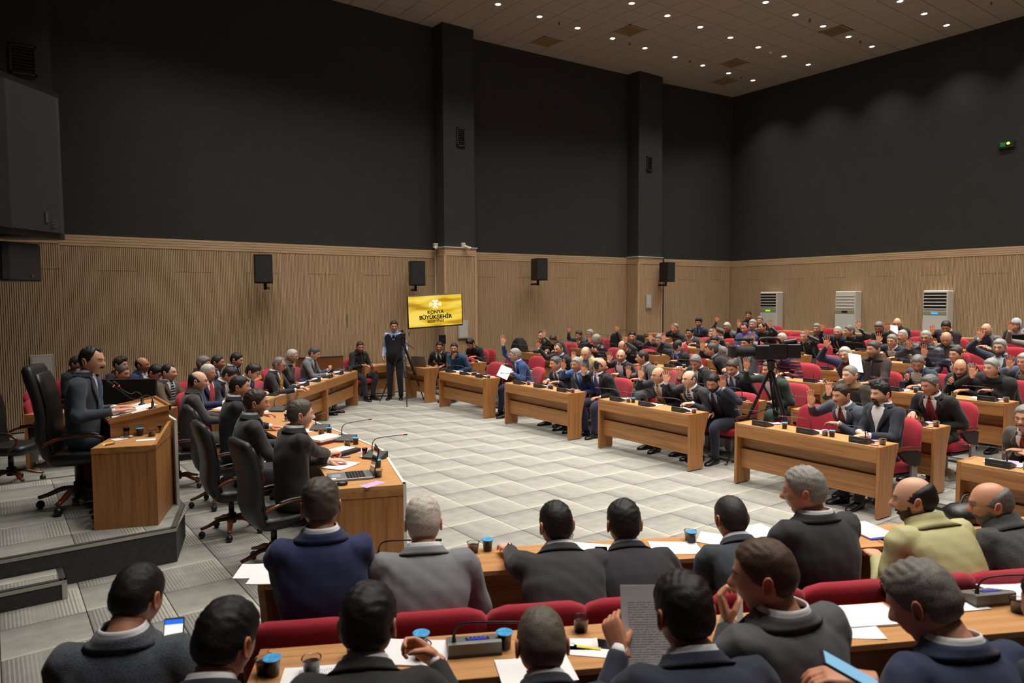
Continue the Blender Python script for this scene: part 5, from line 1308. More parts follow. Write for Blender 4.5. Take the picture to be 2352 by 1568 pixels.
c = pz(655, 891); single('folder', 'white papers in a teal folder on the left-block desk', 'folder', MB().box(-.16, .16, -.11, .11, 0, .006).mesh('f', mat('teal_folder', (50, 150, 140), .5)), c, math.radians(47)); single('paper_sheet', 'white pages lying on the teal folder', 'paper', SHEETS[0], (c[0], c[1], c[2]+.0065), math.radians(-43))

# ------------------------------------------------------------------ near block desks
def pn_(x, y, z): return tuple(at_z(x, y, z+.7505))
Z1, Z2 = 0.0, .062
for (x, y, z, lab, rz) in ((905, 1290, Z1, 'grey microphone with blue display between the navy and light grey jackets', -28), (1088, 1490, Z2, 'grey microphone with blue display right of the black-haired man', -28), (2260, 1378, Z2, 'dark microphone with blue display at the right of the near row', -26)):
    MIC2.place(lab, pn_(x, y, z), math.radians(rz))
for (x, y, z, lab) in ((1087, 1268, Z1, 'dark drink cup on the front near desk by the wristwatch'), (716, 1545, Z2, 'dark drink cup standing on the printed papers'), (1334, 1448, Z2, 'dark drink cup near the open phone'), (1585, 1240, Z1, 'half empty dessert cup behind the blue lid'), (1303, 1250, Z1, 'dessert cup by the black-haired man in charcoal'), (970, 1512, Z2, 'dessert cup under the blue foil beside the hand'), (2338, 1405, Z2, 'dark drink cup beside the dark microphone'), (2040, 1370, Z2, 'dessert cup with crumpled napkin beside the grey-haired man'), (608, 1545, Z2, 'brown dessert cup with spoon at the left end')):
    CUP.place(lab, pn_(x, y, z))
for (x, y, z, lab) in ((1120, 1264, Z1, 'blue-lidded water cup next to the wristwatch'), (1588, 1246, Z1, 'blue-lidded water cup on the front near desk between papers'), (1159, 1488, Z2, 'blue-lidded water cup right of the grey microphone'), (968, 1490, Z2, 'blue-lidded water cup by the raised hand'), (626, 1550, Z2, 'opened water cup with blue foil at the left end'), (812, 1508, Z2, 'blue-lidded water cup left of the black-haired man')):
    WAT.place(lab, pn_(x, y, z))
for (x, y, z, rz, k, lab) in ((608, 1310, Z1, 60, 0, 'white napkin sheet at the left end of the front near desk'), (640, 1325, Z1, 58, 1, 'second white sheet beside the navy suit'), (1365, 1265, Z1, 40, 2, 'white sheet under the phone on the front near desk'), (1550, 1258, Z1, 52, 0, 'white sheet right of the dark-suited man'), (1730, 1222, Z1, 75, 1, 'white sheet before the balding man in grey'), (1660, 1240, Z1, 30, 0, 'white sheet partly behind the balding man'), (1990, 1415, Z2, 60, 2, 'large white sheet on the second near desk'), (1935, 1440, Z2, 48, 0, 'white sheet overlapping the large one'), (950, 1500, Z2, 50, 1, 'white sheet under the dessert cup and hand'), (1230, 1540, Z2, 64, 0, 'white sheet beneath the grey-haired man'), (2335, 1355, Z2, 70, 2, 'white sheet at the right edge')):
    single('paper_sheet', lab, 'paper', SHEETS[k], pn_(x, y, z), math.radians(rz), 'papers on the near desks')
single('paper_sheet', 'printed page with drink cup at the left of the near row', 'paper', pm, (lambda p: (p[0], p[1], p[2]-.002))(pn_(735, 1560, Z2)), math.radians(62))
single('napkin', 'crumpled white napkin near the drink cup', 'napkin', sheet_mesh(.10, .20, .03, .003, seed=4).mesh('n', M_PAPER), pn_(1318, 1480, Z2), .9); single('napkin', 'folded napkin with yellow sachet', 'napkin', MB().box(-.05, .05, -.11, .11, 0, .003).mesh('n', M_PAPER), pn_(1362, 1495, Z2), .75)
single('sachet', 'yellow sachet on the folded napkin', 'sachet', MB().box(-.009, .009, -.05, .05, 0, .004).mesh('n', mat('yellow_sachet', (225, 205, 40), .5)), (lambda p: (p[0], p[1], p[2]+.0035))(pn_(1352, 1490, Z2)), .7)
single('napkin', 'white napkin with yellow spot before the dark microphone', 'napkin', sheet_mesh(.08, .22, .01, .003, seed=2).mesh('n', M_PAPER), pn_(2215, 1395, Z2), 1.1)
PH.place('black smartphone lying by the yellow sachet', pn_(1402, 1483, Z2), math.radians(40)); PH.place('black phone on the sheet by the dark-haired man', (lambda p: (p[0], p[1], p[2]+.006))(pn_(1382, 1270, Z1)), math.radians(-40))
fo = thing('folder', 'white papers with blue folder edge on the front near desk', 'folder', pn_(1995, 1220, Z1), math.radians(68)); MB().box(-.15, .15, -.11, .11, 0, .008).build('cover', mat('blue_folder', (60, 90, 210), .5), fo); MB().box(-.14, .15, -.10, .11, .0082, .014).build('pages', M_PAPER, fo)
bg = thing('handbag', 'soft black bag on the desk before the man in glasses', 'bag', pn_(2235, 1195, Z1), math.radians(-30))
q = MB().loft([[(w*math.copysign(abs(math.cos(a))**.6, math.cos(a)), d*math.copysign(abs(math.sin(a))**.6, math.sin(a)), z) for a in np.arange(16)*2*math.pi/16] for z, w, d in ((0, .17, .09), (.02, .20, .12), (.07, .20, .11), (.11, .16, .07), (.13, .08, .03))]); q.build('bag_body', M_LEA, bg, smooth=True); MB().tube(smooth_path([(-.1, 0, .12, .006), (-.05, .02, .17, .006), (.05, .02, .17, .006), (.1, 0, .12, .006)], 4)[:, :3], .006, 6).build('handle', M_LEA, bg)

# ------------------------------------------------------------------ wall things
# television
a = at_line(934.5, 682, (0, 1), 15.0); 
tvL, tvR = at_d(936, 718, 14.35), at_d(1062, 710, 14.75); dv = (tvR-tvL)[:2]; Wt = np.linalg.norm(dv); cz = (tvL+tvR)/2
tv = thing('television', 'wall television showing a yellow municipal emblem screen', 'television', tuple(cz), math.atan2(dv[1], dv[0])); Ht = Wt*.585
tv.rotation_euler[0] = math.radians(7); tv.rotation_euler[1] = math.radians(-3.0)
MB().box(-Wt/2, Wt/2, -.01, .05, -Ht/2, Ht/2, .006).build('bezel', M_BLACK, tv)
def screen_mat():
    m = bpy.data.materials.new('screen_yellow'); m.use_nodes = True; nt = m.node_tree; b = nt.nodes['Principled BSDF']; tc = nt.nodes.new('ShaderNodeTexCoord')
    mp = nt.nodes.new('ShaderNodeMapping'); mp.inputs['Rotation'].default_value = (0, 0, 0); mp.inputs['Scale'].default_value = (1.1, 1, 4.2); mp.inputs['Rotation'].default_value = (0, math.radians(-18), 0)
    n = nt.nodes.new('ShaderNodeTexNoise'); n.inputs['Scale'].default_value = 1.5; n.inputs['Detail'].default_value = 1; nt.links.new(tc.outputs['Object'], mp.inputs[0]); nt.links.new(mp.outputs[0], n.inputs['Vector'])
    cr = nt.nodes.new('ShaderNodeValToRGB'); nt.links.new(n.outputs['Fac'], cr.inputs[0]); e = cr.color_ramp.elements; e[0].position = .36; e[0].color = lin((186, 140, 24))+(1,); e[1].position = .60; e[1].color = lin((252, 222, 92))+(1,)
    k = e.new(.47); k.color = lin((240, 196, 44))+(1,)
    b.inputs['Base Color'].default_value = (0, 0, 0, 1); nt.links.new(cr.outputs[0], b.inputs['Emission Color']); b.inputs['Emission Strength'].default_value = .95; b.inputs['Roughness'].default_value = .3; return m
MB().box(-Wt/2+.018, Wt/2-.018, -.0135, -.0105, -Ht/2+.03, Ht/2-.016).build('screen', screen_mat(), tv)
M_INK = mat('screen_ink', (14, 14, 10), .6); M_SCW = mat('screen_white', (250, 250, 245), emit=.8)
def text(s, size, loc, parent, m, name='lettering', bold=.0, rot=(math.pi/2, 0, 0)):
    cu = bpy.data.curves.new(name, 'FONT'); cu.body = s; cu.size = size; cu.align_x = 'CENTER'; cu.align_y = 'CENTER'; cu.extrude = .0008; cu.offset = bold; cu.materials.append(m); cu.resolution_u = 3
    t = bpy.data.objects.new('tmp', cu); COL.objects.link(t); bpy.context.view_layer.update(); me = bpy.data.meshes.new_from_object(t.evaluated_get(bpy.context.evaluated_depsgraph_get())); bpy.data.objects.remove(t)
    me.name = name; me.materials.clear(); me.materials.append(m); o = bpy.data.objects.new(name, me); COL.objects.link(o); o.parent = parent; o.location = loc; o.rotation_euler = rot; return o
text('KONYA', .098, (0, -.0145, -.02), tv, M_INK, bold=.0035); text('BÜYÜKŞEHİR', .112, (0, -.0145, -.125), tv, M_INK, bold=.0045); text('BELEDİYESİ', .066, (0, -.0145, -.215), tv, M_INK, bold=.0025)
em = MB()   # double-headed eagle emblem: two heads, curved wings, striped ring below
def disc(mb, cx, cz, rx, rz, y=-.0142, n=14, a0=0, a1=2*math.pi, inner=0.0):
    v = []
    for k in range(n+1):
        t = a0+(a1-a0)*k/n; v.append((cx+rx*math.cos(t), y, cz+rz*math.sin(t))); v.append((cx+rx*inner*math.cos(t), y, cz+rz*inner*math.sin(t)))
    mb.add(v, [(2*k, 2*k+2, 2*k+3, 2*k+1) for k in range(n)])
for s in (-1, 1):
    disc(em, s*.030, .215, .026, .020); em.add([(s*.05, -.0142, .225), (s*.082, -.0142, .205), (s*.05, -.0142, .205)], [(0, 1, 2)])
    for k in range(5):
        r = .115-.016*k; disc(em, s*.012, .135, r, r*.92, n=12, a0=(math.pi*.92 if s < 0 else -.35), a1=(math.pi*1.35+.0 if s < 0 else .62)-(.9 if s < 0 else 0)*0, inner=1-.075/(r/.1)) if s > 0 else disc(em, s*.012, .135, r, r*.92, n=12, a0=math.pi-.62, a1=math.pi+.35, inner=1-.075/(r/.1))
disc(em, 0, .15, .035, .055); disc(em, 0, .085, .055, .022, inner=.6)
for k in range(5): disc(em, -.04+.02*k, .062, .006, .006, n=8)
em.build('emblem', M_SCW, tv); ei = MB(); disc(ei, -.030, .218, .005, .005, y=-.0145); disc(ei, .030, .218, .005, .005, y=-.0145); disc(ei, 0, .15, .014, .028, y=-.0145, inner=.7); ei.build('emblem_detail', M_INK, tv)
MB().box(-.15, .15, .05, .30, -.10, .10).build('bracket', M_BLACK, tv)
for k in range(3): pass
# wall loudspeakers
def loudspeaker(c, rz, label, w=.36, h=.58, d=.34, tilt=0.0, yoke=True, group='black wall loudspeakers'):
    r = thing('loudspeaker', label, 'loudspeaker', tuple(c), rz, group)
    pr = [(-w/2, -d/2), (-w*.38, -d/2-.02), (w*.38, -d/2-.02), (w/2, -d/2), (w*.36, d/2), (-w*.36, d/2)]
    M = np.array(Matrix.Rotation(tilt, 4, 'X')); o = MB().prism(pr, -h/2, h/2, M=M).build('cabinet', M_BLACK, r); fix_normals(o.data)
    g = [(-w*.46, -d/2-.012), (-w*.36, -d/2-.032), (w*.36, -d/2-.032), (w*.46, -d/2-.012), (w*.36, -d/2-.0), (-w*.36, -d/2-.0)]
    o = MB().prism(g, -h*.46, h*.46, M=M).build('grille', mat('speaker_grille', (24, 24, 25), .6, bump=(500, .8)), r); fix_normals(o.data)
    MB().box(w*.12, w*.16, -d/2-.036, -d/2-.030, -h*.40, -h*.33, M=M).build('badge', M_GREY, r)
    if yoke: MB().tube([(0, .03, -h/2), (0, .03, -h/2-.13)], .035, 8).box(-.03, .03, .03, .34, -h/2-.12, -h/2-.07).build('bracket', M_BLACK, r)
    return r
for (x, y, wy, rz, lab) in ((608, 618, 14.75, -28, 'black loudspeaker alone on the slatted wall at the left'), (955, 628, 14.85, -12, 'black loudspeaker above the television'), (1237, 619, 14.80, -5, 'black loudspeaker between the two pillars'), (1531, 625, 14.30, 0, 'black loudspeaker partly behind the right pillar')):
    c = at_line(x, y, (0, 1), wy); c[2] = max(c[2], 2.7); loudspeaker(at_line(x, y, (0, 1), wy), math.radians(rz), lab)
c = at_d(8, 368, 3.9)
big = loudspeaker(c, math.radians(48), 'huge black loudspeaker cropped by the left edge', w=.50, h=.84, d=.30, yoke=False)
MB().box(-.04, .04, .2, 1.2, .1, .18).build('wall_arm', M_BLACK, big)
text('dB', .055, (.12, -.19, -.33), big, M_GREY, rot=(math.pi/2, math.pi/2, 0))
c = at_d(-12, 602, 3.9); sub = loudspeaker(c, math.radians(48), 'smaller black loudspeaker below the huge one at left edge', w=.30, h=.21, d=.30, yoke=False); MB().box(-.03, .03, .14, 1.0, -.03, .03).build('wall_arm', M_BLACK, sub)
# notice boards
def board(pxs, wy, label, w, h):
    c = at_line(pxs[0], pxs[1], (0, 1), wy); r = thing('wall_panel', label, 'panel', tuple(c), 0, 'small white wall panels'); MB().box(-w/2, w/2, -.03, 0, -h/2, h/2, .006).build('frame', mat('panel_frame', (176, 174, 160), .5), r); MB().box(-w/2+.03, w/2-.03, -.034, -.029, -h/2+.03, h/2-.03).build('door', mat('panel_white', (196, 196, 192), .5), r)
board((97, 848), p0y-.03, 'white wall panel at the far left behind the office chairs', .34, .50); board((1063, 757), P1[3]-.03, 'white wall panel right below the television', .30, .44); board((1489, 692), P2[3]-.03, 'white wall panel on the right pillar', .24, .42)
c = at_line(1015, 779, (0, 1), P1[3]-.03); r = thing('switch_box', 'black switch box low on the pillar under the television', 'box', tuple(c)); MB().box(-.09, .09, -.04, .0, -.11, .11, .004).build('box', M_BLACK, r); MB().box(-.015, .015, -.046, -.04, -.01, .01).build('button', M_GREY, r)
# security cameras
def cctv(px, py, wy, yaw, label):
    c = at_line(px, py, (0, 1), wy); r = thing('security_camera', label, 'camera', tuple(c), 0, 'white security cameras'); MB().box(-.05, .05, -.06, .04, -.02, .12, .012).build('junction_box', mat('cctv_cream', (206, 204, 188), .5), r)
    d = np.array([math.cos(yaw), math.sin(yaw), -.35]); d /= np.linalg.norm(d); p = np.array([0, -.07, .03]); MB().tube([p, p+d*.02, p+d*.17, p+d*.18], [.02, .038, .038, .03], 12).build('camera_body', mat('cctv_cream', (206, 204, 188), .5), r, smooth=False); MB().tube([p+d*.178, p+d*.186], .034, 12).build('lens', M_BLACK, r)
cctv(1000, 570, P1[3]+.3, math.radians(215), 'white security camera on the left of the pillar ledge'); cctv(1063, 569, P1[3]-.0, math.radians(-40), 'white security camera on the front of the pillar ledge')
c0 = at_line(999, 576, (0, 1), 15.2); r = thing('cable_conduit', 'thin white cable conduit down the wall beside the pillar', 'conduit', (float(c0[0]), 15.2, 0)); MB().box(-.012, .012, -.02, 0, 2.0, 3.5).build('channel', M_WHITE, r)
# exit sign
d = ray(2312, 331); t = 19.7/(d[0]-.025*d[1]); c = CAM+d*t; r = thing('exit_sign', 'dark exit sign with a glowing green spot on the right wall', 'exit sign', tuple(c), math.radians(-90)); MB().box(-.17, .17, -.02, .02, -.085, .085, .004).build('housing', mat('exit_dark', (22, 46, 28), .5), r); MB().sphere((.04, -.024, .015), (.035, .008, .03), 10, 8).build('lamp', mat('exit_green', (150, 255, 60), emit=5), r)
MB().box(-.13, -.02, -.024, -.02, -.05, .05).build('pictogram', mat('exit_green_dim', (40, 110, 60), .5, emit=.3), r)
# floor-standing air conditioners
def aircon(y, label, disp, green=False):
    x = xb(y)-.38; r = thing('air_conditioner', label, 'air conditioner', (x, y, .60), math.radians(-90), 'tall white air conditioners')
    w, h, dd_ = .60, 1.80, .36; MC_ = mat('aircon_white', (212, 212, 204), .4)
    MB().box(-w/2, w/2, 0, dd_, 0, h, .025).build('cabinet', MC_, r)
    MB().box(-w/2+.02, w/2-.02, -.012, .002, .30, 1.16, .006).build('front_panel', mat('aircon_front', (206, 208, 202), .45), r)
    MB().box(-w/2+.02, w/2-.02, -.014, .002, 1.17, 1.26, .004).build('control_strip', mat('aircon_strip', (150, 146, 112) if not disp else (60, 62, 66), .4), r)
    MB().box(-.08, .08, -.018, -.013, 1.19, 1.24).build('display', mat('aircon_display_g', (120, 220, 40), emit=1.2) if green else (mat('aircon_display_b', (60, 150, 230), emit=1.2) if disp else M_BLACK), r)
    MB().box(-w/2+.03, w/2-.03, -.004, .004, 1.30, 1.74).build('outlet_recess', M_BLACKM if not (disp is None) else MC_, r)
    for k in range(5): MB().box(-w/2+.03, w/2-.03, -.016, .0, 1.31+.087*k, 1.335+.087*k, .003).build('louvre', MC_, r)
    for k in range(6): MB().box(-w/2+.03, w/2-.03, -.014, .002, .03+.042*k, .055+.042*k, .003).build('intake_slat', MC_, r)
aircon(12.98, 'white tower air conditioner with green display, left of three', False, True); aircon(10.48, 'white tower air conditioner with closed upper flap, middle of three', None); aircon(8.08, 'white tower air conditioner with blue display, right of three', True)
# old lectern against the far wall
c = at_line(735, 830, (0, 1), 14.55); r = thing('old_lectern', 'dark wooden lectern with silver trim against the slatted wall', 'lectern', (float(c[0]), float(c[1]), 0), math.radians(-6)); zt2 = c[2]+.12
MB().box(-.50, .50, -.04, 0, zt2-.30, zt2, .004).build('front_board', wood('lectern_dark', (120, 72, 38), 0), r)
for b in ((-.52, .52, zt2-.015, zt2+.015), (-.52, .52, zt2-.315, zt2-.285), (-.52, -.49, zt2-.3, zt2), (.49, .52, zt2-.3, zt2)): MB().box(b[0], b[1], -.055, -.03, b[2], b[3]).build('silver_trim', M_ALU, r)
MB().lathe([(.001, 0), (.13, 0), (.13, .02), (.001, .02)], 24).build('round_badge', mat('badge_gold', (170, 130, 40), .4, .5), r).rotation_euler = (math.pi/2, 0, 0); r.children[-1].location = (.08, -.056, zt2-.15)
MB().prism([(-.36, 0), (.36, 0), (.30, zt2-.30), (-.30, zt2-.30)], .0, .35, axis=1).build('stand', wood('lectern_dark', (120, 72, 38), 0), r); MB().box(-.50, .50, -.03, .40, zt2-.32, zt2-.29).build('shelf', wood('lectern_dark', (120, 72, 38), 0), r)

# ------------------------------------------------------------------ cameras on tripods
def tripod(name, label, apex, feet, z0s, th=.014):
    r = thing(name, label, 'tripod', tuple(apex)); A = np.array(apex)
    MB().lathe([(.02, -.16), (.045, -.10), (.05, -.02), (.06, 0), (.06, .012)], 12).build('fluid_head', M_BLACK, r, smooth=True)
    for f in feet:
        F = np.array(f)-A; p0 = F/np.linalg.norm(F)*.05+np.array([0, 0, -.10]); mid = p0+(F-p0)*.52; sd = np.cross(F, [0, 0, 1]); sd /= np.linalg.norm(sd)
        leg = MB(); leg.tube([p0+sd*.022, mid+sd*.022], th, 6); leg.tube([p0-sd*.022, mid-sd*.022], th, 6); leg.tube([mid-(F-p0)*.06, F], th*.9, 6); lg = leg.build('leg', M_BLACK, r)
        MB().sphere(F+np.array([0, 0, .02]), (.022, .022, .022), 8, 6).build('foot', M_GREY, lg)
        MB().tube([mid-sd*.035, mid+sd*.035], .022, 8).build('lock', M_BLACK, lg)
    sp_ = MB(); c0 = np.array([0, 0, -.62])
    for f in feet: F = np.array(f)-A; sp_.tube([c0, F*.5+np.array([0, 0, -.02])], .008, 5)
    sp_.build('spreader', M_BLACK, r); MB().tube([(0, 0, -.05), (.12, -.25, -.22)], .009, 6).build('pan_handle', M_BLACK, r); return r
ft = [at_z(873, 922, 0), at_z(935, 934, 0), at_z(974, 918, 0)]; m_ = sum(ft)/3; ap = at_line(926, 777, (0, 1), m_[1]); tripod('tripod', 'black tripod before the standing cameraman', ap, ft, 0)
def video_camera(name, label, base, rz, s=1.0, big=False):
    r = thing(name, label, 'video camera', tuple(base), rz); k = s
    MB().box(-.16*k, .14*k, -.055*k, .055*k, .01, .15*k, .012).build('body', M_BLACK, r)
    MB().tube([(-.16*k, 0, .085*k), (-.19*k, 0, .085*k), (-.32*k, 0, .085*k), (-.33*k, 0, .085*k), (-.36*k, 0, .085*k)], [.045*k, .05*k, .052*k, .062*k, .064*k], 16).build('lens_barrel', M_BLACKM, r, smooth=False)
    MB().box(-.40*k, -.35*k, -.075*k, .075*k, .03*k, .14*k, .004).build('lens_hood', M_BLACKM, r)
    q = smooth_path([(-.12*k, 0, .15*k, .012*k), (-.10*k, 0, .21*k, .013*k), (.05*k, 0, .21*k, .013*k), (.10*k, 0, .15*k, .012*k)], 4); MB().tube(q[:, :3], q[:, 3], 8).build('carry_handle', M_BLACK, r)
    MB().box(-.06*k, .10*k, -.17*k, -.15*k, .06*k, .17*k, .004).build('flip_screen', M_BLACK, r); MB().tube([(.12*k, .02, .17*k), (.24*k, .02, .19*k)], .026*k, 10).build('viewfinder', M_BLACK, r)
    MB().tube([(-.16*k, .06*k, .20*k), (-.34*k, .06*k, .20*k)], .014*k, 8).build('shotgun_microphone', M_BLACKM, r)
    if big: MB().box(.14*k, .27*k, -.05*k, .05*k, .02*k, .16*k, .01).build('battery', M_BLACK, r)
    return r
video_camera('video_camera', 'small video camera in front of the standing man', ap+np.array([0, 0, .012]), math.radians(60), .8)
A2 = at_d(1771, 829, 9.35); F2 = [at_z(1700, 1046, .062), at_z(1797, 1052, .062), at_z(1815, 1010, .062)]; f0 = A2.copy(); f0[2] = .062
F2 = [f0+np.array([-.36, .42, 0]), f0+np.array([-.10, -.50, 0]), f0+np.array([.52, .16, 0])]; F2[0][2] = 0.0 if F2[0][0] < xe(8.13, F2[0][1]) else .062
tripod('tripod', 'tall black tripod among the right-hand seats', A2, F2, 0, .017); video_camera('broadcast_camera', 'large broadcast camera pointing left above the seats', A2+np.array([0, 0, .012]), math.radians(-42), 1.35, True)
# backpack and coats
c = at_row(1193, 800, 11.0); bp_ = thing('backpack', 'black backpack on the desk by the far wall', 'bag', (float(c[0]), float(c[1]), ROWZ[3]+.42))
MB().loft([[(w*math.copysign(abs(math.cos(a))**.6, math.cos(a)), d*math.copysign(abs(math.sin(a))**.6, math.sin(a)), z) for a in np.arange(16)*2*math.pi/16] for z, w, d in ((0, .16, .20), (.1, .19, .24), (.35, .18, .22), (.5, .14, .16), (.58, .08, .08))]).build('bag_body', M_BLACKM, bp_, smooth=True); MB().tube([(-.17, -.1, .1), (-.2, -.1, .3), (-.12, -.08, .5)], .02, 6).build('strap', M_BLACKM, bp_)
for (x, y, r_, lab) in ((1400, 786, 4, 'black mesh office chair empty between the raised hands'), (1452, 790, 4, 'black mesh office chair behind the dark-haired man')):
    c = at_row(x, y, ROWX[r_]+1.0); MC.place(lab, (float(c[0]), float(c[1]), ROWZ[r_]), math.radians(-95))
c = at_z(958, 845, .75); lt2 = thing('laptop', 'silver laptop seen from behind on the camera crew desk', 'laptop', (float(c[0])+.25, float(c[1])+.25, .7505), math.radians(125)); MB().box(-.17, .17, -.12, .12, 0, .016, .003).build('base', mat('silver', (150, 148, 142), .35, .6), lt2); mb = MB(); mb.box(-.17, .17, -.004, .004, 0, .24, .003, M=np.array(Matrix.Rotation(math.radians(-18), 4, 'X'))); mb.build('screen_lid', mat('silver_dark', (104, 98, 90), .4, .5), lt2, loc=(0, .12, .012))

# ------------------------------------------------------------------ the people
BLK, NAVY, CHAR, GREY, LGREY, BLUE = (22, 22, 25), (28, 34, 54), (46, 48, 52), (92, 94, 98), (128, 130, 134), (44, 72, 124)
WHT, LBL = (226, 226, 230), (170, 192, 232)
hB, hD, hDB, hG, hSP, hW = (20, 17, 16), (34, 28, 26), (52, 38, 30), (120, 118, 114), (72, 70, 68), (188, 184, 176)
S1, S2, S3, S4 = (214, 164, 136), (204, 150, 120), (188, 134, 106), (224, 176, 150)
OCC = []
def face_to(h, tx=3.0, ty=8.0): return math.degrees(math.atan2(ty-h[1], tx-h[0]))
def RP(px, py, r, label, raiseR=None, raiseL=None, tilt=0, dx=.66, **o):
    h = at_row(px, py, ROWX[r]+dx); yaw = o.pop('yaw', 180-8+rng.uniform(-6, 6)+(-6 if h[1] < 5 else 4 if h[1] > 9 else 0))
    o.setdefault('hyaw', face_to(h)*.6+yaw*.4); o.setdefault('lod', 'hi' if r < 3 else 'lo'); o.setdefault('clod', 'mid' if r < 3 else 'lo'); o.setdefault('skin', [S1, S2, S3, S2][len(JOBS) % 4])
    for k, v in (('R', raiseR), ('L', raiseL)):
        if v: o[k] = ('raise', at_row(v[0], v[1], ROWX[r]+dx-.10), v[2] if len(v) > 2 else tilt); o['palm'] = face_to(h, 0, 4)
    o.setdefault('stubble', .25); fz = ROWZ[r]+(.065 if r in (2,) else 0)*0
    J = person(label, h, fz, yaw, group='people in the right-hand rows', **o); OCC.append((J, 'red', yaw, label)); return J
g1, g2 = 'gl', 'mo'
G = dict(glasses=1); MO = dict(moustache=1.0)
# front row
RP(1183, 816, 1, 'grey-haired man in bright blue suit raising arm beside paper', (1155, 780), hair='full', hc=(150, 148, 142), c=BLUE, sh=LBL, tie=(70, 34, 70), L='hold', yaw=165, hyaw=150, tr=(26, 36, 66), **G)
RP(1276, 836, 1, 'man with dark grey hair, moustache, charcoal suit, hand down', hair='full', hc=(82, 84, 86), c=CHAR, sh=WHT, tie=(44, 56, 80), R='desk', L='desk', hyaw=170, **MO)
RP(1325, 838, 1, 'grey-haired moustached man in pale blue jacket raising hand', (1293, 836), hair='full', hc=(150, 150, 146), c=(64, 104, 168), cm='tweed', sh=WHT, tie=(56, 84, 130), tr=BLK, L='lap', hyaw=185, **MO)
RP(1379, 841, 1, 'bald moustached man in black coat with purple tie, palm up', (1340, 846), hair='ring', hc=hD, c=BLK, sh=WHT, tie=(62, 54, 128), tr=(28, 32, 60), L='lap', moustache=1.3, g=1.08, belly=.05)
RP(1512, 862, 1, 'bald man in dark suit with tan tie raising hand', (1471, 855), hair='ring', hc=hSP, c=(36, 40, 50), sh=WHT, tie=(190, 146, 116), L='lap', hyaw=165, roll=-6, **G)
RP(1583, 871, 1, 'bald man with striped tie raising hand before his neighbor', (1529, 864), hair='ring', hc=hSP, c=CHAR, sh=WHT, tie=(44, 58, 84), tstripe=1, L='desk', skin=S4, **G)
RP(1638, 880, 1, 'dark-haired bearded man in navy suit looking down, left hand up', None, (1661, 876), hair='full', hc=hB, beard=2, c=NAVY, sh=LBL, tie=(56, 40, 44), pitch=18, hyaw=195, R='lap')
RP(1932, 908, 1, 'man in slate suit and burgundy tie raising hand, front right', (1862, 912), hair='full', hc=hDB, c=(66, 76, 92), sh=WHT, tie=(92, 22, 36), L='fold', hyaw=165, moustache=.5, yaw=168, pitch=8)
RP(2022, 905, 1, 'black-haired bearded man in navy suit with open white collar', hair='quiff', hc=hB, beard=1, c=(26, 32, 46), sh=WHT, R='fold', L='desk', watch='L', hyaw=160, yaw=166, moustache=1.0, stubble=.5)
RP(2356, 962, 1, 'moustached man in brown suit with hands joined, right edge', hair='full', hc=(140, 138, 134), c=(70, 64, 58), sh=WHT, tie=(120, 40, 30), R='fold', L='fold', hyaw=175, mc=hG, **G, **MO)
# second row
RP(1282, 803, 2, 'grey moustached man in black jacket and pale shirt raising hand', (1236, 790), hair='receding', hc=hSP, c=BLK, sh=LBL, fit='open', L='lap', roll=10, hyaw=200, **G, **MO)
RP(1345, 811, 2, 'bald man in beige jacket and glasses looking down, palm raised', (1317, 818), hair='ring', hc=hG, c=(196, 172, 128), sh=(90, 120, 170), fit='open', L='desk', pitch=26, hyaw=200, skin=S4, **G)
RP(1426, 818, 2, 'balding man with glasses and stubble in navy blazer raising hand', (1399, 818), hair='ring', hc=hD, c=(24, 28, 38), sh=(206, 206, 222), fit='open', L='fold', hyaw=215, stubble=.5, **G)
RP(1476, 822, 2, 'short-haired man in grey suit turning away to the left', (1443, 852), hair='buzz', hc=hD, c=(84, 86, 88), sh=(190, 190, 196), L='desk', hyaw=130, yaw=150, s=1.03)
RP(1598, 833, 2, 'grey-haired man in black suit reading, palm raised high', (1561, 854), hair='full', hc=(132, 130, 126), c=(28, 28, 30), sh=WHT, L='desk', pitch=24, hyaw=195, g=1.05)
RP(1681, 846, 2, 'brown-haired moustached man in navy suit and blue tie looking down', hair='full', hc=(76, 66, 58), c=(24, 28, 42), sh=WHT, tie=(60, 100, 140), R='desk', L='lap', pitch=18, hyaw=195, mc=hG, **MO)
RP(1767, 850, 2, 'grey moustached man in bottle green suit behind the tripod', (1714, 834), hair='full', hc=(104, 98, 92), c=(40, 58, 50), sh=WHT, L='lapc', mc=hW, skin=S2, tr=(40, 58, 50), **MO)
RP(1952, 862, 2, 'grey-haired man in dark olive jacket with fist half raised', (1903, 888, 0, 'grip'), hair='short', hc=(136, 134, 128), c=(40, 38, 30), cm='tweed', fit='sweater', sh=(120, 100, 60), L='desk', hyaw=165, skin=S4, g=1.05)
RP(2136, 886, 2, 'grey-haired man in black suit with dotted red tie', hair='full', hc=(104, 102, 98), c=(24, 24, 25), sh=WHT, tie=(130, 34, 46), R='desk', L='lap', hyaw=160, g=1.05, pitch=8)
RP(1081, 790, 2, 'young dark-haired man in black shirt bent over his desk', hair='quiff', hc=hB, c=(18, 18, 20), fit='sweater', R='desk', L='desk', pitch=30, yaw=195, hyaw=190)
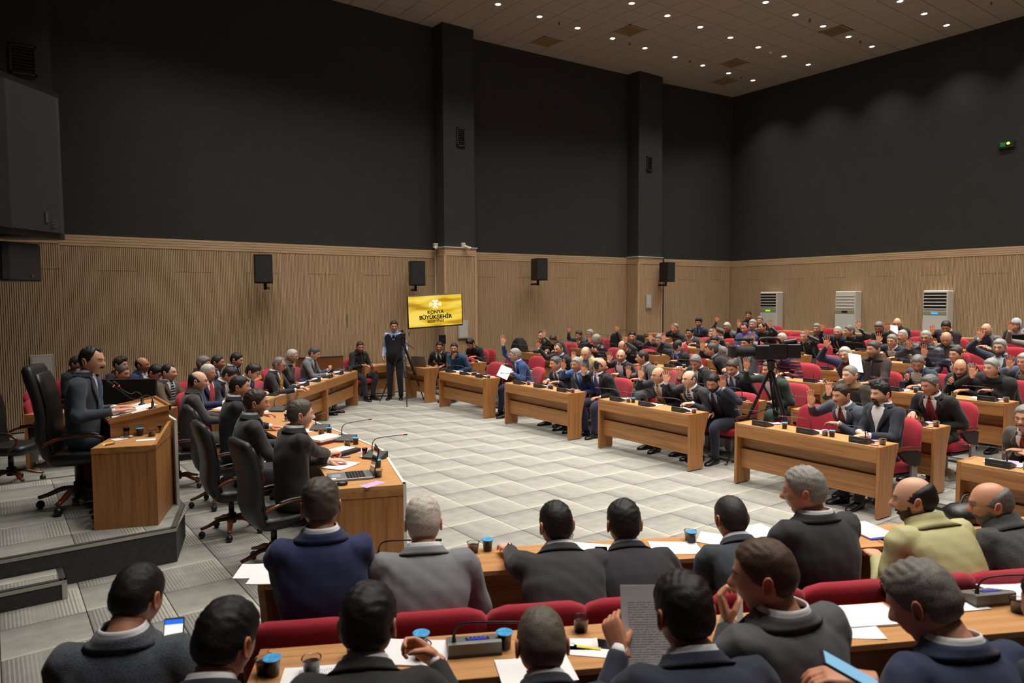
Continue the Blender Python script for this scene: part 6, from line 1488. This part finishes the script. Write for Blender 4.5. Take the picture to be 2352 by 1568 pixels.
# third row
RP(1244, 772, 3, 'man in dark green jacket raising arm beside the bent head', None, (1250, 765), hair='receding', hc=hD, c=(48, 56, 44), cm='leather', fit='zip', R='lap', hyaw=195)
RP(1271, 780, 3, 'brown-haired man in navy jacket with head deeply bowed', hair='full', hc=(58, 48, 42), c=(30, 36, 48), fit='zip', R='desk', L='desk', pitch=40, hyaw=210, yaw=190)
RP(1370, 781, 3, 'grey-haired man in quilted jacket, burgundy shirt and glasses', (1354, 778), hair='full', hc=(146, 146, 142), c=(32, 30, 40), cm='puffer', fit='open', sh=(70, 18, 30), L='hold', moustache=1.2, mc=(40, 36, 34), glasses=1)
RP(1431, 795, 3, 'bald man in dark cardigan looking down with left arm up', None, (1437, 776), hair='ring', hc=hSP, c=(34, 36, 36), fit='sweater', R='desk', pitch=20, hyaw=165)
RP(1558, 796, 3, 'dark-haired moustached man in black suit and striped blue shirt', (1524, 774), hair='receding', hc=hD, c=(24, 24, 28), sh=(110, 140, 200), tie=(30, 34, 50), L='fold', moustache=1.2, mc=hG, g=1.05)
RP(1636, 804, 3, 'man with dark grey hair turning his back, hand raised', (1613, 791), hair='full', hc=(70, 68, 66), c=(22, 22, 25), sh=(120, 160, 200), L='hang', hyaw=120, yaw=135)
RP(1714, 789, 3, 'dark bearded man in pale grey blazer behind the broadcast camera', None, (1729, 774), hair='full', hc=hD, beard=2, c=(124, 128, 134), sh=(40, 42, 46), fit='open', R='desk', hyaw=175)
RP(1799, 811, 3, 'camera operator in navy and orange patterned jacket', hair='short', hc=hD, c=(40, 30, 70), cm='plaid', fit='sweater', R=('at', at_row(1745, 806, ROWX[3]+.35), (-.8, .2, .2), (0, 0, -1), 'grip'), L='desk', beard=1, hyaw=170, stubble=.6)
RP(1942, 816, 3, 'silver-haired moustached man in blue suit with burgundy cardigan', (1898, 784), hair='full', hc=(190, 188, 180), c=(34, 48, 80), sh=(92, 22, 34), fit='open', tie=(120, 26, 40), L='desk', roll=12, hyaw=185, mc=hG, g=1.08, **G, **MO)
RP(2006, 803, 3, 'dark grey-haired man in brown shirt jacket holding papers', hair='full', hc=(70, 70, 68), c=(52, 38, 36), fit='zip', R='hold', L='desk', hyaw=165, stubble=.5)
RP(2108, 834, 3, 'bearded grey-haired man in blue blazer reading his phone', hair='short', hc=(118, 118, 116), beard=2, c=(44, 56, 76), sh=(206, 206, 196), fit='open', R='hold', L='desk', pitch=28, hyaw=195)
RP(2205, 845, 3, 'bald man with thick moustache in black coat with phone', hair='ring', hc=hD, c=(24, 24, 25), fit='zip', R='hold', L='desk', pitch=20, hyaw=195, moustache=1.6)
RP(2277, 846, 3, 'grey-haired man in black sweater leaning forward, palm raised', (2233, 848), hair='full', hc=(150, 150, 146), c=(22, 22, 23), fit='sweater', L='fold', hyaw=165, g=1.12)
# fourth row
RP(1330, 771, 4, 'brown-haired man in blue-grey suit, chin in hand, arm raised', (1306, 756), hair='full', hc=(56, 42, 34), c=(62, 72, 88), sh=(80, 80, 80), L='chin', watch='R', pitch=12, hyaw=190)
RP(1355, 768, 4, 'grey-haired man mostly hidden behind the quilted jacket', hair='full', hc=(150, 150, 148), c=BLK, R='desk', L='desk', hyaw=185, **G)
RP(1452, 774, 4, 'dark-haired man in black coat with long arm straight up', (1416, 752), hair='full', hc=hB, c=(22, 22, 24), fit='coat', sh=(90, 94, 100), L='fold', hyaw=215)
RP(1514, 780, 4, 'man hidden behind his own raised hand, black jacket', (1494, 773), hair='short', hc=hG, c=(26, 27, 29), fit='zip', L='desk', pitch=20, hyaw=190)
RP(1641, 785, 4, 'dark-haired man in light grey checked blazer leaning forward', hair='full', hc=hD, c=(128, 128, 126), sh=(50, 50, 54), cm='tweed', R='fold', L='fold', pitch=15, hyaw=205)
RP(2126, 777, 4, 'grey-haired man in glasses and shiny quilted jacket', (2088, 787), hair='short', hc=(160, 158, 152), c=(64, 68, 78), cm='puffer', fit='zip', L='lap', hyaw=190, g=1.06, **G, **MO)
RP(2195, 815, 4, 'dark-haired man in navy quilted coat raising open palm', (2122, 804), hair='short', hc=hDB, c=(30, 38, 52), cm='puffer', fit='open', sh=(206, 200, 196), L='lap', hyaw=168, dx=.55)
RP(2296, 799, 4, 'bearded grey-haired man in navy tweed jacket raising arm', (2250, 764), hair='full', hc=(150, 150, 144), beard=2, mc=hSP, c=(44, 50, 72), cm='tweed', sh=(200, 214, 226), fit='open', L='lap', hyaw=180, **G)
RP(2353, 832, 4, 'white-moustached man in denim at the right edge, fingers raised', (2318, 830), hair='full', hc=(170, 168, 162), c=(70, 90, 120), sh=(160, 160, 160), fit='open', L='lap', hyaw=165, mc=hW, moustache=1.4, dx=.5)
# fifth row
RP(1584, 766, 5, 'dark-haired man with glasses, moustache and grey jacket, no hand', hair='full', hc=hB, c=(56, 58, 58), sh=WHT, fit='open', R='desk', L='desk', moustache=1.3, glasses=1, hyaw=195)
RP(1551, 755, 5, 'grey-haired man half hidden by his raised hand, dark jacket', (1545, 750), hair='full', hc=hG, c=(40, 40, 42), fit='zip', L='desk', hyaw=190)
RP(1636, 768, 5, 'grey-haired man in navy jacket with arm across his face', None, (1641, 762), hair='full', hc=hG, c=(34, 40, 54), sh=(150, 160, 190), R='desk', hyaw=190)
RP(1711, 754, 5, 'heavy man in denim jacket and purple shirt with folded hands', hair='receding', hc=hD, c=(44, 66, 110), sh=(104, 90, 170), fit='open', R='fold', L='fold', pitch=12, hyaw=185, skin=(206, 136, 118), g=1.12, belly=.07)
RP(1796, 779, 5, 'white-haired moustached man in grey suit by the camera tripod', hair='full', hc=(196, 190, 178), c=(62, 64, 66), sh=WHT, R='lap', L='lap', mc=hW, hyaw=170, **MO)
RP(1847, 774, 5, 'cropped-haired man in black leather jacket with arm overhead', None, (1854, 760), hair='crop', hc=hG, c=(24, 24, 25), cm='leather', fit='zip', zc=(150, 150, 150), R='lap', hyaw=190)
RP(2049, 784, 5, 'curly grey-haired man in navy jacket and tinted glasses', (2018, 775), hair='full', hc=(136, 134, 128), c=(32, 40, 54), sh=WHT, fit='open', L='desk', hyaw=180, **G)
RP(2173, 778, 5, 'balding man in grey quilted jacket looking down', hair='ring', hc=hG, c=(70, 74, 74), cm='puffer', fit='zip', R='lap', L='lap', pitch=26, hyaw=195, skin=S2)
# sixth row
RP(1605, 742, 6, 'young man in navy suit and blue shirt sitting upright', hair='quiff', hc=hB, c=(28, 36, 58), sh=(90, 130, 210), tie=(26, 32, 56), R='lap', L='lap', stubble=.5, hyaw=195)
RP(1670, 752, 6, 'silver-haired man in grey blazer looking down, arm lifted', (1646, 731), hair='full', hc=(170, 168, 162), c=(96, 96, 94), sh=(26, 26, 28), fit='open', L='lap', pitch=20, hyaw=195, **G)
RP(1729, 746, 6, 'grey-haired man in dark jacket behind the denim jacket', (1697, 742), hair='full', hc=(150, 150, 148), c=(34, 36, 40), sh=(140, 150, 170), fit='open', L='lap', hyaw=190)
RP(1752, 752, 6, 'dark-haired man in leather jacket hidden by the broadcast camera', None, (1769, 742), hair='receding', hc=hD, c=(30, 31, 33), cm='leather', fit='zip', R='lap', hyaw=150)
RP(1876, 756, 6, 'grey-haired man in dark patterned coat beside the raised arm', hair='full', hc=hG, c=(34, 36, 40), fit='coat', sh=(120, 120, 124), R='lap', L='lap', hyaw=190)
RP(1924, 763, 6, 'white-haired man in navy zip jacket raising his right hand', (1888, 748), hair='crop', hc=(184, 184, 180), c=(32, 40, 56), fit='zip', zc=(200, 200, 200), L='lap', hyaw=190)
RP(1951, 761, 6, 'smiling grey-haired man in black quilted jacket, arm straight up', None, (1973, 744), hair='full', hc=(104, 102, 98), c=(28, 28, 30), cm='puffer', fit='zip', R='lap', hyaw=140)
RP(2073, 772, 6, 'moustached white-haired man in dark olive jacket', hair='short', hc=(170, 168, 162), c=(58, 54, 46), sh=(180, 180, 176), fit='open', R='lap', L='lap', mc=hSP, hyaw=170, **MO)
# seventh row
RP(2019, 752, 7, 'grey-bearded man with bent head in grey jacket, palm beside him', None, (2040, 749), hair='full', hc=hG, beard=1, c=(62, 64, 66), R='fold', pitch=28, hyaw=190, fit='zip')
RP(2173, 751, 7, 'man in glasses and black coat looking down, hand raised', (2141, 755), hair='full', hc=hD, c=(22, 22, 24), fit='coat', sh=(180, 180, 180), L='fold', pitch=28, hyaw=190, g=1.1, **G)
RP(2265, 757, 7, 'bald grey-bearded man in grey blazer and navy shirt', hair='bald', hc=hG, beard=1, c=(100, 102, 106), sh=(28, 36, 66), fit='open', R='fold', L='fold', hyaw=175)
RP(2376, 778, 7, 'person in light grey wool coat mostly beyond the right edge', (2320, 748), hair='full', hc=hD, c=(130, 128, 126), fit='coat', L='lap', hyaw=180)
# eighth row and the back
RP(1719, 725, 8, 'dark-haired man in black hooded jacket at the very back', hair='short', hc=hB, c=(24, 24, 26), fit='zip', R='lap', L='lap', hyaw=200)
RP(1745, 737, 8, 'grey-haired man at the back beside the air conditioner', hair='full', hc=(120, 118, 114), c=(36, 38, 42), fit='zip', R='lap', L='lap', hyaw=200)
RP(2061, 743, 8, 'bald man in black coat reading a paper at the back', hair='bald', hc=hD, c=(24, 25, 27), fit='coat', sh=(50, 50, 54), R='hold', L='hold', pitch=16, hyaw=195, s=1.05)
RP(2334, 745, 8, 'woman in light grey headscarf and dark coat at the back', hair='none', hijab=(176, 178, 182), c=(34, 34, 38), fit='sweater', R='desk', L='desk', pitch=18, hyaw=190, stubble=0, skin=S4, brow=.5)
# by the television
hp_ = at_line(827, 797, (0, 1), 15.0-.35); J = person('man in black hooded coat writing at the desk by the wall', hp_, 0, -75, lod='lo', clod='mid', hair='short', hc=hDB, c=(22, 22, 21), fit='zip', R='desk', L='desk', pitch=14, hyaw=-100, skin=S3, stubble=.4); OCC.append((J, 'red', -75, 'man in black hooded coat'))
hp_ = at_row(1009, 798, 8.30); J = person('dark-suited man with glasses behind the silver laptop', hp_, 0, 215, lod='lo', clod='mid', hair='full', hc=hD, c=(24, 24, 26), sh=WHT, tie=(30, 30, 34), R='lap', L='lap', glasses=1, hyaw=235, skin=S3, roll=-6); OCC.append((J, 'red', 215, 'dark-suited man by the silver laptop'))
hp_ = at_row(1043, 801, 7.95); J = person('bearded man in blue, white and black sweater, fist at chin', hp_, 0, 205, lod='lo', clod='mid', hair='short', hc=hB, c=(38, 84, 118), fit='sweater', cm='knit', sh=(30, 60, 90), R='chin', L='lap', hyaw=230, tr=(110, 140, 175), stubble=.7); JB = J; OCC.append((J, 'red', 205, 'man in blue white sweater'))
f_ = at_z(908, 918, 0); h_ = at_line(905, 750, (_f[0], _f[1]), float(_f[:2]@f_[:2]))
person('standing cameraman in navy vest and light blue shirt', h_, 0, 232, lod='hi', clod='mid', hair='full', hc=hD, c=(20, 22, 32), vest=((18, 20, 30), (166, 178, 214)), sh=(150, 170, 214), fit='open', stand=True, upright=True, R='hang', L='hang', glasses=1, hyaw=245, pitch=6, tr=(20, 23, 38), group='camera crew', belly=.05)
# presidium and the speaker
def DP(px, py, d, label, yaw, fz=0.0, chair=None, **o):
    h = at_d(px, py, d); o.setdefault('lod', 'hi'); o.setdefault('clod', 'mid'); o.setdefault('stubble', .25)
    J = person(label, h, fz, yaw, **o); 
    if chair: OCC.append((J, chair, yaw, label))
    return J
DP(211, 829, 6.75, 'balding moustached speaker in slate suit reading at the lectern', -22, .30, 'office', hair='receding', hc=(26, 22, 20), c=(52, 62, 74), sh=WHT, tie=(52, 78, 104), R=('at', (.93, 7.50, slope_z(.93)+.045), (.95, .1, .12), (0, 0, -1), 'flat'), L=('at', (.96, 7.72, slope_z(.96)+.045), (.9, -.45, .12), (0, 0, -1), 'flat'), hyaw=-36, pitch=6, moustache=1.2, group='head table officials', seat=.66, skin=S1, s=1.06, g=1.08)
HTG = 'head table officials'
DP(455, 876, 8.6, 'bald official with glasses in dark tweed jacket at head table', -12, 0, 'office', hair='ring', hc=hD, c=(62, 62, 62), cm='tweed', sh=(70, 70, 70), R='desk', L='desk', glasses=1, hyaw=-20, pitch=6, skin=S4, group=HTG)
DP(550, 889, 7.9, 'black-haired official in black suit reaching for his tea', -8, 0, 'office', hair='short', hc=hB, c=(24, 27, 36), sh=WHT, R=('at', tuple(at_z(636, 962, .81)), (.95, -.2, 0), (0, 0, -1), 'relax'), L='desk', hyaw=-18, group=HTG, stubble=.5)
DP(588, 926, 6.95, 'dark-haired official with glasses in charcoal suit at head table', -5, 0, 'office', hair='full', hc=hDB, c=(44, 46, 50), sh=(196, 204, 216), R='desk', L='desk', glasses=1, hyaw=-15, group=HTG, stubble=.5, s=1.04, g=1.05, vol=1.1)
DP(690, 953, 6.15, 'grey-haired official in black suit writing beside the laptop', 0, 0, 'office', hair='full', hc=(86, 80, 74), c=(34, 33, 33), sh=WHT, R=('at', tuple(at_z(765, 1046, .81)), (.9, .2, 0), (0, 0, -1), 'grip'), L='desk', hyaw=-8, group=HTG, skin=S4, s=1.02, g=1.06)
# left block
LG = 'people in the left block'
def LP_(px, py, zc, label, yaw=-40, floor_z=0.0, **o):
    """depth found from the height of the head centre above the floor"""
    d = ray(px, py); dep = (zc+floor_z-CAM_Z)/d[2]; o.setdefault('hyaw', yaw+6); o.setdefault('skin', [S1, S2, S3][len(JOBS) % 3])
    J = DP(px, py, dep, label, yaw, floor_z, 'red', lod=o.pop('lod', 'lo'), group=LG, **o); return J
LP_(721, 812, 1.19, 'grey-suited man reading a pink paper at the far left-block desk', hair='full', hc=(70, 70, 72), c=(104, 108, 114), sh=(190, 205, 220), tie=(50, 30, 48), pitch=20, R='desk', L='hold')
LP_(671, 818, 1.17, 'white-haired man in dark grey jacket with hand at his mouth', hair='full', hc=hW, c=(70, 70, 68), fit='zip', R='chin', L='lap', pitch=12, hyaw=-40, **G)
LP_(641, 838, 1.19, 'grey-haired man in black suit with golden tie and glasses', hair='receding', hc=hG, c=(32, 32, 34), sh=WHT, tie=(196, 140, 50), pitch=16, R='desk', L='desk', hyaw=-38, skin=S3, **G)
LP_(580, 855, 1.12, 'dark-haired man in royal blue suit and glasses looking down', hair='quiff', hc=hD, c=(36, 52, 116), sh=WHT, tie=(40, 60, 140), pitch=26, R='desk', L='desk', **G)
LP_(527, 862, 1.13, 'dark-haired man in navy suit leaning over his desk', hair='full', hc=hB, c=(26, 30, 40), sh=WHT, pitch=30, R='desk', L='desk')
LP_(478, 857, 1.20, 'white-haired man in blue suit with coral red tie', hair='full', hc=(200, 196, 188), c=(36, 46, 80), sh=WHT, tie=(206, 70, 76), R='desk', L='fold', yaw=-48, beard=1, mc=hG)
LP_(543, 827, 1.22, 'black-haired bearded man in navy suit in the left back row', hair='short', hc=hB, c=(26, 30, 44), sh=WHT, tie=(30, 30, 40), R='lap', L='lap', pitch=16, beard=1)
LP_(500, 833, 1.22, 'short-haired man in dark grey suit with teal striped tie', hair='crop', hc=hD, c=(50, 52, 54), sh=(200, 196, 214), tie=(30, 70, 84), R='lap', L='lap', skin=S3)
LP_(467, 836, 1.22, 'grey-haired man in black jacket half hidden in the left back row', hair='full', hc=hG, c=(28, 30, 34), fit='zip', R='lap', L='lap', pitch=10)
LP_(388, 856, 1.20, 'balding dark-haired man in brown suit and striped tie', hair='receding', hc=hD, c=(84, 74, 62), sh=WHT, tie=(40, 40, 40), tstripe=1, R='desk', L='desk', yaw=-45, skin=S4)
LP_(357, 857, 1.17, 'dark-haired man with glasses and head bowed behind the monitor', hair='full', hc=hB, c=(44, 56, 84), sh=WHT, R='desk', L='desk', pitch=30, yaw=-50, **G)
LP_(327, 838, 1.22, 'bald man in navy suit behind the monitor', hair='ring', hc=hD, c=(36, 48, 84), sh=(190, 196, 206), R='lap', L='lap', roll=10, yaw=-40)
LP_(277, 838, 1.20, 'young dark-haired man behind the black monitor, back row', hair='quiff', hc=hDB, c=(28, 30, 34), fit='sweater', R='lap', L='lap', yaw=-45)
LP_(280, 857, 1.19, 'man with shaved hair just above the black monitor', hair='buzz', hc=(70, 62, 54), c=(34, 36, 40), fit='sweater', R='lap', L='lap', pitch=14, yaw=-50)
LP_(176, 836, 1.20, 'dark-haired man hidden behind the speaker\'s head', hair='full', hc=hDB, c=(30, 32, 38), fit='sweater', R='lap', L='lap', yaw=-40)
# near block, front row (backs to the camera)
NG = 'people in the nearest rows'
def NP(px, py, cc_, label, fz, yaw=62, **o):
    h = at_line(px, py, NN, cc_); o.setdefault('lod', 'hi'); o.setdefault('clod', 'hi'); o.setdefault('pitch', 8)
    return person(label, h, fz, yaw, group=NG, **o)
NP(737, 1163, 3.45, 'man in navy blue suit, brown-grey hair, leaning on the desk', 0, 66, hair='full', hc=(74, 66, 58), c=(30, 42, 84), R='chin', L='fold', hyaw=70, sh=WHT, vol=1.2, g=1.05)
NP(972, 1203, 3.50, 'white-haired man in light grey suit, back turned', 0, 62, hair='full', hc=(200, 192, 180), c=(122, 124, 128), R='desk', L='desk', hyaw=62, pitch=16, vol=1.1, g=1.08, skin=S4)
NP(1277, 1207, 3.55, 'black-haired man in charcoal jacket with steel wristwatch', 0, 60, hair='short', hc=(22, 18, 18), c=(44, 45, 46), R='desk', L=('at', tuple(at_z(1170, 1262, .80)), (.3, .9, 0), (0, 0, -1), 'relax'), watch='L', hyaw=72, g=1.08, skin=S4)
NP(1433, 1205, 3.57, 'dark-haired man in black navy suit by the phone', 0, 62, hair='full', hc=(30, 28, 28), c=(26, 28, 36), R='desk', L='desk', hyaw=58, g=1.04)
NP(1679, 1192, 3.58, 'balding man in slate suit with white collar', 0, 62, hair='thin', hc=(44, 42, 42), c=(42, 50, 58), R='desk', L='desk', hyaw=66, pitch=14, sh=WHT, g=.98)
NP(1848, 1130, 3.52, 'grey-haired man in dark suit turned left, tallest of the row', 0, 72, hair='full', hc=(146, 144, 138), c=(34, 37, 43), R='desk', L='desk', hyaw=112, skin=S2, g=1.12, s=1.04, belly=.04)
NP(2101, 1148, 3.50, 'bald man with dark beard in khaki jacket', 0, 70, hair='ring', hc=(30, 24, 22), c=(176, 172, 124), R='desk', L='desk', hyaw=112, beard=2, fit='zip', cm='shirt', skin=S1, g=1.12, s=1.03, stubble=.5)
NP(2276, 1158, 3.50, 'grey-bearded man with glasses in charcoal wool jacket', 0, 72, hair='ring', hc=(110, 108, 104), c=(58, 60, 60), cm='tweed', fit='zip', R='desk', L='desk', hyaw=120, beard=2, glasses=1, pitch=10, skin=S2, g=1.1)
# second near row
NP(517, 1478, 2.36, 'black-haired man with thinning crown at the left, dark suit', .062, 60, hair='full', hc=(16, 14, 14), c=(24, 27, 38), R='desk', L='desk', hyaw=40, pitch=24, sh=WHT, lod='hi', s=1.05)
NP(846, 1437, 2.42, 'man with thick black hair in black coat holding a cup', .062, 60, hair='full', hc=(18, 16, 15), c=(30, 30, 31), R=('at', tuple(at_z(1000, 1515, .90)), (-.4, .75, .35), (-1, 0, 0), 'grip'), L='desk', hyaw=52, pitch=12, vol=1.15, s=1.06, g=1.05)
NP(1244, 1482, 2.42, 'man with short grey-brown hair in dark jacket, head lowered', .062, 62, hair='short', hc=(98, 90, 80), c=(28, 31, 42), R='lap', L='desk', hyaw=60, pitch=18, s=1.03, skin=S2)
NP(1571, 1412, 2.20, 'dark-haired man in midnight blue suit holding a printed sheet', .062, 62, hair='full', hc=(26, 20, 19), c=(26, 32, 52), L=('at', tuple(at_d(1425, 1492, 2.62)), (.1, .5, .6), (.7, .3, 0), 'grip'), R='desk', hyaw=66, pitch=12, s=1.06, g=1.08)
NP(1757, 1325, 2.30, 'brown-haired smiling man in grey suit turned to the left', .062, 78, hair='short', hc=(78, 58, 44), c=(78, 80, 84), L=('at', tuple(at_d(1672, 1428, 2.72)), (.0, .3, .8), (.5, -.5, 0), 'grip'), R='lap', hyaw=118, pitch=10, g=1.15, s=1.05, skin=S2, stubble=.4)
NP(2122, 1388, 2.06, 'silver-grey-haired man in dark blue suit typing on a phone', .062, 66, hair='full', hc=(120, 116, 110), c=(30, 44, 74), L=('at', tuple(at_d(1985, 1560, 2.05)), (-.5, .6, 0), (0, 0, -1), 'relax'), R='lap', hyaw=92, pitch=28, s=1.06, g=1.05, vol=1.15, skin=S2)
NP(2425, 1400, 1.98, 'person in dark denim jacket cropped by the right edge', .062, 66, hair='full', hc=hD, c=(32, 38, 52), R='desk', L='lap', hyaw=62, g=1.1)
person('black-haired man in grey-blue wool suit bent over a phone, bottom left', at_d(314, 1376, 2.72), -.15, 62, lod='hi', clod='hi', hair='short', hc=(20, 17, 16), c=(72, 78, 88), cm='tweed', sh=WHT, R=('at', tuple(at_d(400, 1534, 2.75)), (.05, .35, .9), (-.6, .3, 0), 'grip'), L='lap', hyaw=48, pitch=26, group=NG, g=1.08, tr=(40, 42, 48), s=1.03)
finish_people()

# chairs under the seated people
for J, kind, yaw, lab in OCC:
    P = J['P']; fz = J['fz']; f = J['fwd']; w = ' '.join(lab.split()[:9])
    back = P+f*(.14 if 'hooded coat' in lab and P[1] > 14 else -.02); rz = math.radians(yaw+90)
    if kind == 'red': RS.place('red chair under the '+w, (float(back[0]), float(back[1]), fz), rz)
    else:
        k = 1.05 if fz > .2 else .86; back = P-f*(.06 if fz > .2 else .17); c_ = OC.place('black leather office chair under the '+w, (float(back[0]), float(back[1]), fz), rz+math.radians(4)); c_.scale = (k, k, k*1.04)
# empty chairs seen in the photograph
def empty_red(px, py, r_, lab, dx=.95): c = at_row(px, py, ROWX[r_]+dx); RS.place(lab, (float(c[0])-.12, float(c[1]), ROWZ[r_]), math.radians(-90))
for (x, y, r_, lab) in ((1868, 975, 1, 'empty red chair left of the slate-suited man, front row'), (1845, 868, 3, 'empty red chair beside the patterned jacket, third row'), (1900, 843, 4, 'empty red chair behind the paper-covered desk, fourth row'), (1130, 850, 1, 'empty red chair behind the first front desk'), (1170, 838, 2, 'empty red chair between the young man and blue suit'), (1225, 840, 2, 'empty red chair behind the blue-suited man'), (1815, 773, 6, 'empty red chair left of the leather jacket, sixth row'), (1795, 752, 7, 'empty red chair near the left air conditioner, seventh row'), (1830, 748, 7, 'second empty red chair near the left air conditioner'), (1906, 752, 8, 'empty red chair before the middle air conditioner'), (2110, 762, 7, 'empty red chair beside the bald reader'), (1600, 790, 5, 'empty red chair in the fifth row beside grey jacket'), (2215, 800, 5, 'empty red chair behind the quilted jackets'), (2308, 773, 7, 'empty red chair right of the bald bearded man'), (2330, 800, 6, 'empty red chair at the right edge, sixth row'), (1100, 822, 2, 'empty red chair beside the young man in black'), (1495, 800, 4, 'empty red chair behind the raised grey sleeve'), (1680, 812, 4, 'empty red chair next to the pale blazer')):
    empty_red(x, y, r_, lab)
for (x, y, lab) in ((405, 872, 'empty red chair beside the brown-suited man'), (125, 925, 'empty red chair behind the speaker\'s chair, left'), (118, 905, 'second empty red chair by the left wall panel'), (760, 835, 'empty red chair in front of the old lectern')):
    d = ray(x, y); dep = (.86-CAM_Z)/d[2]; c = CAM+d*dep; RS.place(lab, (float(c[0]), float(c[1]), 0), math.radians(48))
c = at_z(55, 1080, 0.0); OC.place('empty black office chair at the far left behind the platform', (float(c[0])-.15, min(float(c[1]), 10.6), 0), math.radians(55))
# red chair backs of the nearest front row and second row
for k, (x, y, lab) in enumerate(((690, 1432, 'leftmost red chair of the nearest row'), (1000, 1412, 'red chair behind the light grey suit'), (1240, 1390, 'red chair behind the charcoal jacket'), (1460, 1375, 'red chair behind the black navy suit'), (1757, 1343, 'red chair behind the slate suit'), (1962, 1323, 'red chair behind the khaki jacket, left'), (2170, 1300, 'red chair behind the khaki jacket, right'), (2330, 1290, 'rightmost red chair of the nearest row'))):
    c = at_line(x, y, NN, 3.10); p = c-0*NN[0]; q = np.array([c[0], c[1]])+NN*.30; RS.place(lab, (float(q[0]), float(q[1]), -.045), math.radians(152))
for J in [j for j in JOBS if j['o'].get('group') == NG][8:]:
    P = J['P']; f = J['fwd']; q = P-f*.02
    if q[:2]@np.array([1, 0]) > -9: RS.place('red chair beneath the '+' '.join(J['label'].split()[:9]), (float(q[0]), float(q[1]), J['fz']), math.radians(J['o'].get('_y', 62)+90))
# things held in hands
def held(name, label, cat, me_fn, px, py, d, rot, grp=None):
    r = thing(name, label, cat, tuple(at_d(px, py, d)), 0, grp); r.rotation_euler = rot; me_fn(r); return r
def phone_fn(r): MB().box(-.037, .037, -.076, .076, -.004, .004, .003).build('case', M_BLACK, r); MB().box(-.033, .033, -.070, .070, .0041, .005).build('screen', mat('screen_white', (250, 250, 245), emit=.8), r); MB().box(-.033, .033, .052, .070, .0051, .0056).build('status_bar', mat('screen_blue', (40, 110, 235), emit=.9), r)
held('smartphone', 'lit phone with blue bar held by the bottom left man', 'phone', phone_fn, 398, 1466, 2.74, (math.radians(68), 0, math.radians(-25)))
def chat_fn(r): MB().box(-.04, .04, -.085, .085, -.004, .004, .003).build('case', M_BLACK, r); MB().box(-.036, .036, -.078, .078, .0041, .005).build('screen', mat('screen_pale', (120, 170, 205), emit=.5), r)
held('smartphone', 'pale blue lit phone in the lap of the silver-haired man', 'phone', chat_fn, 1955, 1545, 1.98, (math.radians(25), 0, math.radians(35)))
def pg(r): o = link('page', pm, r)
held('printed_sheet', 'printed sheet with letterhead held by the dark-haired man', 'paper', pg, 1492, 1438, 2.66, (math.radians(72), 0, math.radians(-36)))
wp = SHEETS[0]
def wpf(r): link('page', wp, r)
held('paper_sheet', 'white paper held up before the smiling man\'s face', 'paper', wpf, 1699, 1400, 2.80, (math.radians(88), 0, math.radians(30)))
held('paper_sheet', 'white sheet held by the man in bright blue suit', 'paper', wpf, 1158, 855, float((at_row(1158, 855, ROWX[1]+.25)-CAM)@_f), (math.radians(40), math.radians(25), math.radians(-40)))
held('paper_sheet', 'papers held by the man in brown shirt jacket', 'paper', wpf, 1965, 833, float((at_row(1965, 833, ROWX[3]+.35)-CAM)@_f), (math.radians(60), math.radians(10), math.radians(-30)))
held('paper_sheet', 'white paper read by the bald man at the back', 'paper', wpf, 2052, 760, float((at_row(2052, 760, ROWX[8]+.35)-CAM)@_f), (math.radians(60), math.radians(10), math.radians(-40)))
def dph(r): MB().box(-.037, .037, -.076, .076, -.004, .004, .003).build('case', M_BLACK, r); MB().box(-.034, .034, -.071, .071, .0041, .0048).build('screen', mat('screen_off', (12, 12, 14), .08), r)
held('smartphone', 'dark phone in the hands of the grey-bearded man, third row', 'phone', dph, 2072, 884, float((at_row(2072, 884, ROWX[3]+.25)-CAM)@_f), (math.radians(35), 0, math.radians(-60)))
held('smartphone', 'large black phone held by the bald moustached man', 'phone', dph, 2183, 895, float((at_row(2183, 895, ROWX[3]+.25)-CAM)@_f), (math.radians(75), 0, math.radians(-40)))
for o in list(TMPC.objects): bpy.data.objects.remove(o)
bpy.data.collections.remove(TMPC)
